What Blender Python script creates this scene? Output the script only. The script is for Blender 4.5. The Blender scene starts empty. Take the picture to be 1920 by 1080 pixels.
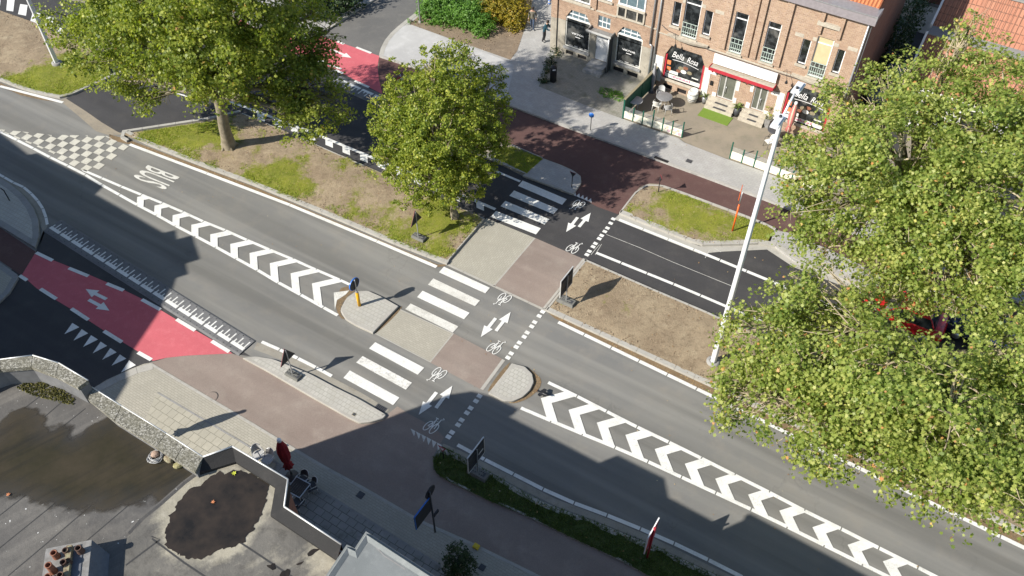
import bpy, math, random
import numpy as np
from mathutils import Vector, Matrix, noise
from mathutils.geometry import tessellate_polygon, delaunay_2d_cdt
R = random.Random(7)
NR = np.random.default_rng(7)
S = bpy.context.scene
COL = S.collection

# ------------------------------------------------------------------ surveying: photo point -> place on the ground
F, VY, H = 1612.0, 2013.0, 32.7
PITCH = math.atan2(VY - 540, F)          # angle between the optical axis and straight down is atan(1473/1612)
_n = np.array([0, VY - 540, F]); _n /= np.linalg.norm(_n)
_fw = np.array([0, 0, 1.0]) - _n * _n[2]; _fw /= np.linalg.norm(_fw)
def ray(x, y):
    d = np.array([x - 960.0, y - 540.0, F])
    return np.array([d[0], d @ _fw, -(d @ _n)])
def W(x, y, z=0.0):
    d = ray(x, y); t = (z - H) / d[2]
    return Vector((d[0] * t, d[1] * t, z))
def W2(x, y, z=0.0):
    return W(x, y, z).xy.copy()

FA = math.radians(-33.01)
FO = Vector((3.645, 51.445)); FD = Vector((math.cos(FA), math.sin(FA))); FN = Vector((FD.y, -FD.x))
def fac(u, z, o=0.0):
    p = FO + FD * u + FN * o
    return Vector((p.x, p.y, z))
ROAD = math.radians(-32.0)
RD = Vector((math.cos(ROAD), math.sin(ROAD))); XD = Vector((-RD.y, RD.x))   # along the road, across it
SUN_AZ, SUN_EL = math.radians(23.7), math.radians(34.85)
SH = Vector((math.cos(SUN_AZ), math.sin(SUN_AZ))) / math.tan(SUN_EL)

# ------------------------------------------------------------------ materials
MATS = {}
def nt(name):
    m = bpy.data.materials.new(name); m.use_nodes = True
    t = m.node_tree; b = t.nodes['Principled BSDF']
    MATS[name] = m
    return m, t, b
def N(t, kind, **kw):
    n = t.nodes.new(kind)
    for k, v in kw.items():
        if k in n.inputs: n.inputs[k].default_value = v
        else: setattr(n, k, v)
    return n
def mapped(t, rot=0.0, scale=(1, 1, 1), loc=(0, 0, 0)):
    g = N(t, 'ShaderNodeNewGeometry'); v = g.outputs['Position']
    if rot:
        r = N(t, 'ShaderNodeMapping'); r.inputs['Rotation'].default_value = (0, 0, rot); t.links.new(v, r.inputs['Vector']); v = r.outputs['Vector']
    if scale != (1, 1, 1) or loc != (0, 0, 0):
        mp = N(t, 'ShaderNodeMapping'); mp.inputs['Scale'].default_value = scale; mp.inputs['Location'].default_value = loc
        t.links.new(v, mp.inputs['Vector']); v = mp.outputs['Vector']
    return v
def noise_n(t, vec, scale, detail=5, rough=.6, lo=.35, hi=.65):
    n = N(t, 'ShaderNodeTexNoise'); n.inputs['Scale'].default_value = scale; n.inputs['Detail'].default_value = detail; n.inputs['Roughness'].default_value = rough
    t.links.new(vec, n.inputs['Vector'])
    r = N(t, 'ShaderNodeMapRange'); r.inputs['From Min'].default_value = lo; r.inputs['From Max'].default_value = hi
    t.links.new(n.outputs['Fac'], r.inputs['Value'])
    return r.outputs['Result']
def mix(t, fac, a, b, mode='MIX'):
    m = N(t, 'ShaderNodeMix'); m.data_type = 'RGBA'; m.blend_type = mode; m.clamp_factor = True
    for s, v in ((m.inputs[0], fac), (m.inputs[6], a), (m.inputs[7], b)):
        if isinstance(v, (int, float)): s.default_value = v
        elif isinstance(v, tuple): s.default_value = (*v[:3], 1)
        else: t.links.new(v, s)
    return m.outputs[2]
def mul(t, a, b, op='MULTIPLY'):
    m = N(t, 'ShaderNodeMath'); m.operation = op
    for s, v in ((m.inputs[0], a), (m.inputs[1], b)):
        if isinstance(v, (int, float)): s.default_value = v
        else: t.links.new(v, s)
    return m.outputs[0]
def bump(t, b, h, dist=.01, strength=.6):
    n = N(t, 'ShaderNodeBump'); n.inputs['Strength'].default_value = strength; n.inputs['Distance'].default_value = dist
    t.links.new(h, n.inputs['Height']); t.links.new(n.outputs['Normal'], b.inputs['Normal'])
def plain(name, c, rough=.7, metal=0.0, c2=None, scale=6, spec=.4, bmp=0.0):
    m, t, b = nt(name)
    b.inputs['Roughness'].default_value = rough; b.inputs['Metallic'].default_value = metal; b.inputs['Specular IOR Level'].default_value = spec
    if c2 is None: c2 = tuple(x * .82 for x in c)
    tc = N(t, 'ShaderNodeTexCoord')
    f = noise_n(t, tc.outputs['Object'], scale, 4)
    t.links.new(mix(t, f, c, c2), b.inputs['Base Color'])
    if bmp: bump(t, b, f, bmp)
    return m
def ground_mat(name, c1, c2, c3=None, big=.35, mid=2.2, fine=38, rough=.9, rot=None, streak=0.0, grain=.25, bmp=.006, dark=None, wear=0.0, cracks=0.0):
    """two tones in wide patches, a third in smaller stains, fine grain and bump; optional streaks along the road"""
    m, t, b = nt(name); b.inputs['Roughness'].default_value = rough; b.inputs['Specular IOR Level'].default_value = .25
    v = mapped(t)
    col = mix(t, noise_n(t, v, big, 6), c1, c2)
    if c3 is not None: col = mix(t, mul(t, noise_n(t, v, mid, 6, .65, .5, .75), .8), col, c3)
    if streak:
        sv = mapped(t, -ROAD if rot is None else rot, (.035, .75, 1))
        col = mix(t, mul(t, noise_n(t, sv, 1.0, 3, .5, .38, .66), streak), col, tuple(x * .62 for x in c1))
        sv2 = mapped(t, -ROAD if rot is None else rot, (.05, 1.6, 1), (3, 7, 0))
        col = mix(t, mul(t, noise_n(t, sv2, 1.0, 3, .5, .45, .7), streak * .7), col, tuple(min(1, x * 1.28) for x in c1))
    if wear:
        wv = mapped(t, -ROAD, (.5, 1.4, 1)); ww = mul(t, noise_n(t, wv, 1.1, 3, .5, .3, .7), noise_n(t, v, 22, 6, .8, .48, .64))
        col = mix(t, mul(t, ww, wear), col, (.20, .195, .18))
        col = mix(t, mul(t, noise_n(t, wv, 2.2, 5, .6, .5, .75), wear * .5), col, (.40, .385, .34))
    if cracks:
        vo = N(t, 'ShaderNodeTexVoronoi'); vo.feature = 'DISTANCE_TO_EDGE'; vo.inputs['Scale'].default_value = .16
        nv = N(t, 'ShaderNodeTexNoise'); nv.inputs['Scale'].default_value = 1.2; nv.inputs['Detail'].default_value = 6; t.links.new(v, nv.inputs['Vector'])
        va = N(t, 'ShaderNodeVectorMath'); va.operation = 'ADD'; vs_ = N(t, 'ShaderNodeVectorMath'); vs_.operation = 'SCALE'; vs_.inputs['Scale'].default_value = 1.6
        t.links.new(nv.outputs['Color'], vs_.inputs[0]); t.links.new(v, va.inputs[0]); t.links.new(vs_.outputs[0], va.inputs[1]); t.links.new(va.outputs[0], vo.inputs['Vector'])
        cm = N(t, 'ShaderNodeMapRange'); cm.inputs['From Min'].default_value = .0; cm.inputs['From Max'].default_value = .006; cm.inputs['To Min'].default_value = 1; cm.inputs['To Max'].default_value = 0
        t.links.new(vo.outputs['Distance'], cm.inputs['Value'])
        col = mix(t, mul(t, mul(t, cm.outputs['Result'], noise_n(t, v, .25, 3, .5, .5, .6)), cracks), col, (.05, .048, .045))
        col = mix(t, mul(t, noise_n(t, v, 6, 3, .6, .70, .78), .7), col, (.07, .068, .062))
        col = mix(t, mul(t, noise_n(t, mapped(t, 0, (1, 1, 1), (40, 11, 0)), 9, 2, .6, .74, .80), .7), col, (.33, .31, .26))
    if dark is not None:
        col = mix(t, noise_n(t, v, .9, 7, .7, .62, .72), col, dark)
    fg = noise_n(t, v, fine, 3, .7, .3, .7)
    g = N(t, 'ShaderNodeMapRange'); g.inputs['To Min'].default_value = 1 - grain; g.inputs['To Max'].default_value = 1 + grain * .6
    t.links.new(fg, g.inputs['Value'])
    sp = N(t, 'ShaderNodeCombineXYZ')
    for i in range(3): t.links.new(g.outputs['Result'], sp.inputs[i])
    t.links.new(mix(t, 1.0, col, sp.outputs[0], 'MULTIPLY'), b.inputs['Base Color'])
    if bmp: bump(t, b, fg, bmp)
    return m
def brick_mat(name, c1, c2, mortar, bw, bh, ms, vec_fn, rough=.85, stain=None, bmp=.006, offset=.5, c3=None, var=.5):
    m, t, b = nt(name); b.inputs['Roughness'].default_value = rough; b.inputs['Specular IOR Level'].default_value = .25
    v = vec_fn(t)
    br = N(t, 'ShaderNodeTexBrick'); br.offset = offset
    br.inputs['Scale'].default_value = 1.0; br.inputs['Brick Width'].default_value = bw; br.inputs['Row Height'].default_value = bh
    br.inputs['Mortar Size'].default_value = ms; br.inputs['Mortar Smooth'].default_value = .2; br.inputs['Bias'].default_value = 0
    br.inputs['Color1'].default_value = (*c1, 1); br.inputs['Color2'].default_value = (*c2, 1); br.inputs['Mortar'].default_value = (*mortar, 1)
    t.links.new(v, br.inputs['Vector'])
    gv = mapped(t)
    col = mix(t, mul(t, noise_n(t, gv, .8, 6), var), br.outputs['Color'], tuple(x * .72 for x in c1))
    if c3 is not None: col = mix(t, noise_n(t, gv, 5, 4, .7, .5, .62), col, c3)
    if stain is not None: col = mix(t, mul(t, noise_n(t, gv, 1.4, 7, .7, .52, .72), .75), col, stain)
    col = mix(t, mul(t, noise_n(t, gv, 30, 2, .7, .3, .7), .22), col, tuple(x * .5 for x in c1))
    t.links.new(col, b.inputs['Base Color'])
    if bmp: bump(t, b, mul(t, br.outputs['Fac'], -1.0), bmp, .7)
    return m
def vec_ground(rot):
    return lambda t: mapped(t, -rot)
def vec_wall(side=False):
    def f(t):
        v = mapped(t, -FA); s = N(t, 'ShaderNodeSeparateXYZ'); c = N(t, 'ShaderNodeCombineXYZ')
        t.links.new(v, s.inputs[0]); t.links.new(s.outputs[1 if side else 0], c.inputs[0]); t.links.new(s.outputs[2], c.inputs[1])
        return c.outputs[0]
    return f

A_OLD = ground_mat('old_asphalt', (.205, .200, .182), (.168, .167, .159), (.235, .218, .188), .22, .8, 45, .88, streak=.75, grain=.24, bmp=.004, cracks=.18)
A_NEW = ground_mat('new_asphalt', (.062, .060, .060), (.050, .049, .051), (.082, .078, .074), .3, 1.0, 45, .85, grain=.32, bmp=.005, streak=.4)
A_SIDE = ground_mat('side_road_asphalt', (.148, .143, .134), (.120, .118, .113), (.175, .168, .152), .3, 1.3, 45, .88, grain=.25, bmp=.004)
BR_LOW = ground_mat('worn_brown_asphalt', (.265, .218, .186), (.225, .178, .152), (.31, .265, .225), .3, 1.0, 40, .9, grain=.2, bmp=.004, streak=.3)
BR_UP = ground_mat('dark_brown_asphalt', (.118, .066, .058), (.095, .054, .049), (.15, .095, .08), .3, 1.2, 40, .9, grain=.25, bmp=.004)
REDM = ground_mat('red_road_coating', (.53, .125, .145), (.48, .11, .128), (.57, .165, .18), .5, 2.5, 40, .8, grain=.12, bmp=.002, streak=.22)
PAINT = ground_mat('white_road_paint', (.72, .72, .69), (.66, .66, .62), (.58, .57, .52), .8, 3.5, 60, .7, grain=.1, bmp=.002, wear=.55)
PAINT_W = ground_mat('worn_white_road_paint', (.66, .65, .60), (.58, .57, .52), (.46, .44, .39), .8, 3.0, 60, .75, grain=.14, bmp=.002, dark=(.25, .24, .22), wear=.9)
PAINT_S = ground_mat('speckled_white_road_paint', (.72, .71, .67), (.66, .65, .6), (.2, .19, .18), .8, 7.0, 60, .75, grain=.12, bmp=.002, wear=.9)
CREAM = ground_mat('cream_road_paint', (.56, .54, .46), (.5, .48, .41), (.44, .42, .36), .8, 3.0, 60, .75, grain=.12, bmp=.002, wear=.9)
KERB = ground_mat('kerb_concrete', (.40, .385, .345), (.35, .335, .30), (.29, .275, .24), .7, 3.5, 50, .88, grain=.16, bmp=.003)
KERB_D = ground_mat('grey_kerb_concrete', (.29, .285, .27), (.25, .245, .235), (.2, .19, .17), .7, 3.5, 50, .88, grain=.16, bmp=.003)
GUTTER = ground_mat('gutter_concrete', (.30, .28, .235), (.25, .235, .2), (.2, .17, .13), .8, 3, 45, .9, grain=.2)
SEDI = ground_mat('leaf_litter_and_sediment', (.225, .158, .09), (.175, .125, .075), (.31, .235, .145), 1.2, 6, 55, .95, grain=.5, bmp=.012)
SANDY = ground_mat('dust_on_asphalt', (.29, .25, .19), (.24, .21, .165), (.2, .18, .15), .8, 3, 45, .95, grain=.2)
PAVE_UP = brick_mat('light_grey_pavers', (.42, .41, .385), (.365, .355, .34), (.25, .245, .235), .3, .15, .006, vec_ground(FA), stain=(.45, .445, .43))
PAVE_S = brick_mat('small_beige_pavers', (.41, .385, .32), (.365, .345, .285), (.25, .235, .19), .22, .11, .007, vec_ground(ROAD), stain=(.33, .31, .255))
PAVE_X = brick_mat('beige_pavers_across', (.40, .38, .315), (.36, .34, .28), (.25, .235, .19), .22, .11, .007, vec_ground(ROAD + math.pi / 2), stain=(.33, .31, .255))
PAVE_L = brick_mat('light_paving_blocks', (.46, .445, .40), (.41, .40, .355), (.26, .25, .21), .22, .22, .009, vec_ground(ROAD), stain=(.36, .34, .29))
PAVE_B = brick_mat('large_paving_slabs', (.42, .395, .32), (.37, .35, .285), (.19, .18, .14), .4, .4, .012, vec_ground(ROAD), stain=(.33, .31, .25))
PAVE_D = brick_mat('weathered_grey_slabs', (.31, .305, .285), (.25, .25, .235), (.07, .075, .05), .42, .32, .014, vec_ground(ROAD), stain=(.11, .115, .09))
PAVE_G = brick_mat('mossy_grey_pavers', (.30, .285, .245), (.245, .24, .205), (.15, .14, .105), .3, .15, .008, vec_ground(FA), stain=(.13, .135, .085))
TERR = ground_mat('worn_terrace_concrete', (.285, .245, .185), (.235, .205, .16), (.18, .17, .12), .6, 2.0, 40, .9, grain=.2)
CONC = ground_mat('pale_concrete', (.44, .435, .42), (.37, .365, .355), (.54, .535, .52), .35, 1.1, 40, .9, grain=.14)
BED = ground_mat('bare_earth', (.25, .19, .13), (.2, .155, .11), (.32, .25, .175), .6, 3, 30, .95, grain=.4, bmp=.02)

def soil_mat():
    m, t, b = nt('dry_earth_with_grass'); b.inputs['Roughness'].default_value = .95; b.inputs['Specular IOR Level'].default_value = .1
    v = mapped(t)
    dirt = mix(t, noise_n(t, v, .5, 6), (.46, .37, .25), (.33, .255, .172))
    dirt = mix(t, mul(t, noise_n(t, v, 3.5, 7, .7, .5, .72), .8), dirt, (.20, .148, .10))
    dirt = mix(t, mul(t, noise_n(t, v, 1.6, 5, .7, .55, .75), .7), dirt, (.60, .50, .345))
    gr = mix(t, noise_n(t, v, 1.1, 5), (.29, .31, .04), (.20, .235, .033))
    gr = mix(t, mul(t, noise_n(t, v, 5, 5, .7, .5, .7), .75), gr, (.36, .32, .10))
    at = N(t, 'ShaderNodeAttribute'); at.attribute_name = 'grass'
    n1 = noise_n(t, v, 2.2, 8, .75, .2, .8)
    e = mul(t, at.outputs['Fac'], mul(t, mul(t, n1, -.5, 'ADD'), 1.9), 'ADD')
    r = N(t, 'ShaderNodeMapRange'); r.inputs['From Min'].default_value = .30; r.inputs['From Max'].default_value = .85
    t.links.new(e, r.inputs['Value'])
    col = mix(t, r.outputs['Result'], dirt, gr)
    fg = noise_n(t, v, 26, 5, .75, .3, .7)
    col = mix(t, mul(t, fg, .45), col, (.10, .075, .045))
    t.links.new(col, b.inputs['Base Color'])
    bump(t, b, mul(t, fg, noise_n(t, v, 5, 6, .7, .2, .8), 'ADD'), .035, .9)
    return m
SOIL = soil_mat()
LUSH = ground_mat('shade_toned_short_grass', (.075, .105, .028), (.05, .078, .022), (.12, .115, .05), .8, 4, 40, .95, grain=.5, bmp=.02)  # darker copy of the verge ground: the near strip's shade is put into its colour

def attr_mat(name, ramp, rough=.6, trans=.35, attr='tint', spec=.4):
    """leaves and blades: a tone per leaf from its own attribute, some light passing through"""
    m, t, b = nt(name); b.inputs['Roughness'].default_value = rough; b.inputs['Specular IOR Level'].default_value = spec
    at = N(t, 'ShaderNodeAttribute'); at.attribute_name = attr
    cr = N(t, 'ShaderNodeValToRGB'); e = cr.color_ramp.elements
    e[0].position, e[0].color = ramp[0][0], (*ramp[0][1], 1)
    e[1].position, e[1].color = ramp[-1][0], (*ramp[-1][1], 1)
    for p, c in ramp[1:-1]:
        x = e.new(p); x.color = (*c, 1)
    t.links.new(at.outputs['Fac'], cr.inputs['Fac']); t.links.new(cr.outputs['Color'], b.inputs['Base Color'])
    if trans:
        tr = N(t, 'ShaderNodeBsdfTranslucent'); t.links.new(mix(t, 1.0, cr.outputs['Color'], (1.5, 1.6, .7), 'MULTIPLY'), tr.inputs['Color'])
        ms = N(t, 'ShaderNodeMixShader'); ms.inputs[0].default_value = trans
        t.links.new(b.outputs[0], ms.inputs[1]); t.links.new(tr.outputs[0], ms.inputs[2])
        t.links.new(ms.outputs[0], t.nodes['Material Output'].inputs['Surface'])
    return m
LEAF_PLANE = attr_mat('plane_tree_leaf', [(0, (.075, .12, .024)), (.22, (.17, .235, .045)), (.55, (.31, .35, .085)), (.8, (.45, .46, .15)), (.93, (.58, .54, .16)), (.97, (.56, .26, .09)), (1, (.55, .32, .14))], .45, .42, spec=.3)
LEAF_PLANE_D = attr_mat('dark_plane_tree_leaf', [(0, (.08, .125, .02)), (.35, (.185, .235, .036)), (.7, (.33, .355, .062)), (.96, (.52, .50, .12)), (1, (.50, .27, .09))], .45, .40, spec=.3)
LEAF_LIME = attr_mat('lime_tree_leaf', [(0, (.075, .125, .018)), (.4, (.20, .25, .033)), (.75, (.36, .375, .06)), (1, (.55, .52, .13))], .45, .38, spec=.3)
LEAF_SHRUB = attr_mat('bright_shrub_leaf', [(0, (.06, .14, .022)), (.5, (.12, .25, .035)), (1, (.20, .35, .055))], .5, .35)
LEAF_YEL = attr_mat('yellow_shrub_leaf', [(0, (.10, .10, .012)), (.35, (.22, .19, .018)), (.7, (.36, .27, .02)), (1, (.40, .20, .03))], .5, .3)
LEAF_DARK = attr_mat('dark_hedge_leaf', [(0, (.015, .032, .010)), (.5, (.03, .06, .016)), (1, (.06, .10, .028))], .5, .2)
GRASS_M = attr_mat('grass_blade', [(0, (.17, .25, .028)), (.5, (.32, .37, .038)), (.85, (.36, .335, .07)), (1, (.44, .37, .17))], .6, .3)
SHADE_GRASS_M = attr_mat('shade_toned_grass_blade', [(0, (.045, .08, .016)), (.5, (.085, .13, .026)), (.9, (.14, .18, .04)), (1, (.22, .2, .08))], .6, .25)  # blades of the near strip, darkened in colour to paint its shade
MOSS_M = attr_mat('moss_clump', [(0, (.05, .052, .012)), (.6, (.10, .095, .02)), (1, (.16, .14, .04))], .9, 0)
LITTER_M = attr_mat('fallen_leaf', [(0, (.12, .06, .03)), (.4, (.25, .13, .05)), (.75, (.36, .24, .10)), (1, (.5, .42, .28))], .8, 0)
CLOD_M = attr_mat('earth_clod', [(0, (.10, .07, .045)), (.5, (.2, .145, .095)), (1, (.36, .28, .19))], .95, 0)
BARK = plain('plane_bark', (.27, .235, .17), .9, c2=(.17, .145, .10), scale=3, bmp=.02)
BARK_D = plain('mossy_bark', (.15, .135, .07), .9, c2=(.085, .075, .045), scale=3, bmp=.02)
TWIG = plain('pale_twig', (.40, .34, .23), .85, c2=(.27, .22, .14), scale=3)

def glass(name, c=(.012, .014, .015), rough=.06):
    m, t, b = nt(name); b.inputs['Base Color'].default_value = (*c, 1); b.inputs['Roughness'].default_value = rough; b.inputs['Specular IOR Level'].default_value = .6
    v = mapped(t); f = noise_n(t, v, 2.2, 5, .6, .45, .68)
    col = mix(t, f, c, tuple(x * 4 + .015 for x in c)); col = mix(t, mul(t, noise_n(t, v, 1.1, 2, .5, .58, .64), .3), col, (.20, .19, .165))
    t.links.new(col, b.inputs['Base Color'])
    return m
GLASS = glass('dark_window_glass'); GLASS_B = plain('blue_grey_transom_glass', (.12, .17, .19), .45, c2=(.09, .13, .15), spec=.15); GLASS_C = glass('curtained_window_glass', (.05, .05, .045), .1)
BRICK_A = brick_mat('weathered_brick', (.41, .265, .18), (.22, .13, .085), (.44, .37, .29), .22, .075, .013, vec_wall(), stain=(.2, .13, .09), c3=(.40, .28, .2))
BRICK_B = brick_mat('tan_brick', (.45, .30, .205), (.235, .14, .092), (.50, .42, .335), .22, .075, .013, vec_wall(), stain=(.27, .17, .12), c3=(.40, .29, .2))
BRICK_S = brick_mat('red_side_brick', (.25, .115, .08), (.2, .09, .065), (.24, .17, .13), .22, .07, .009, vec_wall(True), stain=(.16, .08, .06))
BRICK_D = plain('dark_red_brickwork', (.22, .10, .07), .9, c2=(.15, .07, .05), scale=4)
PLASTER = ground_mat('stained_plaster', (.40, .365, .30), (.30, .275, .225), (.17, .155, .125), .8, 2.2, 30, .9, grain=.15)
PLASTER_W = plain('white_render', (.72, .71, .68), .8, c2=(.6, .59, .55), scale=3)
STONE = plain('pale_stone', (.46, .42, .34), .85, c2=(.36, .32, .26), scale=5, bmp=.004)
STONE_B = plain('blue_stone', (.30, .30, .295), .75, c2=(.22, .22, .215), scale=5)
WHITE = plain('white_paint', (.78, .78, .77), .45, c2=(.7, .7, .69))
OFFW = plain('off_white_enamel', (.70, .69, .64), .4, c2=(.6, .59, .54), scale=3)
RED = plain('red_paint', (.42, .035, .05), .45)
CRIM = plain('crimson_fabric', (.30, .02, .025), .85, c2=(.2, .012, .018), scale=8)
PINK = plain('pink_lettering', (.62, .2, .3), .6)
GREEN = plain('dark_green_paint', (.012, .10, .065), .5, c2=(.01, .075, .05))
CREAMP = plain('cream_panel', (.74, .74, .62), .6, c2=(.66, .65, .52), scale=3)
BLIND = plain('tan_blind', (.52, .44, .26), .8, c2=(.46, .38, .22), scale=2)
BLACK = plain('black_plastic', (.018, .018, .02), .45)
DGREY = plain('dark_grey_metal', (.06, .062, .068), .5)
MGREY = plain('mid_grey_metal', (.25, .255, .26), .45, .3)
LGREY = plain('light_grey_plastic', (.42, .42, .41), .6)
ALU = plain('aluminium', (.58, .59, .6), .35, .75)
POLEW = plain('pale_grey_lamp_paint', (.66, .67, .68), .4, .1, c2=(.6, .61, .62), scale=2)
GALV = plain('galvanised_steel', (.42, .43, .44), .4, .55)
YELLOW = plain('yellow_post_paint', (.75, .40, .01), .4)
ORANGE = plain('orange_post_paint', (.78, .13, .015), .5)
BLUE = plain('blue_sign_face', (.03, .16, .55), .4)
BLUE_D = plain('dark_blue_edge', (.02, .09, .3), .5)
SIGNBK = plain('sign_back', (.035, .037, .042), .55, .2)
SIGNB2 = plain('grey_sign_back', (.12, .125, .13), .5, .3)
RECYC = ground_mat('recycled_plastic_foot', (.17, .17, .155), (.13, .13, .12), (.10, .1, .09), .9, 6, 50, .9, grain=.3)
RUBBER = ground_mat('grey_rubber', (.165, .165, .165), (.135, .136, .138), (.19, .19, .19), .9, 4, 45, .85, grain=.2)
TERRA = plain('terracotta', (.26, .105, .06), .85, c2=(.17, .07, .042), scale=7)
TERRA_D = plain('sooty_terracotta', (.10, .055, .04), .9, c2=(.065, .04, .028), scale=7)
SOOT = plain('soot', (.008, .008, .008), .95)
SLABC = plain('chimney_slab_concrete', (.24, .235, .225), .9, c2=(.17, .165, .155), scale=6, bmp=.004)
LICHEN = plain('lichened_brick', (.17, .12, .08), .95, c2=(.28, .27, .17), scale=14)
LEAD = plain('lead_sheet', (.12, .13, .15), .6, .2)
ZINC = ground_mat('bitumen_edge_strip', (.024, .0235, .023), (.019, .019, .019), (.034, .032, .03), .6, 2, 30, .8, grain=.15)
ALUTRIM = plain('pale_metal_trim', (.62, .62, .6), .45, .3)
ROOF_O = brick_mat('orange_pantiles', (.56, .20, .085), (.47, .155, .065), (.13, .05, .03), .2, .32, .022, vec_wall(), offset=0, bmp=.02)
ROOF_C = brick_mat('salmon_roof_tiles', (.44, .21, .135), (.37, .165, .105), (.12, .07, .05), .24, .33, .02, vec_wall(), offset=0, bmp=.02, stain=(.30, .16, .11))
MATGREEN = plain('artificial_turf', (.15, .23, .03), .95, c2=(.12, .19, .025), scale=20)
SKIN = plain('skin', (.45, .28, .2), .6)
HAIR = plain('dark_hair', (.03, .02, .015), .8)
JACKET = plain('olive_grey_jacket', (.15, .14, .11), .9)
JEANS = plain('blue_jeans', (.06, .09, .15), .9)
NAVY = plain('teal_blue_jumper', (.015, .06, .085), .9)
CHARC = plain('charcoal_trousers', (.03, .03, .035), .9)
SHOE = plain('pale_shoes', (.5, .5, .48), .7)
CARRED = plain('red_car_paint', (.50, .015, .02), .25, spec=.6)
CARBLUE = plain('dark_blue_car_paint', (.02, .03, .07), .25, spec=.6)
CARSIL = plain('pale_blue_car_paint', (.22, .27, .33), .25, .2, spec=.6)
def roof_mat():
    m, t, b = nt('bitumen_roof'); b.inputs['Roughness'].default_value = .75; b.inputs['Specular IOR Level'].default_value = .3
    v = mapped(t)
    c = mix(t, noise_n(t, v, .35, 6), (.085, .081, .076), (.125, .117, .104))
    c = mix(t, mul(t, noise_n(t, v, 1.3, 7, .7, .5, .75), .7), c, (.055, .053, .05))
    c = mix(t, mul(t, noise_n(t, v, .7, 6, .6, .55, .75), .6), c, (.18, .168, .145))
    sv = mapped(t, -ROAD - 1.2, (.2, 2.5, 1))
    c = mix(t, mul(t, noise_n(t, sv, 1, 5, .6, .5, .7), .45), c, (.22, .205, .18))
    c = mix(t, mul(t, noise_n(t, v, 40, 3, .7, .3, .7), .3), c, (.06, .058, .055))
    c = mix(t, noise_n(t, v, 9, 2, .5, .735, .75), c, (.5, .5, .48))
    t.links.new(c, b.inputs['Base Color']); bump(t, b, noise_n(t, v, 3, 6, .7), .01)
    return m
ROOF_F = roof_mat()
def crust_mat():
    # silt left by drying puddles: a crust over grey felt, thick where its own attribute says it settled
    m, t, b = nt('silt_crusted_felt'); b.inputs['Roughness'].default_value = .85; b.inputs['Specular IOR Level'].default_value = .25
    v = mapped(t); at = N(t, 'ShaderNodeAttribute'); at.attribute_name = 'crust'
    felt = mix(t, noise_n(t, v, .8, 6), (.10, .096, .088), (.165, .155, .135))
    felt = mix(t, mul(t, noise_n(t, v, 2.2, 7, .7, .5, .72), .8), felt, (.06, .056, .05))
    cru = mix(t, noise_n(t, v, 1.1, 6), (.36, .33, .255), (.27, .25, .195))
    cru = mix(t, mul(t, noise_n(t, v, 5, 6, .7, .52, .72), .7), cru, (.45, .42, .34))
    sv = mapped(t, -ROAD - 1.2, (.5, 5, 1))
    e = mul(t, at.outputs['Fac'], mul(t, mul(t, noise_n(t, v, 2.4, 8, .7, .2, .8), -.5, 'ADD'), .9), 'ADD')
    e = mul(t, e, mul(t, mul(t, noise_n(t, sv, 1, 5, .6, .3, .7), -.5, 'ADD'), .35), 'ADD')
    r = N(t, 'ShaderNodeMapRange'); r.inputs['From Min'].default_value = .34; r.inputs['From Max'].default_value = .92
    t.links.new(e, r.inputs['Value'])
    c = mix(t, r.outputs['Result'], felt, cru)
    c = mix(t, noise_n(t, v, 1.7, 8, .75, .70, .74), c, (.05, .044, .038))
    c = mix(t, mul(t, noise_n(t, v, 40, 3, .7, .3, .7), .25), c, (.06, .055, .045))
    t.links.new(c, b.inputs['Base Color']); bump(t, b, noise_n(t, v, 4, 6, .7), .012)
    return m
ROOF_P = crust_mat()
ROOF_W = ground_mat('pale_mineral_roofing', (.20, .213, .21), (.165, .178, .175), (.24, .252, .245), .9, 4, 45, .9, grain=.14)
SEAM = plain('roof_seam', (.04, .04, .04), .8)
def agg_mat():
    m, t, b = nt('exposed_aggregate'); b.inputs['Roughness'].default_value = .9
    vo = N(t, 'ShaderNodeTexVoronoi'); vo.inputs['Scale'].default_value = 26; t.links.new(mapped(t), vo.inputs['Vector'])
    cr = N(t, 'ShaderNodeValToRGB'); e = cr.color_ramp.elements
    e[0].position, e[0].color = 0, (.06, .057, .048, 1); e[1].position, e[1].color = 1, (.40, .385, .335, 1)
    x = e.new(.5); x.color = (.165, .155, .12, 1)
    s = N(t, 'ShaderNodeSeparateColor'); t.links.new(vo.outputs['Color'], s.inputs[0]); t.links.new(s.outputs[0], cr.inputs['Fac'])
    t.links.new(mix(t, mul(t, noise_n(t, mapped(t), 2, 5), .6), cr.outputs['Color'], (.14, .13, .09)), b.inputs['Base Color'])
    bump(t, b, vo.outputs['Distance'], .012)
    return m
AGG = agg_mat()
def puddle_mat(name, c, c2, rough):
    m, t, b = nt(name); b.inputs['Specular IOR Level'].default_value = .5
    v = mapped(t); f = noise_n(t, v, 1.2, 7, .65)
    t.links.new(mix(t, f, c, c2), b.inputs['Base Color'])
    b.inputs['Roughness'].default_value = rough
    return m
PUD1 = puddle_mat('stale_puddle_water', (.014, .013, .007), (.040, .032, .018), .10)
PUD2 = puddle_mat('silty_puddle_water', (.040, .030, .021), (.014, .012, .009), .2)
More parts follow.
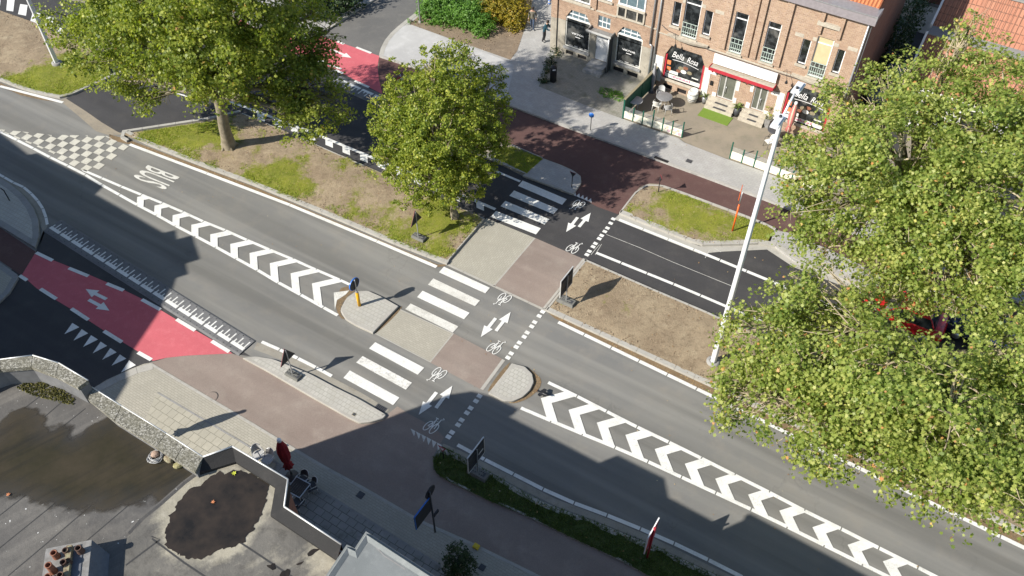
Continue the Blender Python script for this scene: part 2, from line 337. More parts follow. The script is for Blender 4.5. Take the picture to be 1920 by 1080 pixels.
def soft_water():
    # shallow stagnant water that thins out to damp felt: the amount of water is its own attribute
    m, t, b = nt('stagnant_water'); v = mapped(t)
    at = N(t, 'ShaderNodeAttribute'); at.attribute_name = 'wet'
    e = mul(t, at.outputs['Fac'], mul(t, mul(t, noise_n(t, v, 1.6, 7, .65, .2, .8), -.5, 'ADD'), .5), 'ADD')
    sv = mapped(t, -ROAD - 1.2, (.3, 3.5, 1)); e = mul(t, e, mul(t, mul(t, noise_n(t, sv, 1, 4, .5, .3, .7), -.5, 'ADD'), .22), 'ADD')
    al = N(t, 'ShaderNodeMapRange'); al.interpolation_type = 'SMOOTHSTEP'; al.inputs['From Min'].default_value = .02; al.inputs['From Max'].default_value = .34; t.links.new(e, al.inputs['Value'])
    dp = N(t, 'ShaderNodeMapRange'); dp.inputs['From Min'].default_value = .2; dp.inputs['From Max'].default_value = 1.0; t.links.new(e, dp.inputs['Value'])
    c = mix(t, dp.outputs['Result'], (.026, .024, .02), (.030, .026, .012)); c = mix(t, mul(t, noise_n(t, v, .8, 7, .7), .7), c, (.055, .043, .026))
    c = mix(t, mul(t, noise_n(t, sv, 1.4, 4, .5, .5, .7), .4), c, (.012, .012, .010))
    t.links.new(c, b.inputs['Base Color']); b.inputs['Specular IOR Level'].default_value = .35
    r = N(t, 'ShaderNodeMapRange'); r.inputs['To Min'].default_value = .55; r.inputs['To Max'].default_value = .12; t.links.new(dp.outputs['Result'], r.inputs['Value']); t.links.new(r.outputs['Result'], b.inputs['Roughness'])
    t.links.new(al.outputs['Result'], b.inputs['Alpha'])
    return m
WATER = soft_water()
SKY, SUN, EXPO = .095, 5.0, .72
# ------------------------------------------------------------------ mesh building
def area2(p): return sum(p[i][0] * p[(i + 1) % len(p)][1] - p[(i + 1) % len(p)][0] * p[i][1] for i in range(len(p))) / 2
def ccw(p): return list(p) if area2(p) > 0 else list(reversed(p))
class MB:
    def __init__(s): s.v = []; s.f = []; s.m = []; s.s = []
    def add(s, vs, fs, m=0, sm=False):
        b = len(s.v); s.v += [tuple(v) for v in vs]
        for f in fs: s.f.append(tuple(b + i for i in f)); s.m.append(m); s.s.append(sm)
        return s
    def poly(s, pts, m=0):
        """flat (or draped) polygon, any outline; faces look up"""
        pts = ccw([tuple(p) for p in pts])
        tr = tessellate_polygon([[Vector((p[0], p[1], 0)) for p in pts]])
        fs = []
        for t in tr:
            a, b, c = (pts[i] for i in t)
            fs.append(t if (b[0] - a[0]) * (c[1] - a[1]) - (c[0] - a[0]) * (b[1] - a[1]) > 0 else t[::-1])
        return s.add(pts, fs, m)
    def sheet(s, p2, z, m=0): return s.poly([(p[0], p[1], z) for p in p2], m)
    def prism(s, p2, z0, z1, m=0, mt=None, top=True, bottom=False):
        p = ccw([(q[0], q[1]) for q in p2]); n = len(p)
        s.add([(x, y, z0) for x, y in p] + [(x, y, z1) for x, y in p], [(i, (i + 1) % n, n + (i + 1) % n, n + i) for i in range(n)], m)
        if top: s.sheet(p, z1, m if mt is None else mt)
        if bottom:
            k = len(s.f); s.sheet(p, z0, m)
            for i in range(k, len(s.f)): s.f[i] = s.f[i][::-1]
        return s
    def hexa(s, a, m=0):
        """a: 8 corners, bottom four then top four, both counter-clockwise seen from above"""
        return s.add(a, [(3, 2, 1, 0), (4, 5, 6, 7), (0, 1, 5, 4), (1, 2, 6, 5), (2, 3, 7, 6), (3, 0, 4, 7)], m)
    def box(s, c, d, m=0, rz=0.0, M=None):
        x, y, z = (k / 2 for k in d); out = []
        Q = M if M is not None else Matrix.Rotation(rz, 3, 'Z')
        for k in ((-x, -y, -z), (x, -y, -z), (x, y, -z), (-x, y, -z), (-x, -y, z), (x, -y, z), (x, y, z), (-x, y, z)):
            out.append(Vector(c) + Q @ Vector(k))
        return s.hexa(out, m)
    def fbox(s, u0, u1, o0, o1, z0, z1, m=0):
        q = [fac(u0, z0, o1), fac(u1, z0, o1), fac(u1, z0, o0), fac(u0, z0, o0)]
        if area2(q) < 0: q = q[::-1]
        return s.hexa(q + [Vector((p.x, p.y, z1)) for p in q], m)
    def tube(s, path, r, n=8, m=0, caps=True, sm=True):
        path = [Vector(p) for p in path]; k = len(path)
        rs = list(r) if isinstance(r, (list, tuple)) else [r] * k
        vs = []; up = None
        for i, p in enumerate(path):
            t = (path[min(i + 1, k - 1)] - path[max(i - 1, 0)]).normalized()
            if up is None: up = t.orthogonal().normalized()
            up = (up - t * up.dot(t)); up = up.normalized() if up.length > 1e-6 else t.orthogonal().normalized()
            w = t.cross(up)
            for j in range(n):
                a = 2 * math.pi * j / n
                vs.append(p + (up * math.cos(a) + w * math.sin(a)) * rs[i])
        fs = [(i * n + j, i * n + (j + 1) % n, (i + 1) * n + (j + 1) % n, (i + 1) * n + j) for i in range(k - 1) for j in range(n)]
        s.add(vs, fs, m, sm)
        if caps:
            b = len(s.v) - len(vs)
            s.f.append(tuple(b + j for j in range(n))[::-1]); s.m.append(m); s.s.append(False)
            s.f.append(tuple(b + (k - 1) * n + j for j in range(n))); s.m.append(m); s.s.append(False)
        return s
    def lathe(s, prof, c=(0, 0, 0), n=20, m=0, sm=True, M=None):
        vs = []
        for r, z in prof:
            for j in range(n):
                a = 2 * math.pi * j / n; p = Vector((r * math.cos(a), r * math.sin(a), z))
                vs.append(Vector(c) + (M @ p if M is not None else p))
        fs = [(i * n + j, i * n + (j + 1) % n, (i + 1) * n + (j + 1) % n, (i + 1) * n + j) for i in range(len(prof) - 1) for j in range(n)]
        return s.add(vs, fs, m, sm)
    def ribbon(s, pts, w, z, m=0, closed=False):
        """flat painted stroke of width w through 2D points"""
        p = [Vector((q[0], q[1])) for q in pts]; n = len(p); L = []; Rr = []
        for i in range(n):
            if closed: a, b = p[i - 1], p[(i + 1) % n]
            else: a, b = p[max(i - 1, 0)], p[min(i + 1, n - 1)]
            t = (b - a).normalized(); q = Vector((-t.y, t.x)) * w / 2
            L.append(p[i] + q); Rr.append(p[i] - q)
        vs = [(q.x, q.y, z) for q in Rr] + [(q.x, q.y, z) for q in L]
        return s.add(vs, [(i, (i + 1) % n, n + (i + 1) % n, n + i) for i in range(n if closed else n - 1)], m)
    def build(s, name, mats, parent=None, world=False, loc=None):
        """link as one mesh object; world=True: vertices are given in place and are moved into the parent's space"""
        me = bpy.data.meshes.new(name)
        off = Vector((0, 0, 0))
        if parent is not None and world: off = ORG[parent.name]
        if parent is None and loc is not None: off = Vector(loc)
        me.from_pydata([(v[0] - off.x, v[1] - off.y, v[2] - off.z) for v in s.v], [], s.f)
        for mm in (mats if isinstance(mats, (list, tuple)) else [mats]): me.materials.append(mm)
        me.polygons.foreach_set('material_index', s.m); me.polygons.foreach_set('use_smooth', s.s)
        me.update()
        o = bpy.data.objects.new(name, me); COL.objects.link(o)
        if parent is not None: o.parent = parent; ORG[o.name] = ORG.get(parent.name, Vector((0, 0, 0)))
        else: o.location = off; ORG[o.name] = off
        return o
ORG = {}
def tag(o, label, cat, group=None):
    o['label'] = label; o['category'] = cat
    if group: o['group'] = group
    return o
def thing(name, label, cat, loc=(0, 0, 0), rz=0.0, group=None):
    o = bpy.data.objects.new(name, None); COL.objects.link(o); o.empty_display_size = .2
    o.location = loc; o.rotation_euler = (0, 0, rz); ORG[o.name] = Vector(loc)
    return tag(o, label, cat, group)
def structure(o):
    o['kind'] = 'structure'; return o
def stuff(o):
    o['kind'] = 'stuff'; return o
def dup(root, loc, rz, label, group=None):
    def cp(o, par):
        c = o.copy(); COL.objects.link(c); c.parent = par
        for ch in o.children: cp(ch, c)
        return c
    r = cp(root, None); r.location = loc; r.rotation_euler = (0, 0, rz); r['label'] = label
    if group: r['group'] = group
    return r

def px(pts, z=0.0): return [W2(x, y, z) for x, y in pts]
def offset(poly, d):
    """open polyline moved d to its left"""
    p = [Vector((q[0], q[1])) for q in poly]; out = []
    for i in range(len(p)):
        ns = []
        if i > 0: t = (p[i] - p[i - 1]).normalized(); ns.append(Vector((-t.y, t.x)))
        if i < len(p) - 1: t = (p[i + 1] - p[i]).normalized(); ns.append(Vector((-t.y, t.x)))
        q = sum(ns, Vector((0, 0))).normalized(); k = max(.4, q.dot(ns[0]))
        out.append(p[i] + q * d / k)
    return out
def inset(poly, d):
    p = ccw([Vector((q[0], q[1])) for q in poly]); n = len(p); out = []
    for i in range(n):
        t1 = (p[i] - p[i - 1]).normalized(); t2 = (p[(i + 1) % n] - p[i]).normalized()
        n1 = Vector((-t1.y, t1.x)); n2 = Vector((-t2.y, t2.x)); q = (n1 + n2).normalized()
        out.append(p[i] + q * d / max(.45, q.dot(n1)))
    return out
def smooth_line(p, it=2):
    for _ in range(it):
        q = [p[0]]
        for a, b in zip(p, p[1:]): q += [a.lerp(b, .25), a.lerp(b, .75)]
        p = q + [p[-1]]
    return p
def resample(p, step):
    p = [Vector((q[0], q[1])) for q in p]; out = [p[0].copy()]; acc = 0.0
    for a, b in zip(p, p[1:]):
        L = (b - a).length; d = step - acc
        while d <= L: out.append(a.lerp(b, d / L)); d += step
        acc = L - (d - step)
    if (out[-1] - p[-1]).length > step * .3: out.append(p[-1].copy())
    else: out[-1] = p[-1].copy()
    return out
def band_cells(line, w, step, gap):
    """a strip to the left of a line, cut into pieces with open joints"""
    a = resample(line, step); b = offset(a, w); out = []
    for i in range(len(a) - 1):
        L = (a[i + 1] - a[i]).length
        if L < gap * 2: continue
        g = gap / 2 / L
        out.append([a[i].lerp(a[i + 1], g), a[i].lerp(a[i + 1], 1 - g), b[i].lerp(b[i + 1], 1 - g), b[i].lerp(b[i + 1], g)])
    return out
def clip_convex(sub, clip):
    out = [Vector((q[0], q[1])) for q in sub]; cl = ccw([Vector((q[0], q[1])) for q in clip])
    for i in range(len(cl)):
        a, b = cl[i], cl[(i + 1) % len(cl)]; e = b - a; inp = out; out = []
        ins = lambda p: e.x * (p.y - a.y) - e.y * (p.x - a.x) >= 0
        for j in range(len(inp)):
            p, q = inp[j - 1], inp[j]
            if ins(p) != ins(q):
                dp = e.x * (p.y - a.y) - e.y * (p.x - a.x); dq = e.x * (q.y - a.y) - e.y * (q.x - a.x)
                out.append(p.lerp(q, dp / (dp - dq)))
            if ins(q): out.append(q)
        if len(out) < 3: return []
    return out
def inside(p, poly):
    c = False; x, y = p[0], p[1]; j = len(poly) - 1
    for i in range(len(poly)):
        xi, yi = poly[i][0], poly[i][1]; xj, yj = poly[j][0], poly[j][1]
        if (yi > y) != (yj > y) and x < (xj - xi) * (y - yi) / (yj - yi) + xi: c = not c
        j = i
    return c
def hit(p, d, line):
    """where a ray from p along d meets a polyline"""
    best = None
    for a, b in zip(line, line[1:]):
        e = b - a; det = d.x * -e.y + e.x * d.y
        if abs(det) < 1e-9: continue
        r = a - p; t = (r.x * -e.y + e.x * r.y) / det; s = (d.x * r.y - d.y * r.x) / det
        if t > 0 and -1e-6 <= s <= 1 + 1e-6 and (best is None or t < best): best = t
    return p + d * (best if best is not None else .6)

def text_mesh(txt, shear=0.0, bold=0.0):
    """outline of a word as (vertices, triangles), height of a capital = 1"""
    cu = bpy.data.curves.new('word', 'FONT'); cu.body = txt; cu.shear = shear; cu.offset = bold; cu.resolution_u = 3
    o = bpy.data.objects.new('word', cu); COL.objects.link(o)
    dg = bpy.context.evaluated_depsgraph_get(); dg.update()
    me = o.evaluated_get(dg).to_mesh(); v = [(p.co.x, p.co.y) for p in me.vertices]; f = [tuple(q.vertices) for q in me.polygons]
    o.evaluated_get(dg).to_mesh_clear(); COL.objects.unlink(o); bpy.data.objects.remove(o); bpy.data.curves.remove(cu)
    xs = [p[0] for p in v]; ys = [p[1] for p in v]
    return [((a - min(xs)) / (max(xs) - min(xs)), (b - min(ys)) / (max(ys) - min(ys))) for a, b in v], f
def put_text(mb, txt, fn, m=0, **kw):
    v, f = text_mesh(txt, **kw); mb.add([fn(a, b) for a, b in v], f, m)

# ------------------------------------------------------------------ the ground and the road surfaces
Z0, Z1, Z2, Z3, Z4, ZM = 0.0, .004, .008, .012, .016, .020
g = MB(); g.sheet([(-400, -300), (400, -300), (400, 500), (-400, 500)], -.004); structure(g.build('ground', SANDY))
def surf(name, pts, z, mat, zpix=0.0):
    return structure(MB().sheet(px(pts, zpix), z).build(name, mat))
surf('road', [(-500, 60), (-500, 640), (300, 900), (700, 1200), (2300, 1400), (2600, 1250), (1340, 640), (800, 470), (200, 190)], Z0, A_OLD)
surf('parallel_road', [(-300, 60), (200, 104), (207, 146), (121, 186), (160, 212), (215, 250), (392, 225), (452, 211), (590, 270), (760, 345), (908, 412), (1003, 446), (1097, 487), (1220, 541), (1335, 590), (1640, 735), (2300, 1050), (2500, 900), (1700, 540), (1480, 440), (1160, 400), (1110, 370), (980, 330), (900, 290), (720, 175), (640, 130), (500, 60), (0, -20), (-300, -60)], Z1, A_NEW)
surf('side_road', [(597, 66), (700, 0), (780, -60), (900, -60), (815, 0), (745, 50), (720, 80), (711, 105), (600, 75)], Z2, A_SIDE)
surf('side_road', [(82, 432), (470, 668), (437, 664), (350, 668), (285, 678), (180, 728), (0, 860), (-200, 900), (-300, 600), (-30, 540), (66, 476), (80, 436)], Z1, A_NEW)
surf('red_cycle_crossing', [(66, 475), (150, 508), (220, 538), (267, 561), (332, 600), (397, 637), (436, 663), (390, 665), (350, 667), (312, 671), (287, 677), (255, 657), (195, 620), (132, 579), (69, 541), (41, 516)], Z3, REDM)
surf('red_cycle_crossing', [(480, 18), (597, 66), (711, 105), (708, 125), (710, 147), (717, 177), (627, 130), (480, 70), (420, 50)], Z3, REDM)
surf('cycle_path', [(436, 663), (480, 680), (530, 710), (580, 740), (640, 776), (664, 790), (690, 795), (722, 781), (745, 762), (770, 778), (812, 800), (833, 820), (815, 850), (812, 878), (840, 902), (920, 941), (1072, 1009), (1215, 1080), (1500, 1230), (1200, 1200), (1015, 1080), (880, 1014), (792, 976), (755, 955), (680, 911), (615, 876), (512, 815), (480, 796), (284, 680), (312, 671), (350, 667), (390, 665)], Z2, BR_LOW)
surf('cycle_path', [(-200, 310), (0, 427), (67, 472), (41, 517), (0, 489), (-200, 380)], Z2, BR_UP)
surf('cycle_path', [(711, 105), (775, 127), (870, 165), (960, 200), (1055, 236), (1147, 269), (1240, 303), (1330, 336), (1440, 377), (1700, 478), (2200, 690), (2150, 740), (1700, 540), (1462, 432), (1440, 420), (1285, 362), (1235, 345), (1217, 344), (1200, 350), (1190, 362), (1159, 402), (1120, 388), (1074, 364), (1090, 342), (1089, 330), (1070, 317), (1018, 297), (960, 272), (820, 215), (717, 177), (709, 140)], Z2, BR_UP)
surf('cycle_path', [(1002, 446), (1097, 487), (1021, 580), (925, 536)], Z2, BR_LOW)
surf('cycle_path', [(849, 624.5), (947.5, 676), (906, 732.5), (805, 679)], Z2, BR_LOW)
surf('pavement', [(912, 409), (1002, 446), (925, 536), (838, 494)], Z2, PAVE_X)
surf('pavement', [(749, 579), (849, 624.5), (805, 679), (702.5, 626)], Z2, PAVE_S)
mb = MB()
for line, w in (([(1002, 446), (925, 536)], .07), ([(849, 624.5), (805, 679)], .07), ([(1097, 486), (1021, 580)], -.12), ([(947, 676), (906, 732)], -.16), ([(749, 579), (849, 624.5)], -.05), ([(702.5, 626), (805, 679)], .05)):
    a = px(line); b = offset(a, w); mb.sheet([a[0], a[1], b[1], b[0]], Z3)
structure(mb.build('edging_kerb', KERB))
surf('dusty_patch', [(112, 188), (124, 185), (160, 208), (190, 229), (220, 247), (232, 252), (205, 254), (180, 246), (150, 220)], Z2, SANDY)

# raised pavements, verges and islands: a concrete kerb round the outline and a surface 4 mm proud inside it
def kerbs(name, line, w, z=.13, step=1.0, gap=.018, mat=None, sm=0, z0=-.02):
    mb = MB(); ln = px(line, .06)
    if sm: ln = smooth_line(ln, sm)
    for c in band_cells(ln, w, step, gap): mb.prism(c, z0, z)
    return structure(mb.build(name, mat or KERB))
def raised(name, pts, mat, z=.12, zpix=.12):
    return structure(MB().prism(px(pts, zpix), -.02, z).build(name, mat))

raised('pavement', [(711, 105), (720, 80), (732, 65), (755, 46), (815, 0), (860, -40), (1100, -60), (1300, 60), (1245, 163), (1165, 222), (1272, 259), (1283, 267), (1363, 298), (1433, 322), (1480, 341), (1700, 440), (2200, 640), (2200, 690), (1700, 477), (1440, 376), (1330, 335), (1240, 302), (1147, 268), (1055, 235), (960, 199), (870, 164), (775, 126)], PAVE_UP)
surfaces = [
    ('pale_forecourt', [(713, 103), (722, 81), (734, 66), (757, 48), (775, 47), (865, 82), (940, 110), (965, 122), (948, 190), (870, 161), (775, 124)], .124, CONC),
    ('planting_bed', [(768, 45), (815, 4), (850, -40), (1010, -40), (988, 40), (970, 95), (957, 112), (895, 90), (865, 80)], .128, BED),
    ('forecourt', [(1010, 162), (1040, 95), (1058, 96), (1234, 156), (1165, 222), (1100, 198)], .126, PAVE_G),
    ('terrace', [(1165, 221), (1230, 150), (1480, 200), (1640, 280), (1600, 385), (1480, 340), (1433, 321), (1363, 297), (1283, 266), (1272, 258)], .127, TERR),
    ('driveway', [(1610, 230), (1640, 60), (1720, 20), (1780, 30), (1720, 150), (1690, 290)], .124, A_NEW),
]
for nm, pts, z, mt in surfaces: surf(nm, pts, z, mt, z)
kerbs('kerb', [(860, -40), (815, -2), (745, 51), (728, 68), (716, 85), (711, 104)], .32, .13, sm=1)
kerbs('kerb', [(711, 105), (775, 127), (870, 165), (960, 200), (1147, 269), (1330, 336), (1440, 377), (1700, 478)], .1, .128, step=2.0)
raised('pavement', [(480, 52), (580, 78), (606, 60), (700, 0), (780, -60), (300, -60)], PAVE_UP)
kerbs('kerb', [(607, 62), (700, 1), (780, -52)], .30, .13)

raised('pavement', [(176, 727), (200, 712), (240, 694), (270, 682), (284, 680), (480, 796), (570, 852), (615, 876), (680, 911), (792, 976), (880, 1014), (1015, 1080), (1300, 1230), (900, 1500), (500, 1250), (100, 900), (60, 800)], PAVE_S, .02, .02)
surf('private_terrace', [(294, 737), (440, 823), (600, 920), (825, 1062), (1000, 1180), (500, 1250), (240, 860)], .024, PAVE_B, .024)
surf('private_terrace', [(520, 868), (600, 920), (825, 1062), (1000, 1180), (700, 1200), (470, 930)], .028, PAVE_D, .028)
mb = MB(); ln = px([(294, 737), (440, 823), (600, 920), (825, 1062)], .03)
for c in band_cells(ln, .08, .8, .012): mb.prism(c, .0, .032)
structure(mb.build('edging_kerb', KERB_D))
kerbs('kerb', [(176, 726), (200, 712), (240, 694), (270, 682), (286, 680)], -.38, .030, sm=1)
kerbs('kerb', [(284, 680), (480, 796), (615, 876), (680, 911), (792, 976), (880, 1014), (1015, 1080)], -.12, .026)

surf('flush_gutter', [(1161, 402), (1312, 462), (1400, 460), (1442, 457), (1490, 490), (1640, 549), (1640, 560), (1488, 501), (1438, 468), (1352, 472), (1312, 476), (1151, 411)], Z2, KERB)
# the islands
def island(name, pts, mat, w=.28, z=.13, kmat=None, zpix=.12, step=.9):
    out = pts if isinstance(pts[0], Vector) else px(pts, zpix)
    inn = inset(out, w); mb = MB()
    p = ccw(out); n = len(p)
    mb.add([(q[0], q[1], -.02) for q in p] + [(q[0], q[1], z - .015) for q in p], [(i, (i + 1) % n, n + (i + 1) % n, n + i) for i in range(n)])
    q2 = inset(p, .02)
    mb.add([(q[0], q[1], z - .015) for q in p] + [(q[0], q[1], z) for q in q2], [(i, (i + 1) % n, n + (i + 1) % n, n + i) for i in range(n)])
    mb.add([(q[0], q[1], z) for q in q2] + [(q[0], q[1], z) for q in inn], [(i, (i + 1) % n, n + (i + 1) % n, n + i) for i in range(n)])
    structure(mb.build('kerb', kmat or KERB))
    return structure(MB().sheet(inn, z + .003).build(name, mat))
def rounded(pts, z, keep=()):
    """pixel outline with its corners rounded off except the kept ones"""
    p = px(pts, z); out = []
    for i in range(len(p)):
        if i in keep: out.append(p[i])
        else:
            a, b, c = p[i - 1], p[i], p[(i + 1) % len(p)]
            out += [b.lerp(a, .3), b.lerp(a, .1), b.lerp(c, .1), b.lerp(c, .3)]
    return out
def island_r(name, pts, mat, keep=(), **kw):
    return island(name, rounded(pts, .12, keep), mat, **kw)
island_r('traffic_island', [(638, 581), (650, 558), (668, 546), (690, 545), (715, 556), (747, 574), (699, 624), (668, 610), (648, 598)], PAVE_L, keep=(5, 6), w=.2)
island_r('traffic_island', [(960, 681), (984, 687), (998, 701), (1001, 716), (994, 731), (980, 744), (962, 752), (945, 752), (916, 737)], PAVE_L, keep=(0, 8), w=.2)
island_r('traffic_island', [(455, 671), (480, 668), (512, 673), (550, 688), (582, 701), (625, 724), (672, 747), (724, 777), (718, 785), (696, 791), (674, 793), (655, 784), (577, 740), (500, 695)], PAVE_L, keep=(0,), w=.14)
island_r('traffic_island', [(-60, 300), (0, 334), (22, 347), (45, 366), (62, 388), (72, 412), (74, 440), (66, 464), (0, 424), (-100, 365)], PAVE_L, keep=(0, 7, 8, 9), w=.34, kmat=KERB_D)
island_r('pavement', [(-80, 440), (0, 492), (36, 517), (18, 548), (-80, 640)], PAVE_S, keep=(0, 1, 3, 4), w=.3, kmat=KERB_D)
island_r('pavement', [(1019, 297), (1052, 309), (1074, 319), (1089, 330), (1090, 343), (1075, 364), (980, 329)], PAVE_UP, keep=(0, 5, 6), w=.1)
raised('pavement', [(1444, 455), (1452, 432), (1478, 436), (1560, 470), (1700, 540), (2100, 700), (2100, 760), (1640, 545), (1490, 489)], PAVE_UP)

# gutters and the litter that has gathered in them
def strip_px(name, top, bot, z, mat): return structure(MB().sheet(px(top) + list(reversed(px(bot))), z).build(name, mat))
strip_px('gutter', [(205, 252), (244, 263), (480, 352), (820, 496), (837, 496)], [(205, 262), (243, 271), (480, 359), (820, 501), (834, 499)], Z2, SEDI)
strip_px('gutter', [(1026, 585), (1340, 730), (1640, 873), (1920, 1006), (2300, 1190)], [(1040, 597), (1322, 735), (1630, 885), (1920, 1024), (2300, 1210)], Z2, SEDI)
strip_px('gutter', [(832, 832), (865, 846), (905, 866), (960, 893), (1042, 936), (1129, 968), (1214, 1003), (1325, 1058), (1500, 1140)], [(826, 838), (870, 857), (905, 877), (960, 908), (1042, 949), (1110, 974), (1197, 1009), (1325, 1069), (1500, 1150)], Z2, GUTTER)
strip_px('gutter', [(482, 642), (500, 648), (560, 676), (625, 709), (680, 738), (730, 768)], [(476, 655), (500, 664), (540, 680), (600, 708), (670, 746), (722, 777)], Z2, GUTTER)
strip_px('gutter', [(0, 155), (37, 172), (75, 183), (118, 190)], [(0, 161), (37, 178), (75, 187), (117, 193)], Z2, SEDI)
strip_px('gutter', [(-60, 296), (0, 328), (24, 342), (46, 353), (65, 370), (77, 386), (85, 401), (89, 423)], [(-60, 303), (0, 338), (22, 350), (42, 364), (58, 386), (70, 412), (80, 432), (72, 466)], Z1, GUTTER)
mb = MB()
for pts in ([(640, 540), (657, 536), (668, 545), (652, 555), (640, 572), (637, 588), (649, 600), (637, 596), (629, 576), (631, 556)],
            [(749, 577), (756, 573), (742, 592), (705, 626), (699, 625)],
            [(987, 687), (1004, 700), (1016, 712), (1012, 730), (990, 748), (966, 757), (950, 755), (980, 745), (996, 731), (1002, 715), (998, 701)],
            [(957, 679), (950, 695), (925, 727), (913, 737), (920, 722), (944, 690)]):
    mb.sheet(smooth_line(px(pts + pts[:1]), 1)[:-1], Z3)
structure(mb.build('sediment', SEDI))

# ------------------------------------------------------------------ painted markings
def marks(name, polys, mat=None, z=ZM):
    mb = MB()
    for p in polys: mb.sheet(px(p), z)
    return structure(mb.build(name, mat or PAINT))
def line_cells(name, line, w, step=1.55, gap=.05, mat=None, z=ZM, ext=0):
    ln = offset(px(line), -w / 2); mb = MB()
    for c in band_cells(ln, w, step, gap): mb.sheet(c, z)
    return structure(mb.build(name, mat or PAINT))
def q(tl, bl, tr, br): return [tl, bl, br, tr]
for i, (tl, bl, tr, br) in enumerate([
    ((832.5, 500.5), (823, 511), (918.5, 540), (910, 550.5)), ((812.5, 522.5), (802.5, 534), (900, 564), (890.5, 574.5)),
    ((792.5, 545.5), (782, 557.5), (880.5, 587), (870, 599)), ((770, 569.5), (760, 580), (859.5, 612.5), (849, 624)),
    ((703.75, 642), (692, 653.75), (795.5, 690), (783.25, 703)), ((680, 668), (668, 680), (772.5, 718), (761, 731)), ((656, 695), (644, 709), (749, 746), (737, 760)),
    ((980, 339), (971.5, 349), (1062.5, 374), (1054, 384.5)), ((964, 357.5), (955, 367.5), (1046, 392.5), (1037.5, 402)), ((947.5, 377), (938.5, 387), (1030, 411.5), (1021, 421.5)), ((930, 396), (920, 407), (1014, 428.5), (1005, 440))]):
    marks('zebra_crossing_stripe', [q(tl, bl, tr, br)], (PAINT, PAINT_W, PAINT, PAINT_W, PAINT, PAINT_S, PAINT, PAINT, PAINT, PAINT, PAINT)[i])
marks('zebra_crossing_stripe', [[(14, -2), (28, -2), (25, 22), (12, 20)], [(38, 8), (52, 10), (49, 30), (34, 27)], [(62, 22), (76, 26), (70, 44), (57, 40)], [(88, 30), (101, 34), (97, 56), (84, 50)], [(111, 52), (121, 55), (118, 66), (108, 62)], [(-10, -10), (3, -10), (0, 12), (-10, 10)], [(160, 66), (172, 70), (168, 82), (157, 78)], [(186, 76), (197, 80), (194, 92), (183, 88)], [(205, 95), (216, 99), (212, 110), (202, 106)]])

ML = [(-60, 219), (0, 247), (50, 272), (105, 301), (150, 322), (171, 335), (194, 349), (217, 362), (242, 375), (265, 389), (290, 401), (315, 416), (340, 429), (365, 442), (392, 457), (420, 471), (447, 487), (472, 500), (530, 535), (555, 548), (585, 565), (614, 581), (634, 592)]
MU = [(96, 297), (155, 319), (181, 330), (206, 341), (232, 352), (259, 363), (284, 373), (311, 384), (339, 396), (365, 409), (394, 421), (422, 432), (450, 445), (479, 457), (509, 470), (539, 482), (567, 495), (599, 509), (630, 522), (656, 534)]
RU = [(1027, 717), (1064, 734), (1101, 753.5), (1137.5, 772), (1175, 791), (1214, 811), (1255, 830), (1295, 850), (1336, 870), (1377, 891), (1420, 912), (1462, 934), (1507, 957.5), (1552, 980), (1599, 1002.5), (1646, 1027), (1695, 1051), (1745, 1077), (1960, 1187)]
RL = [(976, 765), (1007, 779), (1046, 794.5), (1085, 811), (1125, 827.5), (1167.5, 845), (1207.5, 862.5), (1250, 882.5), (1294, 902.5), (1336, 922), (1380, 942.5), (1425, 963), (1471, 985.5), (1516, 1008), (1562.5, 1031), (1611, 1055), (1660, 1079), (1880, 1190)]
line_cells('median_line', ML, .17); line_cells('median_line', MU[1:], .16); line_cells('median_line', RU, .17); line_cells('median_line', RL, .17)
def chevrons(U, L, apex, oi, du, dl):
    U = px(U); L = px(L); mb = MB()
    a0 = W2(*apex[oi[0]]); DU = (W2(*du) - a0).normalized(); DL = (W2(*dl) - a0).normalized(); DI = W2(*oi[1]) - a0
    for a in apex:
        A = W2(*a); B = A + DI
        up, lo = hit(A, DU, U), hit(A, DL, L); ui, li = hit(B, DU, U), hit(B, DL, L)
        mb.sheet([A, up, ui, B], ZM + .004); mb.sheet([A, B, li, lo], ZM + .004)
    return structure(mb.build('chevron_markings', PAINT))
chevrons(MU, ML, [(257.5, 370), (290, 386), (324, 404), (359, 422), (394.5, 440), (432, 458), (468, 475), (506, 494), (545, 513), (585, 532)], (7, (520.5, 500.5)), (542, 486), (508, 520))
chevrons(RU, RL, [(1014, 747), (1066, 769), (1119, 793), (1172.5, 816), (1227.5, 842.5), (1284, 870), (1341, 898), (1402.5, 928), (1461, 958), (1523, 989), (1589, 1022), (1655, 1053), (1724, 1087)], (4, (1250, 852.5)), (1256, 834), (1239, 872))
marks('chevron_markings', [[(626, 549), (655, 545), (648, 553), (632, 563), (628, 582)]], PAINT_W, ZM + .002)
# edge lines of the carriageways
line_cells('edge_line', [(243, 271), (480, 360), (560, 391), (640, 424), (740, 467), (819, 501)], .2, 6.0, .02)
line_cells('edge_line', [(1046, 604), (1322, 737), (1630, 887.5), (1920, 1027.5), (2300, 1210)], .19, 1.5)
line_cells('edge_line', [(857, 834), (880, 847), (905, 860), (930, 872.5), (960, 888), (1004, 910.5), (1042.5, 930), (1085, 947), (1129, 963), (1171, 979), (1214, 997.5), (1257.5, 1016.5), (1300, 1036), (1342.5, 1057.5), (1385, 1079), (1600, 1190)], .17, 1.45)
line_cells('edge_line', [(490, 641), (522, 655), (552, 669), (586, 686), (623, 706)], .17, 1.1)
line_cells('edge_line', [(0, 162), (37, 179), (75, 186), (118, 192.5)], .2, 5, .02)
line_cells('edge_line', [(-60, 296), (0, 328), (24, 342), (46, 352), (65, 369), (77, 385), (85, 400), (89, 422)], .15, .85)
line_cells('edge_line', [(1117, 474), (1280, 540), (1357, 573), (1530, 647), (1582, 671), (1730, 733), (1820, 771), (2100, 900)], .17, 1.5)
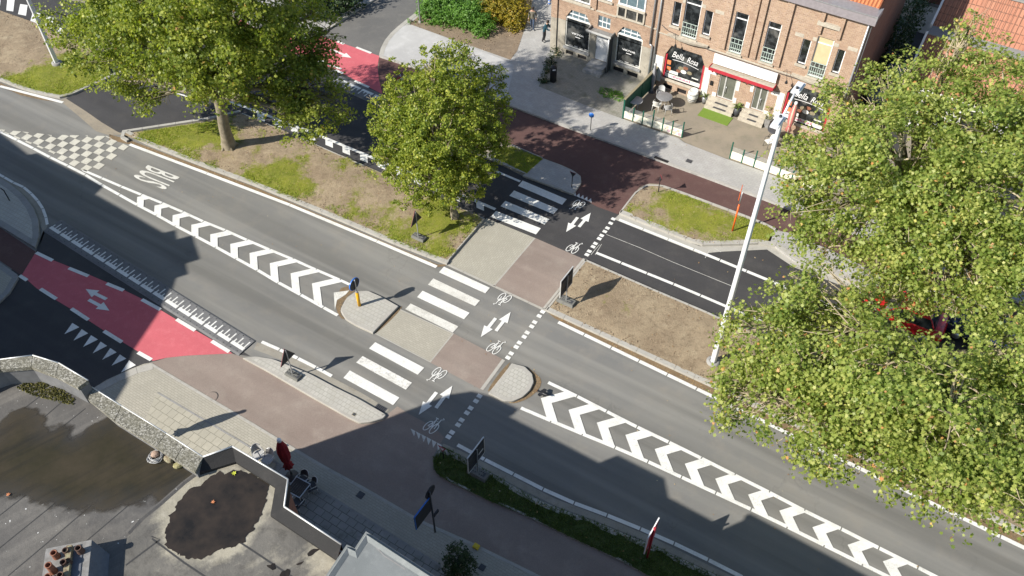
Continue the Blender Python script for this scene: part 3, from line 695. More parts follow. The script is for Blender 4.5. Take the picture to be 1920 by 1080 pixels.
line_cells('edge_line', [(1160, 412), (1320, 476), (1440, 525.5), (1600, 592), (1685, 626), (1725, 642), (1782, 667), (2100, 805)], .19, 1.5)
line_cells('edge_line', [(1480, 480), (1815, 564), (1905, 600), (2100, 680)], .16, 1.5)
line_cells('edge_line', [(430, 190), (480, 211), (547, 233), (575, 245), (640, 271), (690, 292), (760, 322), (892, 377), (929, 393)], .2, 6, .02)
line_cells('edge_line', [(880, 300), (900, 309), (960, 334), (976, 341)], .16, 3)
marks('boundary_blocks', [[(x, y), (x + 14, y + 5.5), (x + 14.5, y + 19), (x + .5, y + 13)] for x, y in [(482, 212), (514, 222), (545, 233), (577, 246), (610, 259), (642, 273), (675, 287), (708, 300), (742, 315), (776, 329), (810, 343), (848, 360), (893, 377)]], z=ZM + .004)
# dotted line along the cycle crossing
dots = [(1017.5, 585), (1011, 593), (1002.5, 604.5), (997, 612.5), (988.5, 624), (983, 632), (974, 643), (968, 651), (958.5, 663), (952.5, 671), (899, 743), (892.5, 752.5), (882.5, 765.5), (875.5, 774.5), (865.5, 788), (859, 797), (847.5, 811), (841, 819.5), (1150, 411), (1145, 419), (1139, 428), (1134, 434.5), (1128, 442), (1123.5, 448), (1116.5, 457), (1112, 463), (1105, 471.5), (1100.5, 478)]
mb = MB()
for x, y in dots:
    c = W2(x, y); a = RD * .12; b = XD * .10
    mb.sheet([c - a - b, c + a - b, c + a + b, c - a + b], ZM)
structure(mb.build('dotted_crossing_line', PAINT))
# dashes beside the red crossings
mb = MB()
def dash(a, b, w=.19):
    p, r = W2(*a), W2(*b); t = (r - p).normalized(); k = Vector((-t.y, t.x)) * w / 2
    mb.sheet([p - k, r - k, r + k, p + k], ZM)
for a, b in [((68, 474), (99, 489)), ((129, 503), (166, 518)), ((200, 532), (232, 545)), ((266, 562), (301, 581)), ((331, 599), (366, 620)), ((397, 640), (430, 660)), ((37, 517), (51, 526)), ((76, 542), (106, 561)), ((134, 579), (166, 600)), ((195, 621), (229, 642)), ((259, 661), (284, 675)), ((668, 89), (696, 100)), ((628, 131), (643, 138)), ((665, 152), (692, 164)), ((632, 78), (645, 83))]: dash(a, b)
structure(mb.build('crossing_dashes', PAINT))
marks('give_way_triangles', [[(136, 606), (149, 614), (121, 627)], [(153.5, 617.5), (165.5, 625.5), (138, 639)], [(171, 629), (184, 637), (156, 651)], [(189, 641), (201, 649), (174, 663)], [(207, 653), (219, 661), (192, 675)], [(225, 665), (237, 673), (209.5, 686)], [(242.5, 676), (255, 685), (227, 699)]])
marks('give_way_triangles', [[(1079 + 7.3 * i, 360 + 3.0 * i), (1073 + 7.3 * i, 365 + 3.0 * i), (1080 + 7.3 * i, 368.5 + 3.0 * i)] for i in range(5)])
marks('give_way_triangles', [[(770 + 9.9 * i, 804 + 5.2 * i), (779 + 9.9 * i, 809 + 5.2 * i), (776.5 + 8.9 * i, 818.5 + 5.4 * i)] for i in range(6)], PAINT_W)
def outline(pts, w):
    m2 = MB(); p = px(pts)
    for i in range(len(p)): m2.ribbon([p[i - 1], p[i]], w, ZM + .001 * i)
    return structure(m2.build('give_way_outline', PAINT))
outline([(320, 170), (347, 143), (375, 168)], .16)
line_cells('edge_line', [(276, 183), (312, 173), (340, 174), (362, 184)], .12, 1.6)
# arrows
mb = MB()
def arrow(tip, tail, hw=.25, hl=.72, sw=.085, m=0):
    a, b = W2(*tip), W2(*tail); t = (a - b).normalized(); k = Vector((-t.y, t.x)); c = a - t * hl
    mb.sheet([a, c + k * hw, c - k * hw], ZM + .004); mb.sheet([c + k * sw, c - k * sw, b - k * sw, b + k * sw], ZM + .004)
for tip, tail in (((957.5, 585.5), (930, 621)), ((901.5, 632.5), (929.5, 597)), ((848.5, 723.5), (817.5, 765.5)), ((785, 778.5), (818.5, 736)), ((1107.5, 399.5), (1085.5, 426)), ((1061.5, 435.5), (1083, 408))): arrow(tip, tail)
for tip, tail in (((161, 542.5), (200, 561.5)), ((205.5, 583), (166.5, 562.5)), ((659, 109), (618, 92)), ((590, 112), (640, 130))): arrow(tip, tail, .26, .7, .09)
structure(mb.build('arrow_markings', PAINT))
# bicycle symbols
def bicycle(cx, cy, flip):
    m2 = MB(); c = W2(cx, cy); ex = RD * (-1 if flip else 1); ey = XD * (-1 if flip else 1)
    f = lambda x, y: c + ex * (x * .62 + (y - .45) * .12) + ey * (y - .45) * 1.05
    for wx in (-.27, .27):
        m2.ribbon([f(wx + .20 * math.cos(a * .3927), .27 + .27 * math.sin(a * .3927)) for a in range(16)], .042, ZM + .006, closed=True)
    for i, ln in enumerate(([(-.27, .27), (-.10, .66), (.20, .66), (.02, .3), (-.27, .27)], [(.02, .3), (-.14, .76)], [(-.26, .78), (-.02, .78)], [(.27, .27), (.17, .80), (.34, .88), (.20, .92)])):
        m2.ribbon([f(*p) for p in ln], .042, ZM + .007 + .001 * i)
    return structure(m2.build('bicycle_marking', PAINT))
for x, y, fl in ((942, 563, True), (930.5, 650, False), (819, 704.5, True), (813.5, 796.5, False), (1082, 386, True), (1077, 464, False)): bicycle(x, y, fl)
# BUS lettering, read by traffic coming from the far end
mb = MB(); A, B, T, D = W2(277, 309.5), W2(248, 332), W2(338, 333), W2(309, 357)
put_text(mb, 'BUS', lambda a, b: (*(A.lerp(B, a)).lerp(T.lerp(D, a), b), ZM), bold=.012)
structure(mb.build('bus_lettering', PAINT_W))
# checkerboard at the start of the bus lane
Q = lambda x, y: W2(60 + x / 10, 240 + y / 10)
r_ = (Q(1490, 605) - Q(360, 158)) / 10; c_ = (Q(1832, 340) - Q(1255, 785)) / 5; b_ = Q(1255, 785)
clips = [px(c) for c in ([(-24, 236.5), (70, 250), (100, 253), (100, 294), (0, 246.5)], [(100, 253), (200, 255.5), (244, 276), (262, 300), (172, 325.5), (150, 317.5), (100, 294)])]
mb = MB()
for i in range(-34, 0):
    for j in range(-8, 26):
        if (i + j) % 2:
            for cl in clips:
                k = clip_convex([b_ + r_ * (i + e) + c_ * (j + h) for e, h in ((.01, .01), (.99, .01), (.99, .99), (.01, .99))], cl)
                if len(k) > 2 and abs(area2(k)) > .003: mb.sheet(k, ZM)
structure(mb.build('checkerboard_marking', CREAM))
# faint scratches and cracks of the dark road
mb = MB()
for a, b in (((1137, 440), (1200, 465)), ((1200, 465), (1262, 492)), ((1262, 492), (1380, 540)), ((1128, 458), (1116, 478)), ((1330, 470), (1322, 484)), ((1340, 466), (1352, 473)), ((1108, 478), (1124, 459))):
    p, r = W2(*a), W2(*b); mb.ribbon(resample([p, r], .5), .025, ZM - .002)
structure(mb.build('chalk_scratches', PAINT_W))
# ------------------------------------------------------------------ verges: earth, grass, litter
def tris_mesh(name, V, Fn, tint, mat, parent=None, nper=3, base=None):
    """many small separate faces as one mesh; V (n*nper,3), one polygon of nper corners each, tint per face"""
    V = np.asarray(V, dtype=np.float32)
    if base is not None: V = V - np.asarray(base, dtype=np.float32)
    n = len(V) // nper
    me = bpy.data.meshes.new(name)
    me.vertices.add(len(V)); me.vertices.foreach_set('co', V.ravel())
    me.loops.add(n * nper); me.loops.foreach_set('vertex_index', np.arange(n * nper, dtype=np.int32))
    me.polygons.add(n); me.polygons.foreach_set('loop_start', np.arange(0, n * nper, nper, dtype=np.int32))
    try: me.polygons.foreach_set('loop_total', np.full(n, nper, dtype=np.int32))
    except Exception: pass
    at = me.attributes.new('tint', 'FLOAT', 'FACE'); at.data.foreach_set('value', np.asarray(tint, dtype=np.float32))
    me.materials.append(mat); me.update(calc_edges=True); me.validate()
    o = bpy.data.objects.new(name, me); COL.objects.link(o)
    if parent is not None: o.parent = parent
    return o
def fbm(x, y, s, seed=0.0, o=3):
    return noise.fractal(Vector((x * s + seed, y * s - seed, seed * 1.7)), 1.0, 2.0, o)
def verge(pts, blobs, cell=.3, z=.13, base=-.35, amp=.055, mound=.05, zpix=.13, mat=None):
    """an earth bed: relief from a real height field, grass patches where blobs (px, py, radius m, weight) lie"""
    poly = ccw(px(pts, zpix)); bl = [(W2(x, y, zpix), r, w) for x, y, r, w in blobs]
    def g(x, y):
        v = base + .8 * fbm(x, y, .6, 3.1, 5)
        for c, r, w in bl:
            d = math.hypot(x - c.x, y - c.y) / r
            if d < 2.2: v += .9 * w * math.exp(-d * d)
        return v
    vs = []; n = len(poly); bd = []
    for i in range(n):
        a, b = poly[i], poly[(i + 1) % n]; k = max(1, int((b - a).length / cell))
        bd += [a.lerp(b, j / k) for j in range(k)]
    vs = list(bd); m = len(bd)
    x0, x1 = min(p.x for p in poly), max(p.x for p in poly); y0, y1 = min(p.y for p in poly), max(p.y for p in poly)
    def edge_d(p):
        best = 9
        for i in range(n):
            a, b = poly[i], poly[(i + 1) % n]; e = b - a; t = max(0, min(1, (p - a).dot(e) / e.length_squared)); best = min(best, (a + e * t - p).length)
        return best
    ed = [0.0] * m; y = y0
    while y < y1:
        x = x0
        while x < x1:
            p = Vector((x + R.uniform(-.3, .3) * cell, y + R.uniform(-.3, .3) * cell))
            if inside(p, poly):
                d = edge_d(p)
                if d > cell * .5: vs.append(p); ed.append(d)
            x += cell
        y += cell
    res = delaunay_2d_cdt(vs, [], [list(range(m))], 1, 1e-4)
    V2, Fc = res[0], res[2]
    mb = MB(); gr = []
    for i, p in enumerate(V2):
        d = edge_d(p); k = min(1, d / .6)
        h = z + k * (mound * min(1, d / 1.5) + amp * fbm(p.x, p.y, 1.1, 9.2, 4) + amp * .6 * fbm(p.x, p.y, 4.5, 1.2, 2))
        mb.v.append((p.x, p.y, h)); gr.append(g(p.x, p.y))
    for f in Fc: mb.f.append(tuple(f)); mb.m.append(0); mb.s.append(True)
    o = structure(mb.build('verge', mat or SOIL))
    at = o.data.attributes.new('grass', 'FLOAT', 'POINT'); at.data.foreach_set('value', np.array(gr, dtype=np.float32))
    H3 = lambda x, y: z + mound * .5 + amp * .4 * fbm(x, y, 1.1, 9.2, 4)
    return poly, g, H3
def scatter_in(poly, per_m2, cond=None):
    A = abs(area2(poly)); x0, x1 = min(p.x for p in poly), max(p.x for p in poly); y0, y1 = min(p.y for p in poly), max(p.y for p in poly)
    out = []
    for _ in range(int((x1 - x0) * (y1 - y0) * per_m2)):
        x, y = R.uniform(x0, x1), R.uniform(y0, y1)
        if inside((x, y), poly) and (cond is None or cond(x, y)): out.append((x, y))
    return out
GB = []; GT = []          # grass blades
CB = []; CT = []          # earth clods (4-corner faces)
LB = []; LT = []          # fallen leaves
def add_grass(poly, g, H3, per_m2=90, h=(.05, .13), thr=.42, tone=0.0):
    for x, y in scatter_in(poly, per_m2, lambda x, y: g(x, y) + .8 * fbm(x, y, 1.3, 5.5, 5) > thr + R.uniform(-.1, .25)):
        z = H3(x, y) - .03; t = R.random() * .55 + .25 * (fbm(x, y, .8, 2.2) + .5) + tone
        for _ in range(4):
            a = R.uniform(0, 6.283); hh = R.uniform(*h); l = R.uniform(.2, 1.0) * hh; w = R.uniform(.008, .02)
            bx, by = x + R.uniform(-.05, .05), y + R.uniform(-.05, .05); ca, sa = math.cos(a), math.sin(a)
            GB.extend([(bx - sa * w, by + ca * w, z), (bx + sa * w, by - ca * w, z), (bx + ca * l, by + sa * l, z + hh)]); GT.append(min(1, max(0, t + R.uniform(-.15, .15))))
def add_clods(poly, g, H3, per_m2=34, s=(.015, .055)):
    for x, y in scatter_in(poly, per_m2, lambda x, y: g(x, y) < .45 and fbm(x, y, 1.5, 7.7) > -.15):
        r = R.uniform(*s); z = H3(x, y); t = R.random(); a = R.uniform(0, 6.28)
        b = [(x + math.cos(a + k * 2.094) * r * R.uniform(.7, 1.3), y + math.sin(a + k * 2.094) * r * R.uniform(.7, 1.3), z - .02) for k in range(3)]
        top = (x + R.uniform(-.3, .3) * r, y + R.uniform(-.3, .3) * r, z + r * R.uniform(.5, 1.1))
        for k in range(3): CB.extend([b[k], b[(k + 1) % 3], top]); CT.append(t)
def add_litter(x, y, z, r, t):
    a = R.uniform(0, 6.28); tilt = R.uniform(-.4, .4)
    for k in range(4):
        b = a + k * 1.5708; rr = r * (1, .55)[k % 2]
        LB.append((x + math.cos(b) * rr, y + math.sin(b) * rr, z + .004 + (r * abs(tilt) if k == 0 else 0)))
    LT.append(t)
def litter_in(poly, per_m2, z, r=(.02, .05), cond=None, t=(0, 1)):
    for x, y in scatter_in(poly, per_m2, cond): add_litter(x, y, z, R.uniform(*r), R.uniform(*t))

v1 = verge([(228, 251), (392, 228), (450, 214), (485, 224), (590, 271), (655, 297), (760, 345), (909, 410), (838, 491), (740, 454), (640, 411), (560, 378), (480, 345.5), (380, 308), (270, 267)],
           [(330, 250, 2.6, 1.0), (380, 245, 2.4, 1.0), (420, 248, 1.4, .5), (480, 318, 1.6, .75), (540, 342, 1.8, 1.0), (505, 330, 1.6, .8), (575, 360, 1.2, .8), (650, 395, 1.2, .8), (700, 425, 1.5, .95), (750, 440, 1.3, .8), (800, 462, 1.0, .55), (780, 425, 1.7, .75), (830, 440, 1.5, .55), (850, 400, 1.6, .8), (890, 410, 1.0, .6), (600, 285, 1.2, .6), (650, 302, 1.3, .6), (700, 325, 1.2, .6), (720, 330, 1.0, .5), (845, 470, .8, .6), (300, 255, 1.2, .6), (440, 268, 1.2, .5), (820, 395, 1.2, .7)])
v2 = verge([(1099, 489), (1120, 496), (1167, 519), (1217, 541), (1285, 570), (1335, 591), (1640, 738), (1920, 872), (2300, 1050), (2300, 1178), (1920, 997), (1640, 865), (1340, 723), (1030, 578)],
           [(1190, 525, .9, .5), (1260, 570, .8, .4), (1345, 690, 1.0, .55), (1300, 705, .7, .4), (1110, 500, .8, .4), (1080, 575, .5, .3), (1500, 780, 1.5, .3)], base=-.42)
v3 = verge([(1163, 400), (1190, 366), (1203, 354), (1220, 348), (1236, 349), (1285, 366), (1438, 424), (1450, 432), (1440, 452), (1400, 455), (1312, 456)],
           [(1180, 396, .6, .9), (1250, 372, 1.6, .6), (1310, 400, 1.6, .6), (1350, 420, 1.7, .6), (1400, 430, 1.6, .75), (1420, 440, 1.3, .6), (1300, 430, 1.6, .4), (1270, 395, 1.4, .5), (1210, 395, 1.2, .35), (1440, 440, 1.0, .7)], base=-.12)
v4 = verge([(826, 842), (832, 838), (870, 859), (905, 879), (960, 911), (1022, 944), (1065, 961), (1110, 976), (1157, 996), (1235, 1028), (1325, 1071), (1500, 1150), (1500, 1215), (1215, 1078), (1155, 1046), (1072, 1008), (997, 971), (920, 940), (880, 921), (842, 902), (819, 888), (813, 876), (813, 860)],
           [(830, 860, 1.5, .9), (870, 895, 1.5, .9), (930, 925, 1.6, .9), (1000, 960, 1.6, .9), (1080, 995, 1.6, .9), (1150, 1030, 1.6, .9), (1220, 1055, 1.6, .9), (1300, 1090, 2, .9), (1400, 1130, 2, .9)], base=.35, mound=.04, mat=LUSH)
v5 = verge([(-80, -10), (-10, 16), (70, 44), (130, 75), (200, 105), (207, 143), (120, 181), (75, 172), (37, 162), (0, 147), (-80, 120)],
           [(60, 160, 2.0, 1.0), (110, 150, 2.2, 1.0), (160, 150, 2.2, 1.0), (185, 140, 2.0, 1.0), (150, 125, 2.2, 1.0), (20, 150, 1.2, .8), (90, 168, 1.5, 1.0)], base=-.40)
v6 = verge([(928, 296), (945, 280), (958, 274), (1017, 298), (988, 325)], [(940, 295, 1.5, .8), (975, 300, 1.5, .7), (985, 312, 1.0, .6)], base=.15)
for (po, gg, hh), d, hgt in ((v1, 190, (.04, .11)), (v2, 90, (.03, .08)), (v3, 170, (.03, .09)), (v4, 240, (.05, .14)), (v5, 130, (.05, .13)), (v6, 150, (.05, .12))):
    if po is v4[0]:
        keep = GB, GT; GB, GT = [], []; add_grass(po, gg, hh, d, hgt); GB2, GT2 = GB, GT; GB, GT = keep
    else: add_grass(po, gg, hh, d, hgt)
    add_clods(po, gg, hh)
    litter_in(po, 1.6, .2, (.02, .05))
for bed in ([(768, 45), (815, 4), (988, 40), (970, 95), (957, 112), (895, 90)],): add_clods(px(bed, .13), lambda x, y: 0, lambda x, y: .13, 10, (.03, .08))
stuff(tris_mesh('grass', GB, None, GT, GRASS_M)); stuff(tris_mesh('grass', GB2, None, GT2, SHADE_GRASS_M)); stuff(tris_mesh('earth_clods', CB, None, CT, CLOD_M))
# kerbs along the verges
kerbs('kerb', [(235, 250), (275, 270.5), (380, 312), (480, 349), (560, 382), (640, 415), (740, 458), (838, 496)], .24, .14, 1.0)
kerbs('kerb', [(838, 496), (926, 537), (1024, 583)], .12, .012, 1.0)
kerbs('kerb', [(1024, 583), (1340, 728), (1640, 870), (1920, 1005), (2300, 1190)], .24, .14, 1.0)
kerbs('kerb', [(452, 211), (392, 225), (300, 239), (222, 251), (243, 263)], -.2, .14, 1.0)
kerbs('kerb', [(455, 213), (590, 271), (760, 345), (909, 411)], -.08, .13, 1.0)
kerbs('kerb', [(909, 411), (838, 493)], -.06, .135, 2.0)
kerbs('kerb', [(1096, 487), (1167, 518), (1217, 540), (1335, 590), (1640, 737), (1920, 871), (2300, 1050)], -.12, .14, 1.0)
kerbs('kerb', [(1098, 487), (1023, 582)], .10, .14, 1.0)
kerbs('kerb', [(1161, 401), (1312, 461), (1400, 459), (1442, 456), (1490, 489), (1640, 548), (2100, 765)], .30, .14, 1.0)
kerbs('kerb', [(1161, 400), (1188, 364), (1200, 352), (1218, 345.5), (1236, 346), (1285, 363), (1440, 421), (1455, 430)], -.09, .14, 1.0, sm=1)
kerbs('kerb', [(827, 840), (870, 860), (905, 880), (960, 912), (1022, 945), (1065, 962), (1110, 977), (1157, 997), (1235, 1029), (1325, 1072), (1500, 1152)], -.22, .135, 1.0)
kerbs('kerb', [(826, 840), (812, 858), (812, 877), (819, 889), (842, 903), (880, 922), (997, 972.5), (1072, 1010), (1155, 1047), (1215, 1080), (1500, 1218)], .08, .13, 1.0, sm=1)
kerbs('kerb', [(-80, 124), (0, 151), (37, 166), (75, 177), (120, 185), (207, 146), (260, 122)], .22, .14, .9)
kerbs('kerb', [(898, 291), (985, 327)], .26, .13, 1.0)
kerbs('kerb', [(960, 272), (1018, 297)], -.06, .13, 1.0)
# litter: along gutters, under the trees, on the paving
for poly, d in (([(244, 265), (480, 353), (820, 497), (820, 501), (480, 358), (243, 271)], 45), ([(1030, 588), (1340, 731), (1920, 1008), (1920, 1022), (1322, 735), (1040, 597)], 45),
                ([(638, 545), (655, 545), (640, 590), (630, 590)], 40), ([(1000, 690), (1018, 712), (1010, 735), (960, 757), (995, 735)], 50)):
    litter_in(px(poly), d, .01, (.015, .05), None, (.15, .9))
litter_in(px([(0, 240), (480, 360), (1040, 600), (1920, 1030), (1920, 1080), (1500, 1080), (960, 800), (480, 500), (0, 300)]), .28, ZM + .002, (.02, .05), None, (.2, 1))
litter_in(px([(960, 120), (1500, 300), (1450, 380), (960, 200)]), .25, .13, (.02, .06), None, (.2, 1))
litter_in(px([(1100, 480), (1480, 480), (1600, 700), (1300, 570)]), .5, .012, (.03, .06), None, (.3, 1))
stuff(tris_mesh('fallen_leaves', LB, None, LT, LITTER_M, nper=4))

# ------------------------------------------------------------------ trees and shrubs
PLANE = np.array([(0, -.5), (.18, -.22), (.5, -.2), (.30, .05), (.36, .34), (.12, .24), (0, .58), (-.12, .24), (-.36, .34), (-.30, .05), (-.5, -.2), (-.18, -.22)])
OVAL = np.array([(0, -.5), (.26, -.2), (.3, .12), (0, .55), (-.3, .12), (-.26, -.2)])
def leaves(P, size, up, shape, tint, fold=.12, out=None):
    """P (n,3) leaf places; every leaf is a small lobed face turned partly upward, partly outward"""
    n = len(P); k = len(shape)
    nr = NR.normal(size=(n, 3)); nr /= np.linalg.norm(nr, axis=1)[:, None]
    nr = nr * .75 + np.array([0, 0, up]) + (out * .55 if out is not None else 0)
    nr /= np.linalg.norm(nr, axis=1)[:, None]
    t = NR.normal(size=(n, 3)); t -= nr * (t * nr).sum(1)[:, None]; t /= np.linalg.norm(t, axis=1)[:, None]
    b = np.cross(nr, t); s = NR.uniform(*size, size=n)[:, None, None]
    sx = shape[None, :, 0, None]; sy = shape[None, :, 1, None]
    dz = (np.abs(sx) * fold * 2 - fold * .5)
    V = P[:, None, :] + (t[:, None, :] * sx + b[:, None, :] * sy + nr[:, None, :] * dz) * s
    return V.reshape(-1, 3)
def n3(P, s, seed):
    return np.array([noise.noise(Vector((p[0] * s + seed, p[1] * s - seed, p[2] * s))) for p in P])
def crown_points(lobes, per_m3, hollow=.45, hole_s=.55, hole=-.25, seed=1.0, clump=12, cr=.42, flat=.7):
    """places of leaves: clumps of leaves gathered in the outer part of each lobe, holes left where a slow noise is low"""
    out = []; nrm = []
    for (c, r, rz) in lobes:
        vol = 4.19 * r * r * rz; nC = max(8, int(vol * per_m3 / clump))
        d = NR.normal(size=(nC, 3)); d /= np.linalg.norm(d, axis=1)[:, None]
        rad = hollow + (1.02 - hollow) * NR.random(nC) ** .55
        C = np.array(c) + d * rad[:, None] * np.array([r, r, rz]) * (1 + .16 * NR.normal(size=nC))[:, None].clip(.75, 1.25)
        keep = n3(C, hole_s, seed) > hole
        C = C[keep]; d = d[keep]
        k = NR.integers(int(clump * .6), int(clump * 1.4), size=len(C))
        idx = np.repeat(np.arange(len(C)), k)
        e = NR.normal(size=(len(idx), 3)); e /= np.linalg.norm(e, axis=1)[:, None]; e *= NR.random(len(idx))[:, None] ** (1 / 2.4)
        sz = NR.uniform(.7, 1.3, size=len(C))[idx][:, None]
        out.append(C[idx] + e * sz * np.array([cr, cr, cr * flat]) - np.array([0, 0, .12]) * (e[:, :2] ** 2).sum(1)[:, None] * cr); nrm.append(d[idx])
    return np.concatenate(out), np.concatenate(nrm)
def limb(mb, a, b, r0, r1, bend=.12, n=6, k=8, m=0):
    a, b = Vector(a), Vector(b); L = (b - a).length; side = Vector((R.uniform(-1, 1), R.uniform(-1, 1), R.uniform(.2, 1))).normalized()
    pts = [a.lerp(b, i / n) + side * math.sin(i / n * math.pi) * L * bend + Vector((R.uniform(-1, 1), R.uniform(-1, 1), R.uniform(-1, 1))) * L * .012 for i in range(n + 1)]
    pts[0] = a; mb.tube(pts, [r0 + (r1 - r0) * i / n for i in range(n + 1)], k, m)
    return pts
def tree(label, base, fork, lobes, leaf_mat, shape, per_m3, size, r=.34, twigs=90, bark=None, hollow=.45, hole=-.25, hole_s=.55, seed=1.0, up=.55, clump=12, cr=.42, twig_out=1.0, group=None, flat=.7, twig_mat=None):
    base = Vector(base); root = thing('tree', label, 'tree', base, 0, group); bark = bark or BARK
    mb = MB(); fk = Vector(fork)
    h = (fk - base).length
    path = [base + Vector((0, 0, -.1))] + [base.lerp(fk, i / 5) + Vector((R.uniform(-.05, .05), R.uniform(-.05, .05), 0)) * (i > 0) for i in range(6)]
    mb.tube(path, [r * 1.55, r * 1.4, r * 1.08, r * .98, r * .93, r * .88, r * .85], 14)
    for a in range(5):
        an = a * 1.257 + .3; q = base + Vector((math.cos(an), math.sin(an), 0)) * r * 1.9
        mb.tube([q + Vector((0, 0, -.08)), base + Vector((math.cos(an), math.sin(an), 0)) * r * 1.0 + Vector((0, 0, .22)), base + Vector((0, 0, .8))], [r * .2, r * .35, r * .4], 6)
    tips = []
    for (c, lr, lz) in lobes:
        cc = Vector(c); st = fk - Vector((0, 0, R.uniform(0, .12) * h))
        p = limb(mb, st, cc, r * R.uniform(.38, .55), r * .16, .10)
        tips.append((cc, lr, lz, p))
    mb.build('trunk', bark, root, world=True)
    tw = MB()
    for _ in range(twigs):
        cc, lr, lz, p = R.choice(tips); st = p[R.randint(2, len(p) - 1)]
        d = Vector((R.gauss(0, 1), R.gauss(0, 1), R.gauss(.15, .9))).normalized()
        e = cc + Vector((d.x * lr, d.y * lr, d.z * lz)) * R.uniform(.5, twig_out * .85)
        q = limb(tw, st, e, .05, .012, .10, 4, 5)
        for _ in range(2):
            s0 = q[R.randint(2, 4)]; d2 = (e - st).normalized() + Vector((R.gauss(0, .8), R.gauss(0, .8), R.gauss(0, .6)))
            limb(tw, s0, s0 + d2.normalized() * R.uniform(.3, .8), .02, .007, .1, 3, 4)
    tw.build('branches', twig_mat or TWIG, root, world=True)
    P, D = crown_points(lobes, per_m3, hollow, hole_s, hole, seed, clump, cr, flat)
    P[:, 2] = np.maximum(P[:, 2], .9)
    ti = (.42 + .22 * n3(P, .9, seed + 4) + NR.normal(size=len(P)) * .17).clip(0, .95)
    odd = NR.random(len(P)) < .012; ti[odd] = NR.uniform(.95, 1.0, size=odd.sum())
    V = leaves(P, size, up, shape, ti, out=D)
    tris_mesh('crown', V, None, ti, leaf_mat, root, len(shape), base=tuple(base))
    return root
def lobe(x, y, z, r, rz=None): return (tuple(W(x, y, z)), r, rz or r)
# lime tree in the middle of the verge
tb = W(853, 408, .13)
tree('compact round lime tree on the verge between the two zebra crossings, pale trunk', tb, tb + Vector((-.1, .1, 2.2)),
     [lobe(832, 250, 5.6, 2.6, 3.0), lobe(765, 250, 4.6, 1.9), lobe(890, 215, 5.6, 1.9), lobe(850, 145, 7.6, 1.7), lobe(775, 180, 6.2, 1.7), lobe(900, 280, 4.2, 1.6), lobe(800, 335, 3.2, 1.7), lobe(735, 300, 3.6, 1.2), lobe(870, 340, 2.9, 1.3), lobe(812, 112, 8.6, .8), lobe(868, 112, 8.4, .8), lobe(925, 205, 5.6, 1.0), lobe(725, 215, 5.2, 1.1), lobe(920, 150, 6.6, .9)],
     LEAF_LIME, OVAL, 340, (.07, .17), .17, 110, hollow=.5, hole=-.28, hole_s=1.25, seed=3.3, up=.35, clump=34, cr=.26, flat=.6)
# big plane tree, upper corner
tb = W(430, 275, .13)
tree('tall spreading plane tree with drooping limbs and a bare leaning trunk on the grassy verge', tb, W(405, 172, 4.6),
     [lobe(400, 90, 8.0, 3.2, 2.6), lobe(270, 60, 7.6, 2.6, 2.2), lobe(190, 60, 6.2, 2.1, 1.7), lobe(130, 35, 5.6, 1.5, 1.2), lobe(240, 125, 4.8, 1.8, 1.4), lobe(285, 165, 3.6, 1.3, 1.2), lobe(270, 195, 2.9, .85, .9), lobe(225, 150, 3.8, 1.1, 1.0), lobe(160, 85, 5.2, 1.6, 1.2), lobe(310, 140, 5, 1.3, 1.1), lobe(345, 130, 6.6, 1.6, 1.4), lobe(385, 150, 5.2, 1.2, 1.0), lobe(510, 100, 6.8, 2.5, 2.0), lobe(580, 165, 5.0, 1.9, 1.6), lobe(600, 220, 4.0, 1.3, 1.2), lobe(555, 225, 3.8, 1.2, 1.0), lobe(625, 190, 4.4, 1.0, 1.0), lobe(530, 190, 4.6, 1.9, 1.4), lobe(470, 150, 5.6, 1.5, 1.2), lobe(430, 140, 6.0, 1.4, 1.2), lobe(620, 60, 7.0, 1.0, .8), lobe(600, 95, 6.0, 1.2, 1.0), lobe(545, 60, 7.6, 1.9, 1.6), lobe(330, 20, 9.6, 2.9, 2.2), lobe(460, 15, 10.2, 3.0, 2.4), lobe(230, 10, 8.8, 2.4, 2.0), lobe(580, 25, 8.6, 1.6, 1.3), lobe(380, -60, 12.2, 3.2, 2.5), lobe(280, -50, 11, 2.6, 2), lobe(470, -70, 12.5, 2.6, 2.2), lobe(420, -170, 14.6, 2.6, 2.0), lobe(330, -150, 14.0, 2.4, 1.8), lobe(520, -120, 13.2, 2.0, 1.6), lobe(160, 105, 5.0, 1.2, .9)],
     LEAF_PLANE_D, PLANE, 150, (.08, .22), .33, 190, hollow=.45, hole=-.14, hole_s=.75, seed=8.1, up=.4, clump=44, cr=.62, flat=.42, twig_mat=BARK_D)
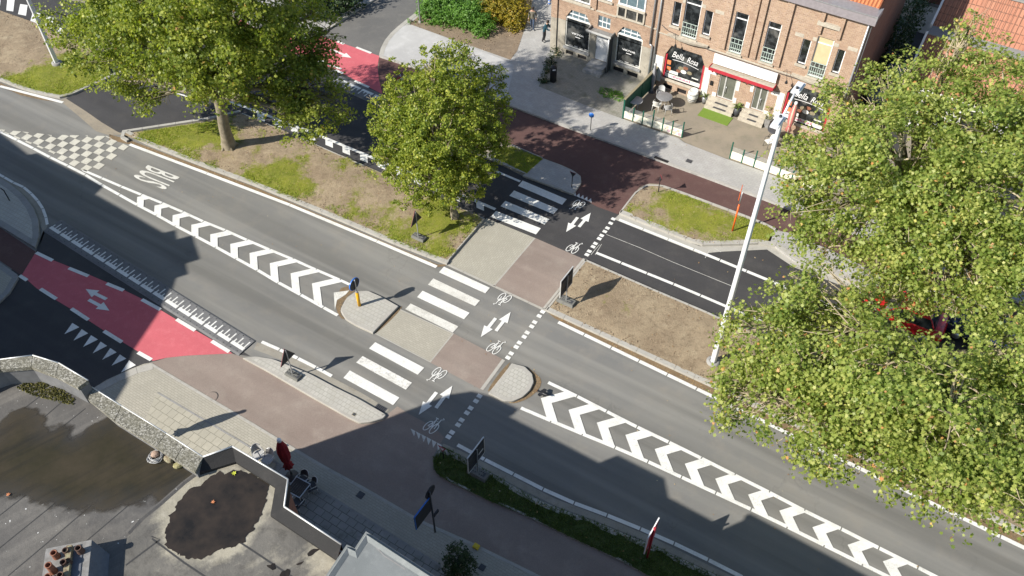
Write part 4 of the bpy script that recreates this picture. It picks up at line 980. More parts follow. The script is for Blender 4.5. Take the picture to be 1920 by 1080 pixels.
# plane trees on the other side
tb = W(1655, 795, .13)
tree('broad plane tree over the near verge beside the tall lamp post, mossy trunk', tb, W(1735, 655, 5.2),
     [lobe(1560, 640, 7.2, 2.5, 1.9), lobe(1450, 650, 6.2, 2.0, 1.5), lobe(1400, 720, 5.6, 1.5, 1.2), lobe(1480, 760, 5.8, 2.0, 1.4), lobe(1540, 820, 5.4, 1.7, 1.2), lobe(1395, 610, 6.0, 1.0, .9), lobe(1640, 770, 7.2, 2.4, 1.8), lobe(1740, 850, 6.6, 2.1, 1.5), lobe(1800, 900, 6.0, 1.7, 1.3), lobe(1760, 920, 5.6, 1.1, 1.0), lobe(1850, 800, 7.6, 2.6, 1.9), lobe(1900, 900, 6.4, 1.7, 1.4), lobe(1960, 700, 8.2, 2.8, 2.1), lobe(1880, 690, 8.6, 1.7, 1.4), lobe(1560, 545, 7.4, 1.7, 1.3), lobe(1480, 560, 6.6, 1.3, 1.1), lobe(1660, 690, 8.6, 1.9, 1.5), lobe(1780, 770, 9.2, 2.2, 1.6), lobe(1600, 850, 5.6, 1.0, .9), lobe(2010, 830, 7.0, 2.2, 1.7), lobe(1380, 760, 5.2, .9, .8), lobe(1510, 690, 7.2, 1.5, 1.2), lobe(1700, 740, 8.6, 1.6, 1.2), lobe(1880, 860, 8, 1.8, 1.4)],
     LEAF_PLANE, PLANE, 165, (.08, .20), .42, 330, bark=BARK_D, hollow=.45, hole=-.16, hole_s=.8, seed=2.7, up=.5, flat=.42, clump=44, cr=.60, group=None)
tb = W(1668, 470, .13)
tree('high plane tree rising between the terrace and the parallel road, crown reaching the tiled roofs', tb, W(1715, 372, 4.8),
     [lobe(1680, 300, 8.6, 3.0, 2.3), lobe(1560, 330, 7.2, 2.4, 1.9), lobe(1510, 400, 6.2, 1.7, 1.4), lobe(1500, 280, 6.4, 1.2, 1.1), lobe(1560, 460, 5.4, 1.6, 1.2), lobe(1650, 420, 6.8, 2.2, 1.7), lobe(1620, 210, 8.2, 1.8, 1.4), lobe(1575, 180, 8.0, 1.1, .9), lobe(1760, 190, 9.4, 2.4, 1.8), lobe(1850, 250, 9.4, 2.8, 2.1), lobe(1800, 100, 10.2, 1.3, 1.0), lobe(1818, 55, 10.8, .75, .8), lobe(1880, 150, 10, 1.8, 1.4), lobe(1920, 380, 9, 2.8, 2.1), lobe(1790, 370, 8.8, 2.4, 1.8), lobe(1720, 480, 6.8, 2.1, 1.6), lobe(1830, 480, 7.6, 2.2, 1.7), lobe(1960, 540, 7.8, 2.2, 1.8), lobe(1700, 130, 9, 1.0, .8), lobe(1650, 140, 8.6, .8, .7), lobe(2000, 250, 9.5, 2.8, 2.1), lobe(1480, 340, 6.2, .8, .8), lobe(1650, 500, 6, 1.4, 1.0), lobe(1880, 540, 7.0, 1.4, 1.1), lobe(1725, 545, 6.0, 1.1, .8), lobe(1665, 560, 5.6, .8, .7), lobe(1790, 560, 6.2, .9, .7), lobe(1850, 590, 6.4, 1.0, .8)],
     LEAF_PLANE, PLANE, 155, (.08, .21), .40, 330, bark=BARK_D, hollow=.45, hole=-.16, hole_s=.75, seed=5.9, up=.5, flat=.42, clump=44, cr=.62)

def shrub(name, label, cat, lobes, base, mat, per_m3, size, group=None, stem_r=.03, shape=OVAL, seed=1.0, up=.6, hollow=.5, clump=9, cr=.14, hole=-.35, stems=6):
    base = Vector(base); root = thing(name, label, cat, base, 0, group); mb = MB()
    for (c, r, rz) in lobes:
        for _ in range(max(1, stems // len(lobes))):
            d = Vector((R.gauss(0, 1), R.gauss(0, 1), R.gauss(.4, .6))).normalized()
            limb(mb, base + Vector((R.uniform(-.1, .1), R.uniform(-.1, .1), -.05)), Vector(c) + d * r * .8, stem_r, stem_r * .3, .06, 3, 5)
    mb.build('stems', TWIG, root, world=True)
    P, D = crown_points(lobes, per_m3, hollow, 1.6, hole, seed, clump, cr); P[:, 2] = np.maximum(P[:, 2], base.z + .03)
    ti = (.45 + .3 * n3(P, 2.0, seed) + NR.normal(size=len(P)) * .18).clip(0, 1)
    tris_mesh('foliage', leaves(P, size, up, shape, ti, out=D), None, ti, mat, root, len(shape), base=tuple(base))
    return root
shrub('shrub', 'bright green leafy shrub nearest the thin lamp post in the planting bed', 'shrub', [lobe(812, 22, .6, 1.1, .8), lobe(848, 12, .7, 1.4, .9), lobe(835, 32, .5, .9, .6), lobe(820, 2, .8, 1.3, .9)], W(830, 30, .13), LEAF_SHRUB, 900, (.07, .14), seed=1.1, hole=-.9, hollow=.65)
shrub('shrub', 'bright green leafy shrub beside the yellow flowering one', 'shrub', [lobe(880, 30, .7, 1.3, .85), lobe(905, 45, .6, .9, .7), lobe(885, 8, .8, 1.2, .8), lobe(900, 60, .4, .6, .5), lobe(862, 28, .6, 1.0, .8)], W(888, 48, .13), LEAF_SHRUB, 900, (.07, .14), seed=2.1, hole=-.9, hollow=.65)
shrub('flowering_shrub', 'large yellow flowering shrub beside the footpath', 'shrub', [lobe(935, 15, .9, 1.3, 1.0), lobe(965, 25, .8, 1.1, .9), lobe(955, -8, 1.0, 1.4, 1.0), lobe(965, 45, .5, .7, .6), lobe(910, -5, .9, 1.2, .9)], W(945, 35, .13), LEAF_YEL, 800, (.07, .14), seed=3.1, hole=-.8, hollow=.6)
for i, (x, y, r, lb) in enumerate([(772, 40, .35, 'small low green plant at the foot of the thin lamp post'), (835, 52, .4, 'small sparse green plant on the bare earth of the planting bed')]):
    shrub('low_plant', lb, 'plant', [lobe(x, y, .25, r, .22)], W(x, y, .13), LEAF_SHRUB, 900, (.05, .1), seed=4 + i, group='low plants in the planting bed')
shrub('hedge', 'dark green bushy hedge at the corner of the side road pavement', 'hedge', [lobe(625, 2, .9, 1.5, 1.1), lobe(600, 18, .8, 1.0, .9), lobe(650, -8, .9, 1.5, 1.1), lobe(560, 0, 1, 1.6, 1.2), lobe(590, -20, 1.1, 1.7, 1.2)], W(605, 22, .13), LEAF_DARK, 300, (.09, .17), seed=5.1, stems=10)
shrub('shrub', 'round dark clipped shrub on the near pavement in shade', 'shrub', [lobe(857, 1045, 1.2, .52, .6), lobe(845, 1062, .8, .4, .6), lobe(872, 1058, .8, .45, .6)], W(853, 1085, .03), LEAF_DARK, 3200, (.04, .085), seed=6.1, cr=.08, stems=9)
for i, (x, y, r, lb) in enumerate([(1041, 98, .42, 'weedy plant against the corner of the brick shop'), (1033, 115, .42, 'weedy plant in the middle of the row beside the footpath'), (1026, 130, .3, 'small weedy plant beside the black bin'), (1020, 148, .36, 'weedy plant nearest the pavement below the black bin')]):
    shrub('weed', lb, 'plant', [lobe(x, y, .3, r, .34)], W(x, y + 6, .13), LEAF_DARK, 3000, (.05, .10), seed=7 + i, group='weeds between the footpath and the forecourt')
shrub('weed', 'low weeds filling the square bed in the mossy forecourt', 'plant', [lobe(1140, 174, .12, .55, .16), lobe(1153, 180, .12, .5, .16), lobe(1130, 172, .1, .35, .14), lobe(1162, 186, .1, .3, .12)], W(1145, 178, .13), LEAF_SHRUB, 2600, (.05, .10), seed=11.5, stems=8)
# ------------------------------------------------------------------ brick houses with shops
def wall_openings(mb, u0, u1, z0, z1, ops, o=0.0, depth=.16, m=0, mr=None, of=None):
    """wall face with rectangular openings (ua, ub, za, zb) and their reveals"""
    us = sorted({u0, u1, *[a for op in ops for a in op[:2]]}); zs = sorted({z0, z1, *[a for op in ops for a in op[2:4]]})
    def quad(a, b, c, d, mm):
        mb.add([a, b, c, d], [(0, 1, 2, 3)], mm)
    for a, b in zip(us, us[1:]):
        for c, d in zip(zs, zs[1:]):
            um, zm = (a + b) / 2, (c + d) / 2
            if any(op[0] < um < op[1] and op[2] < zm < op[3] for op in ops): continue
            quad(fac(a, c, o), fac(b, c, o), fac(b, d, o), fac(a, d, o), m)
    k = m if mr is None else mr
    for a, b, c, d in ops:
        i = o - depth
        quad(fac(a, c, o), fac(a, d, o), fac(a, d, i), fac(a, c, i), k); quad(fac(b, d, o), fac(b, c, o), fac(b, c, i), fac(b, d, i), k)
        quad(fac(a, d, o), fac(b, d, o), fac(b, d, i), fac(a, d, i), k); quad(fac(b, c, o), fac(a, c, o), fac(a, c, i), fac(b, c, i), k)
def fquad(mb, pts, o, m=0): mb.add([fac(u, z, o) for u, z in pts], [tuple(range(len(pts)))], m)
def frame(mb, a, b, c, d, w, o0, o1, m=0):
    mb.fbox(a, a + w, o0, o1, c, d, m); mb.fbox(b - w, b, o0, o1, c, d, m)
    mb.fbox(a + w, b - w, o0, o1, c, c + w, m); mb.fbox(a + w, b - w, o0, o1, d - w, d, m)
def window(par, a, b, c, d, o=-.14, w=.06, gm=None, fm=None, bars=(), sill=None, curtain=None, name='window'):
    f = MB(); frame(f, a, b, c, d, w, o, o + .06)
    for k in bars:
        if k[0] == 'h': f.fbox(a + w, b - w, o + .005, o + .065, k[1] - .03, k[1] + .03)
        else: f.fbox(k[1] - .02, k[1] + .02, o + .005, o + .055, c + w, d - w)
    fo = f.build(name, fm or WHITE, par, world=True)
    p = MB(); p.fbox(a + w * .5, b - w * .5, o + .012, o + .028, c + w * .5, d - w * .5); p.build('pane', gm or GLASS, fo, world=True)
    if curtain: q = MB(); q.fbox(a + w, b - w, o + .03, o + .036, curtain[0], curtain[1]); q.build('blind', BLIND, fo, world=True)
    if sill: s = MB(); s.fbox(a - .08, b + .08, -.13, .10, c - sill, c); s.build('sill', STONE_B if name == 'shop_window' else STONE, fo, world=True)
    return fo
def arch_fill(mb, a, b, z, zt, da, m=0, o=.002):
    """brick corners that turn the top of an opening into a flattened arch"""
    for (p, q_, r) in (((a, z), (a, zt), (a + da, zt)), ((b - da, zt), (b, zt), (b, z))):
        for oo in (o,): mb.add([fac(*p, oo), fac(*q_, oo), fac(*r, oo)], [(0, 1, 2)], m)
        if p[0] == a: mb.add([fac(a, z, o), fac(a + da, zt, o), fac(a + da, zt, -.16), fac(a, z, -.16)], [(0, 1, 2, 3)], m)
        else: mb.add([fac(b - da, zt, o), fac(b, z, o), fac(b, z, -.16), fac(b - da, zt, -.16)], [(0, 1, 2, 3)], m)
def side_walls(mb, u0, u1, zt, depth, z0=0.0, m=0, back=True):
    mb.add([fac(u1, z0), fac(u1, z0, -depth), fac(u1, zt, -depth), fac(u1, zt)], [(0, 1, 2, 3)], m)
    mb.add([fac(u0, z0, -depth), fac(u0, z0), fac(u0, zt), fac(u0, zt, -depth)], [(0, 1, 2, 3)], m)
    if back: mb.add([fac(u1, z0, -depth), fac(u0, z0, -depth), fac(u0, zt, -depth), fac(u1, zt, -depth)], [(0, 1, 2, 3)], m)
    # dark floor behind the openings so that no sky shows through a hollow shell
    mb.add([fac(u0, zt - .02, -.3), fac(u1, zt - .02, -.3), fac(u1, zt - .02, -depth), fac(u0, zt - .02, -depth)], [(0, 1, 2, 3)], m)

ho = thing('brick_shop_house', 'brick corner house with two large arched shop windows beside the footpath', 'house', fac(2.6, 0))
A0, A1, AT = -1.18, 6.38, 9.2
mb = MB()
opsA = [(-.09, 1.75, .76, 3.5), (3.74, 5.56, .88, 3.5), (2.24, 3.2, .5, 2.3), (2.28, 3.18, 2.94, 3.76), (.1, 1.62, 4.2, 6.0), (3.62, 5.48, 4.85, 6.6), (2.3, 3.15, 4.9, 6.6), (.02, .62, .14, .46), (.95, 1.62, .14, .46), (3.66, 4.45, .14, .5), (4.72, 5.5, .14, .5)]
wall_openings(mb, A0, A1, 2.62, AT, [(a, b, max(c, 2.62), d) for a, b, c, d in opsA if d > 2.62])
mb.build('wall', BRICK_A, ho, world=True)
mb = MB(); wall_openings(mb, A0, A1, 0, 2.62, [(a, b, c, min(d, 2.62)) for a, b, c, d in opsA if c < 2.62]); side_walls(mb, A0, A1, AT, 9.0)
mb.build('plaster_base', PLASTER, ho, world=True)
mb = MB(); arch_fill(mb, -.09, 1.75, 2.92, 3.5, .38); arch_fill(mb, 3.74, 5.56, 2.96, 3.5, .36); mb.build('arch', BRICK_A, ho, world=True)
mb = MB(); mb.fbox(A0 - .3, A1 + .05, -9.2, .25, AT, AT + .25); mb.build('roof', LEAD, ho, world=True)
for a, b, c, d in ((-.09, 1.75, .76, 2.9), (3.74, 5.56, .88, 2.94)):
    w = window(ho, a, b, c, d, -.10, .065, fm=OFFW, name='shop_window', sill=.16)
    t = MB(); u0 = (a + b) / 2
    put_text(t, 'VIKTOR', lambda x, y: tuple(fac(u0 - .48 + .96 * x, (c + d) / 2 - .08 + .13 * y, -.066)), bold=.02)
    t.fbox(u0 - .18, u0 + .2, -.069, -.066, (c + d) / 2 - .24, (c + d) / 2 - .2)
    t.build('lettering', WHITE, w, world=True)
    t = MB()
    for k in range(4):
        pu = a + .3 + k * .4; t.fbox(pu, pu + .28, -.0715, -.0695, c + .1, c + .14 + .04 * (k % 2))
    t.build('window_sticker', LGREY, w, world=True)
for a, b, c, d in ((-.09, 1.75, 2.9, 3.5), (3.74, 5.56, 2.94, 3.5), (2.28, 3.18, 2.94, 3.74)):
    n = 4 if b - a > 1.5 else 3
    window(ho, a, b, c, d, -.13, .04, GLASS_B, bars=[('v', a + (b - a) * k / n) for k in range(1, n)] + [('h', (c + d) / 2)], name='transom')
for a, b, c, d in ((.1, 1.62, 4.2, 6.0), (2.3, 3.15, 4.9, 6.6)):
    window(ho, a, b, c, d, -.12, .08, GLASS_C, bars=[('v', (a + b) / 2)], sill=.12)
w = window(ho, 3.62, 5.48, 4.98, 6.6, -.02, .09, GLASS_B, bars=[('v', 4.2), ('v', 4.9), ('h', 5.9)])
mb = MB(); mb.fbox(3.56, 5.52, -.05, .16, 4.86, 4.98); mb.fbox(3.56, 5.52, -.05, .12, 4.1, 4.2)
for u in (3.58, 4.15, 4.95, 5.42): mb.fbox(u, u + .1, -.05, .08, 4.2, 4.86)
mb.build('bay_sill', STONE, ho, world=True)
mb = MB(); mb.fbox(3.66, 5.42, -.03, .03, 4.2, 4.86); mb.build('bay_panel', GLASS_C, ho, world=True)
mb = MB()
for u in [3.72 + .08 * k for k in range(21)]: mb.fbox(u, u + .02, .035, .05, 4.22, 4.84)
mb.build('bay_grille', BLACK, ho, world=True)
mb = MB(); mb.fbox(A0 + .45, 1.95, -.02, .06, 4.0, 4.1); mb.fbox(2.12, 3.56, -.02, .06, 4.0, 4.1); mb.fbox(5.52, A1, -.02, .05, 4.05, 4.12); mb.build('string_course', STONE, ho, world=True)
mb = MB(); mb.fbox(A0, A0 + .45, 0, .10, 0, 2.62); mb.build('pilaster', PLASTER, ho, world=True)
for a, b, z in ((A0, A0 + .45, 2.62), (1.95, 2.12, 4.1)): mb = MB(); mb.fbox(a, b, 0, .10, z, AT - .01); mb.build('pilaster', BRICK_A, ho, world=True)
for a, b, c, d in opsA[7:]:
    m2 = MB(); m2.fbox(a, b, -.16, -.12, c, d); m2.build('cellar_window', BLACK, ho, world=True)
# porch with canopy
dr = MB(); dr.fbox(2.26, 3.2, -.08, -.03, .55, 2.24); do = dr.build('door', WHITE, ho, world=True)
m2 = MB(); m2.fbox(2.3, 2.34, -.03, .03, 1.3, 1.5); m2.build('handle', ALU, do, world=True)
m2 = MB(); m2.fbox(3.42, 3.48, 0, .5, .02, 2.74); m2.build('porch_wall', DGREY, ho, world=True)
m2 = MB(); m2.fbox(1.84, 3.58, 0, .66, 2.74, 2.78); m2.fbox(1.84, 3.58, .60, .66, 2.78, 2.92); m2.fbox(1.84, 1.90, 0, .60, 2.78, 2.92); m2.fbox(3.52, 3.58, 0, .60, 2.78, 2.92); m2.build('canopy', SLABC, ho, world=True)
m2 = MB(); m2.fbox(1.80, 3.62, .66, .69, 2.80, 2.93); m2.build('canopy_trim', ALUTRIM, ho, world=True)
m2 = MB(); m2.fbox(2.1, 3.35, .0, .9, .12, .52); m2.fbox(2.05, 3.4, .9, 1.25, .12, .32); m2.build('doorstep', STONE_B, ho, world=True)
m2 = MB(); m2.tube([fac(3.46, .15, .55), fac(3.46, 2.74, .55)], .04, 8); m2.tube([fac(6.1, 3.0, .1), fac(6.1, 9.1, .1)], .055, 8); m2.tube([fac(6.1, 3.0, .1), fac(6.28, 2.9, .1), fac(6.28, .1, .1)], .055, 8); m2.build('drainpipe', GALV, ho, world=True)
m2 = MB(); m2.lathe([(.0, -.35), (.10, -.35), (.10, .35), (.0, .35)], fac(-1.5, 3.6, -.2), 12); pb = m2.build('barber_pole', WHITE, ho, world=True)
m2 = MB()
for k in range(3): m2.lathe([(.104, -.28 + .2 * k), (.104, -.2 + .2 * k)], fac(-1.5, 3.6, -.2), 12)
m2.build('stripe', BLUE, pb, world=True)
m2 = MB(); m2.fbox(-1.5, -1.15, -.22, -.18, 3.55, 3.62); m2.build('bracket', DGREY, pb, world=True)

hb = thing('brick_restaurant_house', 'long brick house with orange tiled roof and a restaurant below, red canopy over two doors', 'house', fac(12.5, 0))
B0, B1, BT = 6.38, 18.6, 8.42
up = [(7.27, 7.79, 4.68, 6.25), (8.0, 9.02, 4.18, 6.78), (9.3, 9.81, 4.7, 6.3), (11.15, 11.94, 4.15, 6.78), (13.14, 13.92, 4.2, 6.8), (15.26, 15.76, 4.8, 6.38), (16.03, 16.96, 4.25, 6.8), (17.27, 17.71, 4.9, 6.4)]
dn = [(7.2, 9.9, .95, 3.3), (10.98, 12.12, .84, 2.55), (13.26, 14.14, .84, 2.55), (15.2, 17.9, .95, 3.4), (7.35, 8.0, .16, .52), (8.35, 9.0, .16, .52)]
mb = MB(); wall_openings(mb, B0, B1, 0, BT, up + dn)
mb.add([fac(B0, 0, -9), fac(B0, 0), fac(B0, BT), fac(B0, BT, -9)], [(0, 1, 2, 3)], 0); mb.add([fac(B0, BT - .02, -.3), fac(B1, BT - .02, -.3), fac(B1, BT - .02, -9), fac(B0, BT - .02, -9)], [(0, 1, 2, 3)], 0)
mb.build('wall', BRICK_B, hb, world=True)
mb = MB(); mb.add([fac(B1, 0), fac(B1, 0, -10), fac(B1, BT + .3, -10), fac(B1, 12.3, -5), fac(B1, BT + .3, 0)], [(0, 1, 2, 3, 4)], 0); mb.build('side_wall', BRICK_S, hb, world=True)
mb = MB(); arch_fill(mb, 7.2, 9.9, 2.6, 3.3, .33); arch_fill(mb, 15.2, 17.9, 2.75, 3.4, .33); mb.build('arch', BRICK_B, hb, world=True)
mb = MB()
for a, b, z in ((10.5, 10.92, 4.25), (12.0, 12.42, 4.25), (12.52, 12.88, 4.25), (13.96, 14.36, 4.25), (15.9, 16.12, 7.0), (17.0, 17.22, 7.0), (7.85, 8.07, 7.0), (8.95, 9.17, 7.0)):
    mb = MB(); mb.fbox(a, b, 0, .13, z, BT - .03); mb.build('pilaster', BRICK_B, hb, world=True)
for a, b in ((15.8, 17.08), (7.8, 9.15)): mb = MB(); mb.fbox(a, b, 0, .16, 7.5, 7.72); mb.build('ledge', STONE, hb, world=True)
for a, b, z in ((14.75, 15.25, 6.42), (17.75, 18.3, 6.52), (9.9, 10.45, 6.3), (6.75, 7.22, 6.35), (15.78, 16.02, 6.44), (16.98, 17.25, 6.48), (9.04, 9.28, 6.37), (7.8, 7.98, 6.32)):
    mb = MB(); mb.fbox(a, b, 0, .012, z, z + .22); mb.build('stone_band', STONE, hb, world=True)
mb = MB(); mb.fbox(B0, B1, 0, .05, 3.9, 3.98); mb.build('string_course', STONE, hb, world=True)
for a, b in ((7.2, 9.9), (15.2, 17.9)):
    mb = MB(); p = []
    for k in range(13): p.append((a + (b - a) * k / 12, .12 + .22 * math.sin(math.pi * k / 12)))
    n = len(p); vs = [fac(u, 3.98, o) for u, o in p] + [fac(u, 4.12, o + .05) for u, o in p]
    mb.add(vs, [(k, k + 1, n + k + 1, n + k) for k in range(n - 1)], 0)
    for z, e in ((3.98, 0), (4.12, .05)): mb.add([fac(p[0][0], z, .0)] + [fac(u, z, o + e) for u, o in p] + [fac(p[-1][0], z, .0)], [tuple(range(n + 2)) if z > 4 else tuple(range(n + 2))[::-1]], 0)
    mb.build('balcony_slab', STONE, hb, world=True)
for i, (a, b, c, d) in enumerate(up):
    big = b - a > .7
    w = window(hb, a, b, c, d, -.15, .06, GLASS if i != 6 else GLASS_C, bars=[('h', d - .42)] if big else (), sill=.14 if not big else .10, curtain=(c + .9, d - .08) if i == 6 else None)
    if big:
        m2 = MB(); gz = c + .04; gt = c + .95
        for z in (gz + .02, gz + .28, gz + .62, gt): m2.fbox(a + .02, b - .02, .03, .055, z, z + .026)
        k = max(4, int((b - a) / .13))
        for j in range(k + 1):
            u = a + .02 + (b - a - .06) * j / k; m2.fbox(u, u + .022, .033, .052, gz, gt if j % 2 == 0 else gz + .62)
        m2.build('balcony_rail', plain('pale_green_ironwork', (.50, .60, .53), .6) if 'pale_green_ironwork' not in MATS else MATS['pale_green_ironwork'], hb, world=True)
# shop windows with the restaurant's name
for (a, b, c, d) in ((7.2, 9.9, .95, 3.3), (15.2, 17.9, .95, 3.4)):
    m2 = MB(); m2.fbox(a, a + .13, -.14, -.05, c, d - .68); m2.fbox(b - .13, b, -.14, -.05, c, d - .68); so = m2.build('shop_window', RED, hb, world=True)
    m2 = MB(); m2.fbox(a + .06, b - .06, -.13, -.11, c, d - .02); m2.build('pane', GLASS, so, world=True)
    m2 = MB(); L = (b - a)
    put_text(m2, 'Bella', lambda x, y: tuple(fac(a + .42 + .82 * x, d - .80 + .42 * y - .04 * x, -.105)), shear=.4, bold=0)
    put_text(m2, 'Rosa', lambda x, y: tuple(fac(a + 1.45 + .75 * x, d - .86 + .4 * y - .04 * x, -.105)), shear=.4, bold=0)
    ln = [(a + .5 + 1.8 * k / 10, d - 1.0 + .08 * math.sin(k / 10 * 3.14) - .012 * k) for k in range(11)]
    for p, r in zip(ln, ln[1:]): m2.add([fac(p[0], p[1], -.105), fac(r[0], r[1], -.105), fac(r[0], r[1] + .035, -.105), fac(p[0], p[1] + .035, -.105)], [(0, 1, 2, 3)], 0)
    m2.build('lettering', WHITE, so, world=True)
    m2 = MB(); m2.fbox(a + .14, b - .14, -.108, -.104, c + .02, c + .30); m2.fbox(a + .2, a + 1.0, -.108, -.104, c + .36, c + .58); m2.fbox(b - .75, b - .3, -.108, -.104, c + .5, c + .58); m2.build('white_window_band', OFFW, so, world=True)
    m2 = MB()
    for k in range(12): m2.fbox(a + .6 + .11 * k, a + .66 + .11 * k + .03 * (k % 2), -.103, -.100, c + .1, c + .2 + .03 * (k % 3))
    m2.build('pink_lettering', PINK, so, world=True)
    m2 = MB()
    for k, (u, z, r) in enumerate(((a + 1.15, d - 1.42, .2), (a + 1.45, d - 1.3, .17), (a + 1.35, d - 1.6, .2), (a + 1.75, d - 1.55, .18), (a + 1.0, d - 1.65, .16))): m2.add([fac(u + r * math.cos(x * .5236), z + r * .7 * math.sin(x * .5236), -.1035 + .0006 * k) for x in range(12)], [tuple(range(12))], k % 3)
    m2.build('food_picture', [LICHEN, TERRA, OFFW], so, world=True)
    m2 = MB(); m2.fbox(a + .16, a + .42, -.103, -.1, c + .95, c + 1.25); m2.fbox(a + .2, a + .46, -.103, -.1, c + .5, c + .8); m2.build('poster', plain('orange_poster', (.7, .22, .08), .7) if 'orange_poster' not in MATS else MATS['orange_poster'], so, world=True)
    m2 = MB(); m2.fbox(a - .08, b + .08, -.12, .12, c - .14, c); m2.build('sill', STONE, so, world=True)
for a, b, c, d in dn[4:]:
    m2 = MB(); m2.fbox(a, b, -.16, -.12, c, d); m2.build('cellar_window', BLACK, hb, world=True)
mb = MB()
for a, b, c, d in ((6.42, 7.12, .55, 2.35), (9.95, 10.35, .6, 2.6), (10.35, 10.75, 2.3, 2.55), (14.72, 15.12, .6, 2.6), (14.3, 14.72, 2.3, 2.55), (12.12, 12.32, 1.75, 2.5), (12.12, 12.3, .62, 1.2), (12.95, 13.2, .62, 1.2), (13.0, 13.2, 2.0, 2.5), (10.7, 10.95, .62, 1.1), (14.16, 14.5, .62, 1.05)): mb = MB(); mb.fbox(a, b, 0, .022, c, d); mb.build('white_surround', PLASTER_W, hb, world=True)
for a, b in ((10.98, 12.12), (13.26, 14.14)):
    m2 = MB(); frame(m2, a, b, .86, 2.54, .06, -.12, -.05); m2.fbox(a + .36, a + .44, -.12, -.05, .92, 2.48); m2.fbox(b - .1, b - .06, -.119, -.051, .92, 2.48); do = m2.build('door', ALUTRIM, hb, world=True)
    m2 = MB(); m2.fbox(a + .04, b - .04, -.10, -.08, .9, 2.5); m2.build('pane', plain('pale_door_glass', (.09, .095, .075), .08, c2=(.14, .145, .12), scale=1.5) if 'pale_door_glass' not in MATS else MATS['pale_door_glass'], do, world=True)
    m2 = MB(); m2.tube([fac(a + .52, 1.25, -.02), fac(a + .52, 1.75, -.02)], .018, 6); m2.build('handle', ALU, do, world=True)
    m2 = MB()
    for k in range(3): m2.fbox(a - .45, b + .25, 0, .56 - .19 * k, .12 + .24 * k, .36 + .24 * k)
    st = m2.build('steps', STONE, hb, world=True)
    for k, (o0, z) in enumerate(((.38, .36), (.19, .60))):
        m2 = MB(); m2.fbox(a + .1, b - .2, o0, o0 + .16, z + .002, z + .014); m2.build('step_mat', DGREY, st, world=True)
mb = MB(); mb.fbox(10.35, 14.45, 0, .5, 2.93, 3.01); cp = mb.build('canopy', STONE, hb, world=True)
mb = MB(); mb.fbox(10.33, 14.47, .50, .54, 2.85, 3.05); mb.fbox(10.31, 10.35, .02, .50, 2.85, 3.05); mb.fbox(14.45, 14.49, .02, .50, 2.85, 3.05)
for u in (10.5, 12.45, 12.8, 14.25): mb.fbox(u, u + .08, .02, .36, 2.65, 2.93)
mb.build('fascia', RED, cp, world=True)
for a, b in ((10.42, 12.43), (12.45, 14.44)):
    mb = MB(); mb.fbox(a, b, .12, .21, 3.2, 3.84)
    for u in (a + .2, b - .2): mb.fbox(u, u + .04, .02, .12, 3.3, 3.35); mb.fbox(u, u + .04, .02, .12, 3.7, 3.75)
    mb.build('signboard', WHITE, hb, world=True)
mb = MB(); mb.fbox(10.45, 10.62, .02, .08, 1.55, 1.85); mb.build('letterbox', BLACK, hb, world=True)
for u in (6.5, 18.45): mb = MB(); mb.tube([fac(u, .1, .1), fac(u, 8.33, .1)], .055, 8); mb.build('drainpipe', GALV, hb, world=True)
mb = MB(); mb.tube([fac(18.6, .1, .03), fac(18.6, 8.2, .03)], .025, 6); mb.tube([fac(6.7, 4.5, .05), fac(7.0, 4.35, .07), fac(7.2, 4.25, .05), fac(9.9, 3.86, .05), fac(14, 3.84, .06), fac(18.4, 3.86, .05)], .02, 6); mb.build('cable', DGREY, hb, world=True)
for u in (7.75, 14.9):
    m2 = MB(); m2.tube([fac(u - .25, 4.0, .04), fac(u, 4.35, .25), fac(u + .2, 3.75, .45)], .014, 6); m2.lathe([(.02, .1), (.08, -.05), (.09, -.12)], fac(u + .2, 3.72, .45), 10); m2.build('wall_lamp', BLACK, hb, world=True)
mb = MB(); mb.fbox(B0, B1 + .18, 0, .34, BT, BT + .5); mb.build('cornice', plain('mauve_grey_cornice', (.26, .235, .245), .6), hb, world=True)
mb = MB(); mb.fbox(B0, B1 + .18, -.62, .38, BT + .5, BT + .56); mb.fbox(B1 + .14, B1 + .2, -.62, .40, BT + .3, BT + .6); mb.build('gutter', GALV, hb, world=True)
mb = MB(); e = .9
for o0, z0_, o1, z1_ in ((-.55, BT + .56, -5.0, 12.4), (-10.2, BT + .4, -5.0, 12.4)):
    mb.add([fac(B0, z0_, o0), fac(B1 + .05, z0_, o0), fac(B1 + .05, z1_, o1), fac(B0, z1_, o1)], [(0, 1, 2, 3) if o0 > o1 else (3, 2, 1, 0)], 0)
rf = mb.build('roof', ROOF_O, hb, world=True)
mb = MB(); sl = (12.4 - BT - .56) / 4.45
def roofp(u, o, h=0.0): return fac(u, BT + .56 + (-.55 - o) * sl + h, o)
# pantile ribs: half-round rows running up the slope
for k in range(int((B1 - B0) / .2)):
    u = B0 + .1 + .2 * k; mb.tube([roofp(u, -.56, .0), roofp(u, -4.95, .0)], .045, 6)
mb.build('tile_rib', plain('orange_tile', (.56, .20, .085), .8, c2=(.47, .15, .06), scale=5), rf, world=True)
mb = MB()
for u0, u1 in ((15.9, 17.3), (10, 11.4)):
    a = [roofp(u0, -.95, .08), roofp(u1, -.95, .08), roofp(u1, -2.2, .08), roofp(u0, -2.2, .08)]; a2 = [p + Vector((0, 0, .06)) for p in a]; mb.hexa(a + a2)
sk = mb.build('skylight', ALUTRIM, rf, world=True)
mb = MB()
for u0, u1 in ((16.05, 17.15), (10.15, 11.25)): mb.add([roofp(u0, -1.08, .15), roofp(u1, -1.08, .15), roofp(u1, -2.05, .15), roofp(u0, -2.05, .15)], [(0, 1, 2, 3)])
mb.build('pane', GLASS_C, sk, world=True)

